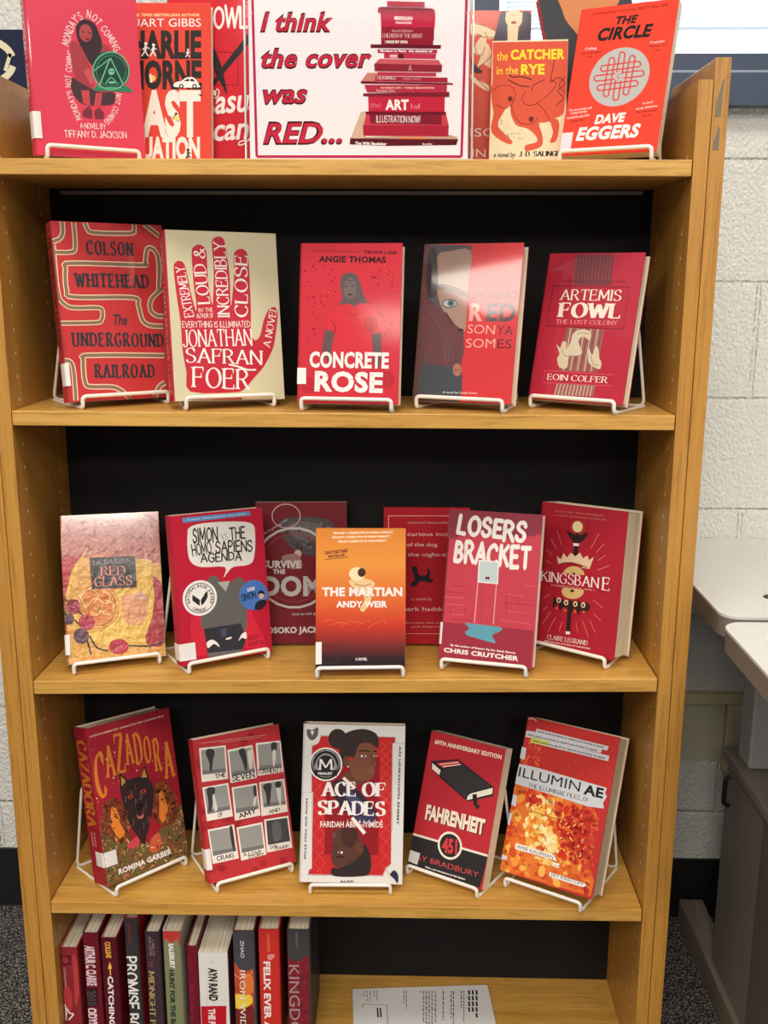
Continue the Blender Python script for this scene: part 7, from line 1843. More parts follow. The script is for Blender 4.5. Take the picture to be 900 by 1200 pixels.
def draw(ops, place, mb, box, base=0.00015, step=0.00004):
    """draw printed shapes (mm) with place(x, y, offset) -> point; returns {part name: MB} for stickers and labels"""
    parts = {}
    cur = mb
    z = base
    info = []
    stack = []                                   # (x0, y0, x1, y1, level): each shape lies just above those it overlaps
    floor_ = [0]
    def level(P, extra=0):
        x0, x1 = min(p[0] for p in P), max(p[0] for p in P)
        y0, y1 = min(p[1] for p in P), max(p[1] for p in P)
        lv = floor_[0]
        for a in stack:
            if a[0] < x1 and a[2] > x0 and a[1] < y1 and a[3] > y0 and a[4] >= lv:
                lv = a[4] + 1
        stack.append((x0, y0, x1, y1, lv + extra))
        return base + lv * step
    def put(P, col):
        P = clip_poly(P, box)
        if len(P) < 3:
            return
        ar = sum(P[i - 1][0] * P[i][1] - P[i][0] * P[i - 1][1] for i in range(len(P)))
        if abs(ar) < 1e-4:
            return
        if ar < 0:
            P = P[::-1]
        if len(P) > 4:
            tr = tessellate_polygon([[Vector((x, y, 0)) for x, y in P]])
            fs = []
            for t in tr:
                a, b, c = [P[q] for q in t]
                fs.append(t if (b[0] - a[0]) * (c[1] - a[1]) - (b[1] - a[1]) * (c[0] - a[0]) > 0 else (t[0], t[2], t[1]))
            cur.mesh([place(x, y, z) for x, y in P], fs, col)
        else:
            cur.face([place(x, y, z) for x, y in P], col)
    x0b, y0b, x1b, y1b = box
    def put_text(vs, fs, fn, col, lay=None):
        Q = [fn(*v) for v in vs]
        Qc = [(min(max(x, x0b), x1b), min(max(y, y0b), y1b)) for x, y in Q]
        keep = []
        for f in fs:
            P = [Qc[k] for k in f]
            if abs(sum(P[i - 1][0] * P[i][1] - P[i][0] * P[i - 1][1] for i in range(len(P)))) > 1e-5:
                keep.append(f)
        lay = lay or [0] * len(Qc)
        cur.mesh([place(x, y, z + q * 0.000006) for (x, y), q in zip(Qc, lay)], keep, col)
    for op in ops:
        k = op[0]
        if k == 'p':
            z = level(pairs(op[2]))
            put(pairs(op[2]), H(op[1]))
        elif k == 'l':
            z = level(pairs(op[3]))
            for q in ribbon(pairs(op[3]), op[2] / 10):
                put(q, H(op[1]))
        elif k == 'c':
            z = level(disc((op[2] / 10, op[3] / 10), op[4] / 10, 8))
            put(disc((op[2] / 10, op[3] / 10), op[4] / 10, 40), H(op[1]))
        elif k == 't':
            vs, fs, w = text_geo(op[1], op[2])
            ax, ay, bx, by, h = [v / 10 for v in op[4:9]]
            d = math.hypot(bx - ax, by - ay)
            ux, uy = (bx - ax) / d, (by - ay) / d
            kx = d / w
            z = level([(ax - uy * h, ay + ux * h), (ax + uy * h * .3, ay - ux * h * .3), (bx - uy * h, by + ux * h), (bx + uy * h * .3, by - ux * h * .3)])
            put_text(vs, fs, lambda x, y: (ax + ux * x * kx - uy * y * h, ay + uy * x * kx + ux * y * h), H(op[3]), LAYER.get((op[1], op[2])))
        elif k == 'a':
            s, font, h, P = op[1], op[2], op[4] / 10, pairs(op[5])
            Ls = [0.0]
            for a, b in zip(P[:-1], P[1:]):
                Ls.append(Ls[-1] + math.hypot(b[0] - a[0], b[1] - a[1]))
            def at(d):
                d = min(max(d, 0), Ls[-1] - 1e-6)
                i = max(q for q in range(len(Ls) - 1) if Ls[q] <= d)
                t = (d - Ls[i]) / (Ls[i + 1] - Ls[i] or 1)
                a, b = P[i], P[i + 1]
                l_ = math.hypot(b[0] - a[0], b[1] - a[1]) or 1
                return (a[0] + (b[0] - a[0]) * t, a[1] + (b[1] - a[1]) * t), ((b[0] - a[0]) / l_, (b[1] - a[1]) / l_)
            ws = [(text_geo(ch, font)[2] if ch != ' ' else 0.45) + 0.16 for ch in s]
            kx = Ls[-1] / sum(ws)
            z = level(P)
            pos = 0.0
            for ch, w in zip(s, ws):
                if ch != ' ':
                    vs, fs, cw = text_geo(ch, font)
                    (cx, cy), (dx, dy) = at((pos + w / 2) * kx)
                    put_text(vs, fs, lambda x, y: (cx + dx * (x - cw / 2) * kx - dy * y * h, cy + dy * (x - cw / 2) * kx + dx * y * h), H(op[3]), LAYER.get((ch, font)))
                pos += w
        elif k == 'n':
            cols, n_, r0, r1, el, seed, P = op[1], op[2], op[3] / 10, op[4] / 10, op[5], op[6], pairs(op[7])
            rg = random.Random(seed)
            bx = (min(p[0] for p in P), max(p[0] for p in P), min(p[1] for p in P), max(p[1] for p in P))
            done = 0
            z0 = level(P, 4)
            for _ in range(n_ * 6):
                if done >= n_:
                    break
                c = (rg.uniform(bx[0], bx[1]), rg.uniform(bx[2], bx[3]))
                if not inside(c, P):
                    continue
                done += 1
                a, rr = rg.uniform(0, PI), rg.uniform(r0, r1)
                q = [(c[0] + rr * math.cos(b) * math.cos(a) - rr / el * math.sin(b) * math.sin(a), c[1] + rr * math.cos(b) * math.sin(a) + rr / el * math.sin(b) * math.cos(a)) for b in [2 * PI * t / 7 for t in range(7)]]
                z = z0 + step * (done % 5)
                put(q, H(rg.choice(cols)))
        elif k == 'g':
            st = op[1]
            z = level([(x0b, y0b), (x1b, y1b)])
            for (a, ca), (b, cb) in zip(st[:-1], st[1:]):
                ya, yb = y1b - (y1b - y0b) * a, y1b - (y1b - y0b) * b
                A, B_ = H(ca), H(cb)
                cur.face([place(x0b, yb, z), place(x1b, yb, z), place(x1b, ya, z), place(x0b, ya, z)], [B_, B_, A, A])
        elif k == 'k':
            if op[1]:
                cur = parts.setdefault(op[1], MB())
                floor_[0] = max([q[4] for q in stack] + [0]) + 4
            else:
                cur = mb
                floor_[0] = 0
        elif k == 'w':
            info.append([v / 10 for v in op[1:5]])
    return parts, info

def frame(yaw, lean, roll, slope=0.0):
    return (Matrix.Rotation(-slope, 4, 'Y') if slope else Matrix.Identity(4)) @ Matrix.Rotation(yaw, 4, 'Z') @ Matrix.Rotation(-lean, 4, 'X') @ Matrix.Rotation(roll, 4, 'Y')

def section(w, T, b, hard):
    """outline of a cover seen from above: front board, rounded spine, back board (counter-clockwise), with which face is which"""
    r = min(0.0035 if hard else 0.0012, T * 0.3)
    x0, x1 = -w / 2, w / 2
    arc = [(x0 + r - r * math.sin(a), r - r * math.cos(a)) for a in [PI / 2 * k / 4 for k in range(5)]]
    out = [(x1, 0.0)] + arc + [(p[0], T - p[1]) for p in reversed(arc)] + [(x1, T)]
    inn = [(x1, T - b), (x0 + b + r * .5, T - b), (x0 + b, T - b - r * .5), (x0 + b, b + r * .5), (x0 + b + r * .5, b), (x1, b)]
    P = out + inn                              # clockwise; reversed below
    k = ['front'] + ['spine'] * 9 + ['back'] + ['edge'] + ['in'] * 5 + ['edge']
    n = len(P)
    Q = P[::-1]
    kk = [k[(n - 2 - i) % n] for i in range(n)]
    return Q, kk

def make_volume(name, mw, w, h, T, front, spine, ops, finish='gloss', hard=True, back=None, spine_ops=None, spine_text=None, page=None, inset=0.003):
    """a bound volume standing in its own frame: front cover in the plane y=0 facing -y, spine at -x"""
    t = empty(name, mw)
    b = 0.0024 if hard else 0.0006
    P, kind = section(w, T, b, hard)
    cf, cs, cb, ce = L(*front), L(*spine), L(*(back or front)), L(*[min(255, v + 16) for v in front])
    cmap = {'front': cf, 'spine': cs, 'back': cb, 'edge': ce, 'in': L(214, 200, 180)}
    mb = MB()
    mb.prism(P, 0.0, h, cols=[cmap[k] for k in kind], cap=ce)
    parts, info = ({}, [])
    if ops:
        parts, info = draw(ops, lambda x, z, o: (x / 1000 - w / 2, -o, z / 1000), mb, (0.3, 0.3, w * 1000 - 0.3, h * 1000 - 0.3))
    spl = lambda u, z, o: (-w / 2 - o, T - u / 1000, z / 1000)
    if spine_ops:
        p2, i2 = draw(spine_ops, spl, mb, (1.2, 0.5, T * 1000 - 1.2, h * 1000 - 0.5))
        parts.update(p2)
    for (s, font, rgb, zt, zb_, u0, hh) in (spine_text or []):
        vs, fs, tw = text_geo(s, font)
        d = (zt - zb_) * h * 1000
        kx = d / tw
        hc = hh * T * 1000
        mb.mesh([spl(u0 * T * 1000 + y * hc, zt * h * 1000 - x * kx, 0.0003) for x, y in vs], fs, L(*rgb))
    mb.build('cover', M[finish], t, printed=True)
    pg = MB()
    i3 = inset if hard else 0.0004
    pg.box((-w / 2 + b + 0.0003, b + 0.0002, i3), (w / 2 - i3, T - b - 0.0002, h - i3))
    pg.build('page_block', page or M['paper'], t)
    for pn, m2 in parts.items():
        m2.build(pn, M['gloss'], t, printed=True)
    for z0, z1, fr, wr in info:
        r = min(0.0035 if hard else 0.0012, T * 0.3)
        path = [(-w / 2 + fr / 1000, -0.0013), (-w / 2 + r, -0.0013)]
        path += [(-w / 2 + r - (r + 0.0013) * math.sin(a), r - (r + 0.0013) * math.cos(a)) for a in [PI / 2 * k / 4 for k in range(1, 5)]]
        path.append((-w / 2 - 0.0013, min(wr / 1000, T - r)))
        lb = MB()
        for a, c in zip(path[:-1], path[1:]):
            lb.face([(c[0], c[1], z0 / 1000), (a[0], a[1], z0 / 1000), (a[0], a[1], z1 / 1000), (c[0], c[1], z1 / 1000)])
        lb.build('spine_label', M['label'], t)
    return t

def make_stand(x, y, z, yaw, slope, lean, T, e, label, hw=0.062, rear=None, rhw=0.068):
    t = empty('wire_book_stand', Matrix.Translation((x, y, z)) @ frame(yaw, 0, 0, slope))
    r = 0.0022
    z += 0.0006
    zt = 0.150
    Z = (zt - e + T * math.sin(lean)) / math.cos(lean)
    yt = T * math.cos(lean) + Z * math.sin(lean) + r + 0.0024
    ry = rear if rear else max(0.112, yt + 0.018)
    lip = MB()
    lip.tube(fillet([(-hw, 0.004, r * 1.3), (-hw, -0.0075, r * 1.3), (-hw, -0.0085, 0.0185), (hw, -0.0085, 0.0185), (hw, -0.0075, r * 1.3), (hw, 0.004, r * 1.3)], 0.006), r * 1.3, 10)
    lip.build('front_lip', M['wire'], t, smooth=True)
    for s in (-1, 1):
        bs = MB()
        bs.tube([(s * hw, 0.002, r), (s * (hw + rhw) * 0.5, ry * 0.5, r), (s * rhw, ry, r)], r, 8)
        bs.build('base_wire', M['wire'], t, smooth=True)
    bk = MB()
    bk.tube(fillet([(-rhw, ry, r), (rhw, ry, r), (rhw - 0.008, yt, zt), (-rhw + 0.008, yt, zt)], 0.012, 6, True), r, 8, True)
    bk.build('back_support', M['wire'], t, smooth=True)
    tag(t, label, 'book stand', 'white wire book stands on the shelves')
    return t

# ------------------------------------------------------------------ the room
ZF, YW, ZC = -1.066, 0.46, 1.97
# wall with the window opening
WX0, WX1, WZ0, WZ1 = 0.644, 2.6, 0.458, 1.25
mb = MB()
for a, b in (((-2.6, YW, ZF), (WX0, YW + 0.15, ZC)), ((WX1, YW, ZF), (3.8, YW + 0.15, ZC)), ((WX0, YW, ZF), (WX1, YW + 0.15, WZ0)), ((WX0, YW, WZ1), (WX1, YW + 0.15, ZC))):
    mb.box(a, b)
struct(mb.build('wall_back', M['wall']))
mb = MB(); mb.box((-2.6, -6.5, ZF - 0.03), (3.8, YW, ZF)); struct(mb.build('floor', M['carpet']))
mb = MB(); mb.box((-2.6, -6.5, ZC), (3.8, YW + 0.15, ZC + 0.03)); struct(mb.build('ceiling', M['ceiling']))
mb = MB(); mb.box((-2.6, YW - 0.006, ZF), (3.8, YW, -0.945)); mb.box((-2.6, YW - 0.016, ZF), (3.8, YW - 0.006, ZF + 0.012)); struct(mb.build('baseboard_back', M['baseboard']))
# window: navy frame, pane, blind
w = empty('window_1', loc=(0, 0, 0)); struct(w)
mb = MB()
mb.box((WX0, YW - 0.035, WZ0), (WX1, YW + 0.05, 0.508))
mb.box((WX0, YW - 0.012, 0.5125), (WX1, YW + 0.05, 0.542))
mb.box((WX0, YW - 0.012, 0.542), (WX0 + 0.043, YW + 0.05, WZ1 - 0.04))
mb.box((WX1 - 0.043, YW - 0.012, 0.542), (WX1, YW + 0.05, WZ1 - 0.04))
mb.box((WX0, YW - 0.012, WZ1 - 0.04), (WX1, YW + 0.05, WZ1))
o = mb.build('window_frame', M['window_frame'], w); o['kind'] = 'structure'
mb = MB(); mb.box((WX0, YW - 0.030, 0.508), (WX1, YW + 0.05, 0.5125)); o = mb.build('window_bead', M['window_frame_light'], w); o['kind'] = 'structure'
mb = MB(); mb.box((WX0 + 0.043, YW + 0.03, 0.542), (WX1 - 0.043, YW + 0.034, WZ1 - 0.04)); o = mb.build('window_pane', M['glass'], w); o['kind'] = 'structure'
bl = empty('window_blind', loc=(1.6, YW + 0.012, 0.6))
mb = MB()
zz = 0.584 - 0.6
while zz < WZ1 - 0.05 - 0.6:
    c = -0.008
    mb.face([(-0.90, c, zz + 0.0022), (0.95, c, zz + 0.0022), (0.95, c + 0.011, zz - 0.0012), (-0.90, c + 0.011, zz - 0.0012)])
    zz += 0.0066
mb.build('slats', M['blind'], bl)
mb = MB(); mb.box((-0.90, -0.009, WZ1 - 0.075 - 0.6), (0.95, 0.009, WZ1 - 0.042 - 0.6)); mb.build('head_rail', M['blind'], bl)
for xx in (-0.7, -0.05, 0.6):
    mb = MB()
    mb.tube([(xx, 0, 0.578 - 0.6), (xx, 0, WZ1 - 0.06 - 0.6)], 0.0008, 6)
    mb.build('cord', M['blind'], bl)
tag(bl, 'white slatted blind half lowered over the bright window', 'blind')

# navy felt banner with a cream ring on the wall
bn = empty('wall_banner', loc=(-0.32, YW - 0.004, 0.40))
mb = MB(); mb.box((-0.25, 0, 0), (0.225, 0.004, 0.183)); mb.build('felt_panel', M['navy'], bn)
mb = MB()
ring = [(0.135 + 0.056 * math.cos(a), 0.133 + 0.036 * math.sin(a)) for a in [math.radians(12 + 336 * k / 36) for k in range(37)]]
for q in ribbon(ring, 0.011):
    mb.prism(q[::-1], 0, 0.0015, f=lambda x, y, z: (x, -z, y))
for q in ribbon([(0.176, 0.118), (0.187, 0.145)], 0.006):
    mb.prism(q[::-1], 0, 0.0015, f=lambda x, y, z: (x, -z, y))
mb.build('emblem', M['cream'], bn)
tag(bn, 'navy felt banner with cream emblem on the wall behind the bookcase', 'banner')

# cable raceway under the desk
rc = empty('cable_raceway', loc=(1.0, YW, -0.6))
mb = MB(); mb.box((-0.6, -0.022, -0.008), (0.9, 0, 0.012)); mb.build('channel', M['raceway'], rc, bevel=0.002)
mb = MB(); mb.box((-0.5, -0.006, -0.129), (0.153, 0, -0.009)); mb.build('backing_panel', M['raceway_panel'], rc)
mb = MB(); mb.box((0.154, -0.020, -0.150), (0.172, 0, -0.009)); mb.build('drop_channel', M['raceway'], rc, bevel=0.002)
tag(rc, 'beige cable raceway on the wall under the white desk', 'raceway')

# ------------------------------------------------------------------ the bookcase
XL, XR, XM, XO, XLO, XLM = -0.0005, 0.9030, 0.9220, 0.9425, -0.0442, -0.0205
D = 0.2140
ZI, ZO, ZBOT = 0.4216, 0.4475, -1.0367
case = empty('bookcase', loc=(0.45, 0.1, ZF))
tag(case, 'tall open oak bookcase with black back filled with red books', 'bookcase')
cx0 = Vector((0.45, 0.1, ZF))
def cb_(a, b):
    return tuple(Vector(a) - cx0), tuple(Vector(b) - cx0)
for nm, x0, x1, zt in (('side_panel', XLM + 0.0005, XL, ZI), ('side_panel', XR, XM - 0.0006, ZI), ('end_panel', XLO, XLM - 0.0008, ZO), ('end_panel', XM + 0.0006, XO, ZO)):
    mb = MB(); mb.box(*cb_((x0, 0.0, ZF), (x1, D + 0.006, zt)))
    if nm == 'side_panel':                      # shelf pin holes, two columns on the inner face
        mb.cur = 1
        inner = XL if x0 < 0.4 else XR
        sg = 1 if x0 < 0.4 else -1
        for yy in (0.032, 0.172):
            for k in range(42):
                zc = -0.98 + k * 0.032
                mb.mesh([tuple(Vector((inner + sg * 0.0003, yy + 0.0028 * math.cos(2 * PI * q / 10), zc + 0.0028 * math.sin(2 * PI * q / 10))) - cx0) for q in range(10)], [tuple(range(10)) if sg < 0 else tuple(reversed(range(10)))])
    mb.build(nm, [M['oak_panel'], M['pin']], case, bevel=0.0012 if nm == 'end_panel' else 0)
mb = MB(); mb.box(*cb_((XL, D, ZF), (XR, D + 0.006, 0.4050))); mb.build('back_panel', M['black_panel'], case)
SH = [(0.3279, 0.3260), (0.0, -0.0011), (-0.3939, -0.3787), (-0.7538, -0.7508)]
for zl, zr in SH:
    mb = MB()
    x0, x1, t_ = XL + 0.0012, XR - 0.0016, 0.0203
    y0, y1 = -0.001, D - 0.003
    zf = lambda x: zl + (zr - zl) * x / 0.9
    P = [(x0, y0, zf(x0) - t_), (x1, y0, zf(x1) - t_), (x1, y1, zf(x1) - t_), (x0, y1, zf(x0) - t_), (x0, y0, zf(x0)), (x1, y0, zf(x1)), (x1, y1, zf(x1)), (x0, y1, zf(x0))]
    mb.mesh([tuple(Vector(p) - cx0) for p in P], [(0, 3, 2, 1), (4, 5, 6, 7), (0, 1, 5, 4), (1, 2, 6, 5), (2, 3, 7, 6), (3, 0, 4, 7)])
    mb.build('shelf', M['oak_shelf'], case, bevel=0.0012)
mb = MB(); mb.box(*cb_((XL, 0.0, ZBOT - 0.022), (XR, D - 0.0005, ZBOT))); mb.build('bottom_shelf', M['oak_shelf'], case)
mb = MB(); mb.box(*cb_((XL + 0.0005, 0.018, ZF), (XR - 0.0005, 0.036, ZBOT - 0.0225))); mb.build('kick_plate', M['oak_shelf'], case)
mb = MB(); mb.box(*cb_((0.02, D - 0.012, 0.2985), (0.885, D - 0.004, 0.3035))); mb.build('rear_cleat', M['steel'], case)
def torn(poly):
    m_ = MB(); m_.prism(poly, 0, 0.0004, f=lambda x, z, y: tuple(Vector((x, -0.0001 - y, z)) - cx0)); return m_
torn([(0.9265, 0.378), (0.9335, 0.378), (0.934, 0.407), (0.9355, 0.424), (0.9325, 0.419), (0.931, 0.411), (0.9272, 0.397)]).build('tape_remnant', M['tape'], case)
torn([(0.9262, 0.338), (0.9335, 0.338), (0.9335, 0.362), (0.9312, 0.368), (0.9302, 0.359), (0.9266, 0.348)]).build('tape_remnant', M['tape'], case)

# ------------------------------------------------------------------ desks to the right
def worktop(mbx, x0, y0, x1, y1, z0, z1, r, off, both=False):
    pts = []
    for cx, cy, a0 in ((x1 - .004, y1 - .004, 0), (x0 + r, y1 - .004, 90), (x0 + r, y0 + r, 180), (x1 - .004, y0 + r, 270)):
        rr = r if cx < (x0 + x1) / 2 and (both or cy < (y0 + y1) / 2) else 0.004
        cx_ = x0 + rr if cx < (x0 + x1) / 2 else cx
        cy_ = y0 + rr if cy < (y0 + y1) / 2 else y1 - rr
        for k in range(9):
            a = math.radians(a0 + 90 * k / 8)
            pts.append((cx_ + rr * math.cos(a), cy_ + rr * math.sin(a)))
    mbx.prism(pts, z0, z1, f=lambda x, y, z: tuple(Vector((x, y, z)) - off))

ZT = -0.288
dk = empty('computer_desk', loc=(1.2, 0.2, ZF)); off = Vector((1.2, 0.2, ZF))
mb = MB(); worktop(mb, 0.990, 0.008, 2.25, YW - 0.002, ZT - 0.004, ZT, 0.028, off); top = mb.build('worktop', M['laminate'], dk)
mb = MB(); worktop(mb, 0.9905, 0.0085, 2.2495, YW - 0.002, ZT - 0.033, ZT - 0.0042, 0.028, off); mb.build('edge_band', M['edge_band'], dk, smooth=True)
mb = MB(); mb.cur = 0
g_ = [(1.094 + 0.016 * math.cos(2 * PI * k / 20), 0.102 + 0.012 * math.sin(2 * PI * k / 20)) for k in range(20)]
mb.prism(g_, ZT + 0.0002, ZT + 0.0012, f=lambda x, y, z: tuple(Vector((x, y, z)) - off)); mb.build('cable_grommet', M['baseboard'], dk)
mb = MB(); mb.box(tuple(Vector((1.100, 0.16, -0.600)) - off), tuple(Vector((1.150, 0.215, ZT - 0.033)) - off)); mb.build('leg_column', M['post_grey'], dk, bevel=0.004)
mb = MB(); mb.box(tuple(Vector((2.05, 0.16, ZF + 0.04)) - off), tuple(Vector((2.10, 0.215, ZT - 0.033)) - off)); mb.box(tuple(Vector((2.04, 0.05, ZF)) - off), tuple(Vector((2.11, 0.42, ZF + 0.04)) - off)); mb.build('far_leg', M['post_grey'], dk, bevel=0.004)
mb = MB(); mb.prism([(1.084, 0.06), (1.130, 0.06), (1.130, YW - 0.03), (1.084, YW - 0.03)], ZF, -1.014, f=lambda x, y, z: tuple(Vector((x, y, z)) - off)); mb.build('foot', M['foot_grey'], dk, bevel=0.006)
tag(dk, 'white desk with a rounded corner against the block wall', 'desk')

cab = empty('equipment_cabinet', loc=(1.25, 0.0, ZF)); off = Vector((1.25, 0.0, ZF))
mb = MB(); mb.box(tuple(Vector((1.0925, -0.60, ZF)) - off), tuple(Vector((1.62, 0.060, -0.622)) - off)); mb.build('body', M['cabinet_grey'], cab, bevel=0.004)
mb = MB(); mb.box(tuple(Vector((1.086, -0.61, -0.6215)) - off), tuple(Vector((1.63, 0.250, -0.6015)) - off)); mb.build('lid', M['cabinet_trim'], cab, bevel=0.004)
mb = MB(); mb.box(tuple(Vector((1.095, 0.0605, -1.013)) - off), tuple(Vector((1.115, 0.246, -0.622)) - off)); mb.build('side_panel', M['cabinet_trim'], cab, bevel=0.003)
mb = MB(); mb.tube(fillet([tuple(Vector((1.092, 0.215, -0.64)) - off), tuple(Vector((1.083, 0.215, -0.645)) - off), tuple(Vector((1.083, 0.215, -0.69)) - off), tuple(Vector((1.092, 0.215, -0.695)) - off)], 0.006), 0.004, 8); mb.build('handle', M['baseboard'], cab, smooth=True)
tag(cab, 'dark taupe metal cabinet standing under the white desk', 'cabinet')

d2 = empty('computer_desk', loc=(1.3, -0.3, ZF)); off = Vector((1.3, -0.3, ZF))
mb = MB(); worktop(mb, 0.979, -0.75, 2.2, -0.014, ZT - 0.004, ZT, 0.030, off, True); mb.build('worktop', M['laminate'], d2)
mb = MB(); worktop(mb, 0.9795, -0.7495, 2.1995, -0.0145, ZT - 0.033, ZT - 0.0042, 0.030, off, True); mb.build('edge_band', M['edge_band'], d2, smooth=True)
mb = MB(); mb.box(tuple(Vector((1.72, -0.40, ZF)) - off), tuple(Vector((1.78, -0.34, ZT - 0.033)) - off)); mb.box(tuple(Vector((1.70, -0.65, ZF)) - off), tuple(Vector((1.80, -0.08, ZF + 0.04)) - off)); mb.build('leg', M['post_grey'], d2, bevel=0.004)
tag(d2, 'white desk nearest the camera at the right edge of the photo', 'desk')
mb = MB(); mb.tube([(1.168, 0.40, ZF + 0.006), (1.20, 0.36, ZF + 0.006), (1.26, 0.37, ZF + 0.006)], 0.006, 8)
tag(mb.build('network_cable', M['teal'], smooth=True), 'short teal cable on the carpet behind the desk foot', 'cable')

# ------------------------------------------------------------------ displayed volumes
def put(key, name, label, front, spine, finish='gloss', hard=True, stand=None, back=None, spine_text=None, rear=None, rhw=0.068, cat='book', group=None, page=None):
    x, y, z, yaw, lean, roll, w_, h_, T, slope, zs = POSE[key]
    t = make_volume(name, Matrix.Translation((x, y, z)) @ frame(yaw, lean, roll), w_, h_, T, front, spine, ART.get(key), finish, hard, back, None, spine_text, page)
    tag(t, label, cat, group)
    if stand:
        make_stand(x, y, zs, yaw, slope, lean, T, z - zs, stand, rear=rear, rhw=rhw)
    return t

HB, PB = 'hardcover_book', 'paperback_book'
RK, RU, RL, RQ = 'books on top of the bookcase', 'books on the second shelf', 'books on the third shelf', 'books on the fourth shelf'
put('monday', HB, 'pink-red hardcover with a crouching girl and a green seal on its cover', (216, 66, 88), (206, 58, 80), 'mylar', stand='white wire stand holding the pink-red book at the left end of the top shelf', spine_text=[("MONDAY'S NOT COMING", 'H', (236, 220, 216), .92, .34, .25, .42)], rear=0.060, rhw=0.040, group=RK)
put('charlie', HB, 'orange-red hardcover with tall black and white block lettering on the top shelf', (214, 68, 54), (200, 60, 48), 'gloss', group=RK)
put('casual', HB, 'red hardcover with a black tick in a box, half hidden by the sign', (200, 34, 48), (190, 30, 44), 'gloss', group=RK)
put('muse', PB, 'orange paperback with a line drawing of a long-haired woman, beside the sign', (206, 88, 72), (190, 76, 62), 'gloss', False, group=RK)
put('portrait', PB, 'dark book with a tan face, leaning behind the orange-red paperback', (66, 68, 72), (190, 40, 50), 'gloss', False, group=RK)
put('catcher', PB, 'small cream and brick-red paperback with yellow lettering on the top shelf', (222, 206, 172), (206, 86, 64), 'matte', False, group=RK)
put('circle', PB, 'orange-red paperback with a grey disc of knotted lines on its cover', (230, 68, 50), (214, 60, 44), 'matte', False, stand='white wire stand holding the orange-red book at the right end of the top shelf', rear=0.086, rhw=0.050, group=RK)
put('underground', HB, 'red hardcover with cream railway track lines winding across its cover', (198, 56, 58), (176, 48, 50), 'mylar', stand='white wire stand under the railway track book, leftmost on the second shelf', spine_text=[('THE UNDERGROUND RAILROAD', 'M', (60, 40, 40), .92, .3, .3, .4)], group=RU)
put('loud', HB, 'cream hardcover with a large red lettered hand on its cover', (206, 196, 162), (176, 34, 48), 'mylar', stand='white wire stand under the cream book with the red hand', spine_text=[('EXTREMELY LOUD & INCREDIBLY CLOSE', 'Q', (226, 190, 180), .96, .08, .2, .6)], rhw=0.052, group=RU)
put('rose', HB, 'red hardcover with a grey-hooded figure in a red shirt, centre of second shelf', (198, 46, 60), (186, 40, 54), 'gloss', stand='white wire stand under the red book at the centre of the second shelf', rhw=0.050, group=RU)
put('saving', HB, 'hardcover split between a dark half face and a plain red half', (204, 54, 58), (96, 62, 62), 'mylar', stand='white wire stand under the book with the half face', rhw=0.050, group=RU)
put('artemis', HB, 'crimson hardcover with a grey carved stripe and framed cream title', (180, 40, 60), (168, 36, 54), 'mylar', stand='white wire stand under the crimson book, rightmost on the second shelf', rear=0.097, rhw=0.066, group=RU)
put('redglass', HB, 'shiny gold and red hardcover with red berries and a black title box', (226, 166, 78), (176, 96, 60), 'foil', stand='white wire stand under the shiny gold book with berries', rhw=0.050, group=RL)
put('simon', HB, 'red hardcover with a white speech bubble over a headless grey sweater', (186, 30, 54), (176, 28, 50), 'gloss', stand='white wire stand under the book with the speech bubble', group=RL)
put('dome', HB, 'dark maroon hardcover with a grey ring, tucked behind the speech bubble book', (112, 32, 40), (96, 28, 36), 'gloss', group=RL)
put('martian', PB, 'small orange paperback with an astronaut, centre front of the third shelf', (214, 128, 54), (176, 70, 44), 'gloss', False, stand='white wire stand under the small orange astronaut book', rear=0.100, rhw=0.048, group=RL)
put('curious', PB, 'red paperback with a thin frame line and small black dog, standing at back', (168, 32, 42), (150, 28, 38), 'matte', False, group=RL)
put('losers', HB, 'rose-red hardcover with white brush lettering and a basketball backboard', (188, 62, 76), (120, 48, 58), 'gloss', stand='white wire stand under the book with the basketball backboard', rear=0.095, rhw=0.042, group=RL)
put('kings', HB, 'thick crimson hardcover with a sceptre and crown, rightmost on third shelf', (172, 34, 50), (160, 30, 46), 'gloss', stand='white wire stand mostly hidden under the thick crimson book with a crown', rear=0.092, rhw=0.048, group=RL)
put('cazadora', HB, 'crimson hardcover with a black wolf head between two women', (162, 34, 50), (156, 32, 48), 'gloss', stand='white wire stand under the wolf head book on the fourth shelf', rear=0.110, spine_text=[('CAZADORA', 'QB', (206, 120, 46), .92, .36, .18, .62), ('ROMINA', 'S', (226, 180, 160), .33, .24, .5, .12), ('GARBER', 'S', (226, 180, 160), .33, .24, .3, .12)], group=RQ)
put('seven', HB, 'red hardcover with nine instant photographs in rows on its cover', (188, 52, 58), (180, 44, 50), 'gloss', stand='white wire stand under the book with nine photographs', spine_text=[('THE SEVEN TORMENTS', 'H', (216, 120, 116), .75, .3, .2, .45)], group=RQ)
put('ace', HB, 'white bordered hardcover with a woman above and an inverted man below', (218, 214, 210), (206, 200, 196), 'gloss', stand='white wire stand under the white bordered book', rhw=0.046, group=RQ)
put('fahr', PB, 'red and black paperback with a drawing of a black book', (184, 46, 56), (170, 42, 50), 'matte', False, stand='white wire stand under the paperback with a drawn black book', group=RQ)
put('illum', HB, 'thick fiery orange and red hardcover with white taped title strips', (192, 50, 48), (180, 60, 44), 'gloss', stand='white wire stand under the thick fiery orange book', group=RQ)

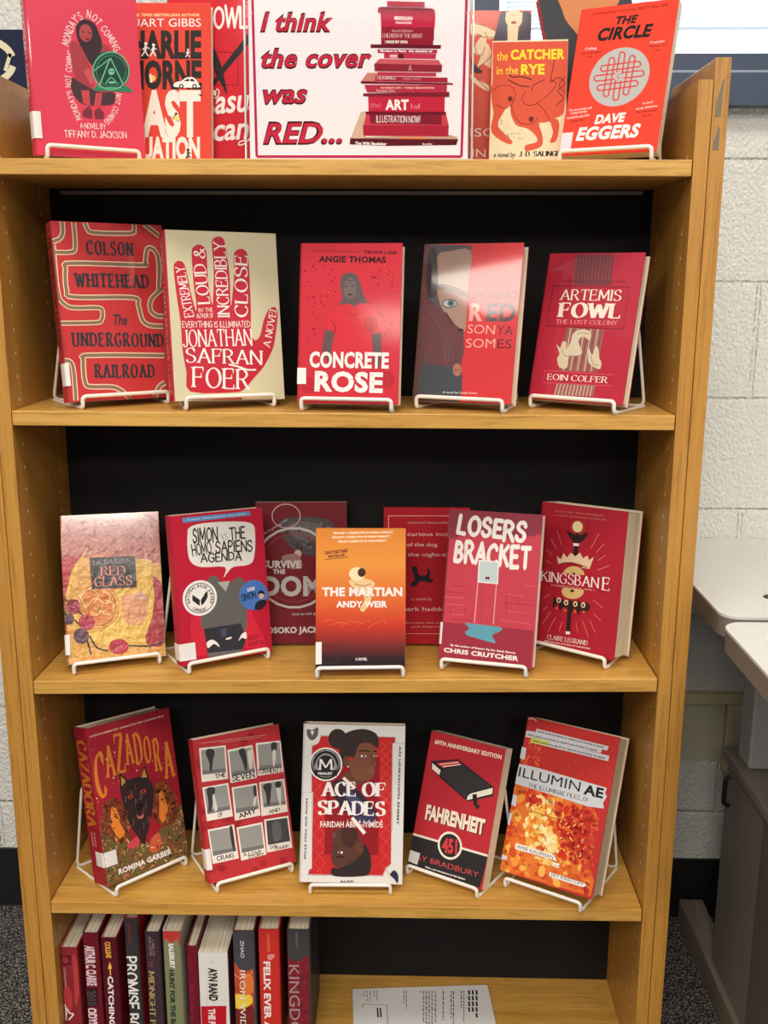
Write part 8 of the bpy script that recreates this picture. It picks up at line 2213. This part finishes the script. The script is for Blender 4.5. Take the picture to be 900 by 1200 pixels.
# the sign in its clear holder
x, y, z, yaw, lean, roll, w_, h_, T, slope, zs = POSE['sign']
mw = Matrix.Translation((x, y, z)) @ frame(yaw, lean, roll)
mb = MB(); mb.box((-w_ / 2, 0, 0.002), (w_ / 2, 0.0004, h_), L(232, 222, 225))
draw(ART['sign'], lambda a, c, o: (a / 1000 - w_ / 2, -o, c / 1000), mb, (0.3, 2.5, w_ * 1000 - 0.3, h_ * 1000 - 0.3))
sg = mb.build('paper_sign', M['flat'], printed=True); sg.matrix_world = mw
tag(sg, 'white printed sign with red lettering and a picture of stacked red books', 'sign')
hd = empty('sign_holder', mw)
mb = MB(); mb.box((-w_ / 2 - 0.004, -0.0032, 0.001), (w_ / 2 + 0.004, -0.0014, h_ + 0.004)); mb.build('front_sheet', M['acrylic'], hd)
mb = MB(); mb.box((-w_ / 2 - 0.004, 0.001, 0.001), (w_ / 2 + 0.004, 0.0028, h_ + 0.004)); mb.build('back_sheet', M['acrylic'], hd)
for s in (-1, 1):
    mb = MB()
    xa = s * (w_ / 2 + 0.004)
    mb.box((min(xa, xa + s * 0.0022), -0.0032, 0.001), (max(xa, xa + s * 0.0022), 0.0028, h_ + 0.004))
    mb.build('side_edge', M['acrylic_edge'], hd)
mb = MB(); mb.box((-w_ / 2 - 0.006, -0.012, -0.0016), (w_ / 2 + 0.006, 0.06, 0.0006)); mb.build('base', M['acrylic_edge'], hd)
tag(hd, 'clear acrylic holder around the paper sign on the top shelf', 'sign holder')

# ------------------------------------------------------------------ volumes standing spine out on the bottom shelf
UP = [  # key, depth, hard, spine colour, side colour, label
    ('sa', .150, True, (140, 42, 50), (150, 44, 52), 'dark red hardcover standing first at the left end of the bottom row'),
    ('sb', .150, True, (108, 24, 38), (96, 22, 36), 'maroon hardcover with pale condensed lettering and a black band on its spine'),
    ('sc', .145, True, (84, 22, 34), (110, 28, 42), 'dark maroon hardcover with a yellow name and arrow on its spine'),
    ('sd', .150, True, (54, 52, 54), (170, 34, 40), 'black spined hardcover with white hand lettering and a red cover'),
    ('se', .145, True, (64, 48, 54), (60, 44, 50), 'dark grey-brown hardcover with gold serif lettering on its spine'),
    ('sf', .140, True, (128, 132, 98), (206, 190, 180), 'sage green hardcover with a red sunburst at the top of its spine'),
    ('sg', .140, True, (112, 24, 42), (104, 22, 40), 'thin plain maroon hardcover left of the thick white volume'),
    ('sh', .135, False, (226, 222, 216), (120, 60, 84), 'thick white paperback with a red lower spine'),
    ('si', .145, True, (72, 70, 76), (84, 34, 50), 'dark hardcover with orange and yellow flames on its spine'),
    ('sj', .140, True, (202, 50, 44), (170, 40, 40), 'bright red hardcover with white lettering on its spine'),
    ('sk', .150, True, (66, 64, 66), (58, 52, 54), 'dark grey and red hardcover, rightmost of the row standing spine out'),
]
for key, dep, hard, cs, cf, lab in UP:
    xl, xr, zt, ys = SPINES[key]
    T, h_ = xr - xl, zt - ZBOT - 0.0006
    mw = Matrix.Translation((xr, ys + dep / 2, ZBOT + 0.0006)) @ Matrix.Rotation(PI / 2, 4, 'Z')
    t = make_volume(HB if hard else PB, mw, dep, h_, T, cf, cs, None, 'gloss', hard, None, ART[key])
    tag(t, lab, 'book', 'books standing spine out on the bottom shelf')

# open white booklet lying flat on the bottom shelf
bx, by, bz, byaw, bw = BOOKLET
t = empty('booklet', Matrix.Translation((bx, by, bz)) @ Matrix.Rotation(byaw, 4, 'Z'))
blen = by + 0.0   # runs forward from its far edge
bl_len = 0.150
def rounded(w0, l0, r):
    pts = []
    for cx, cy, a0 in ((w0 - r, -r, 0), (r, -r, 90), (r, -l0 + r, 180), (w0 - r, -l0 + r, 270)):
        for k in range(6):
            a = math.radians(a0 + 90 * k / 5)
            pts.append((cx + r * math.cos(a), cy + r * math.sin(a)))
    return pts
mb = MB(); mb.col = L(222, 220, 218)
mb.prism(rounded(bw, bl_len, 0.004), 0.0034, 0.0040)
draw(ART['booklet'], lambda a, c, o: (a / 1000, -c / 1000, 0.0040 + o), mb, (1, 1, bw * 1000 - 1, bl_len * 1000 - 1))
mb.build('cover', M['flat'], t, printed=True)
mb = MB(); mb.prism(rounded(bw - 0.001, bl_len - 0.001, 0.004), 0.0004, 0.0033); mb.build('page_block', M['paper'], t)
tag(t, 'white printed booklet lying flat on the bottom shelf', 'booklet')
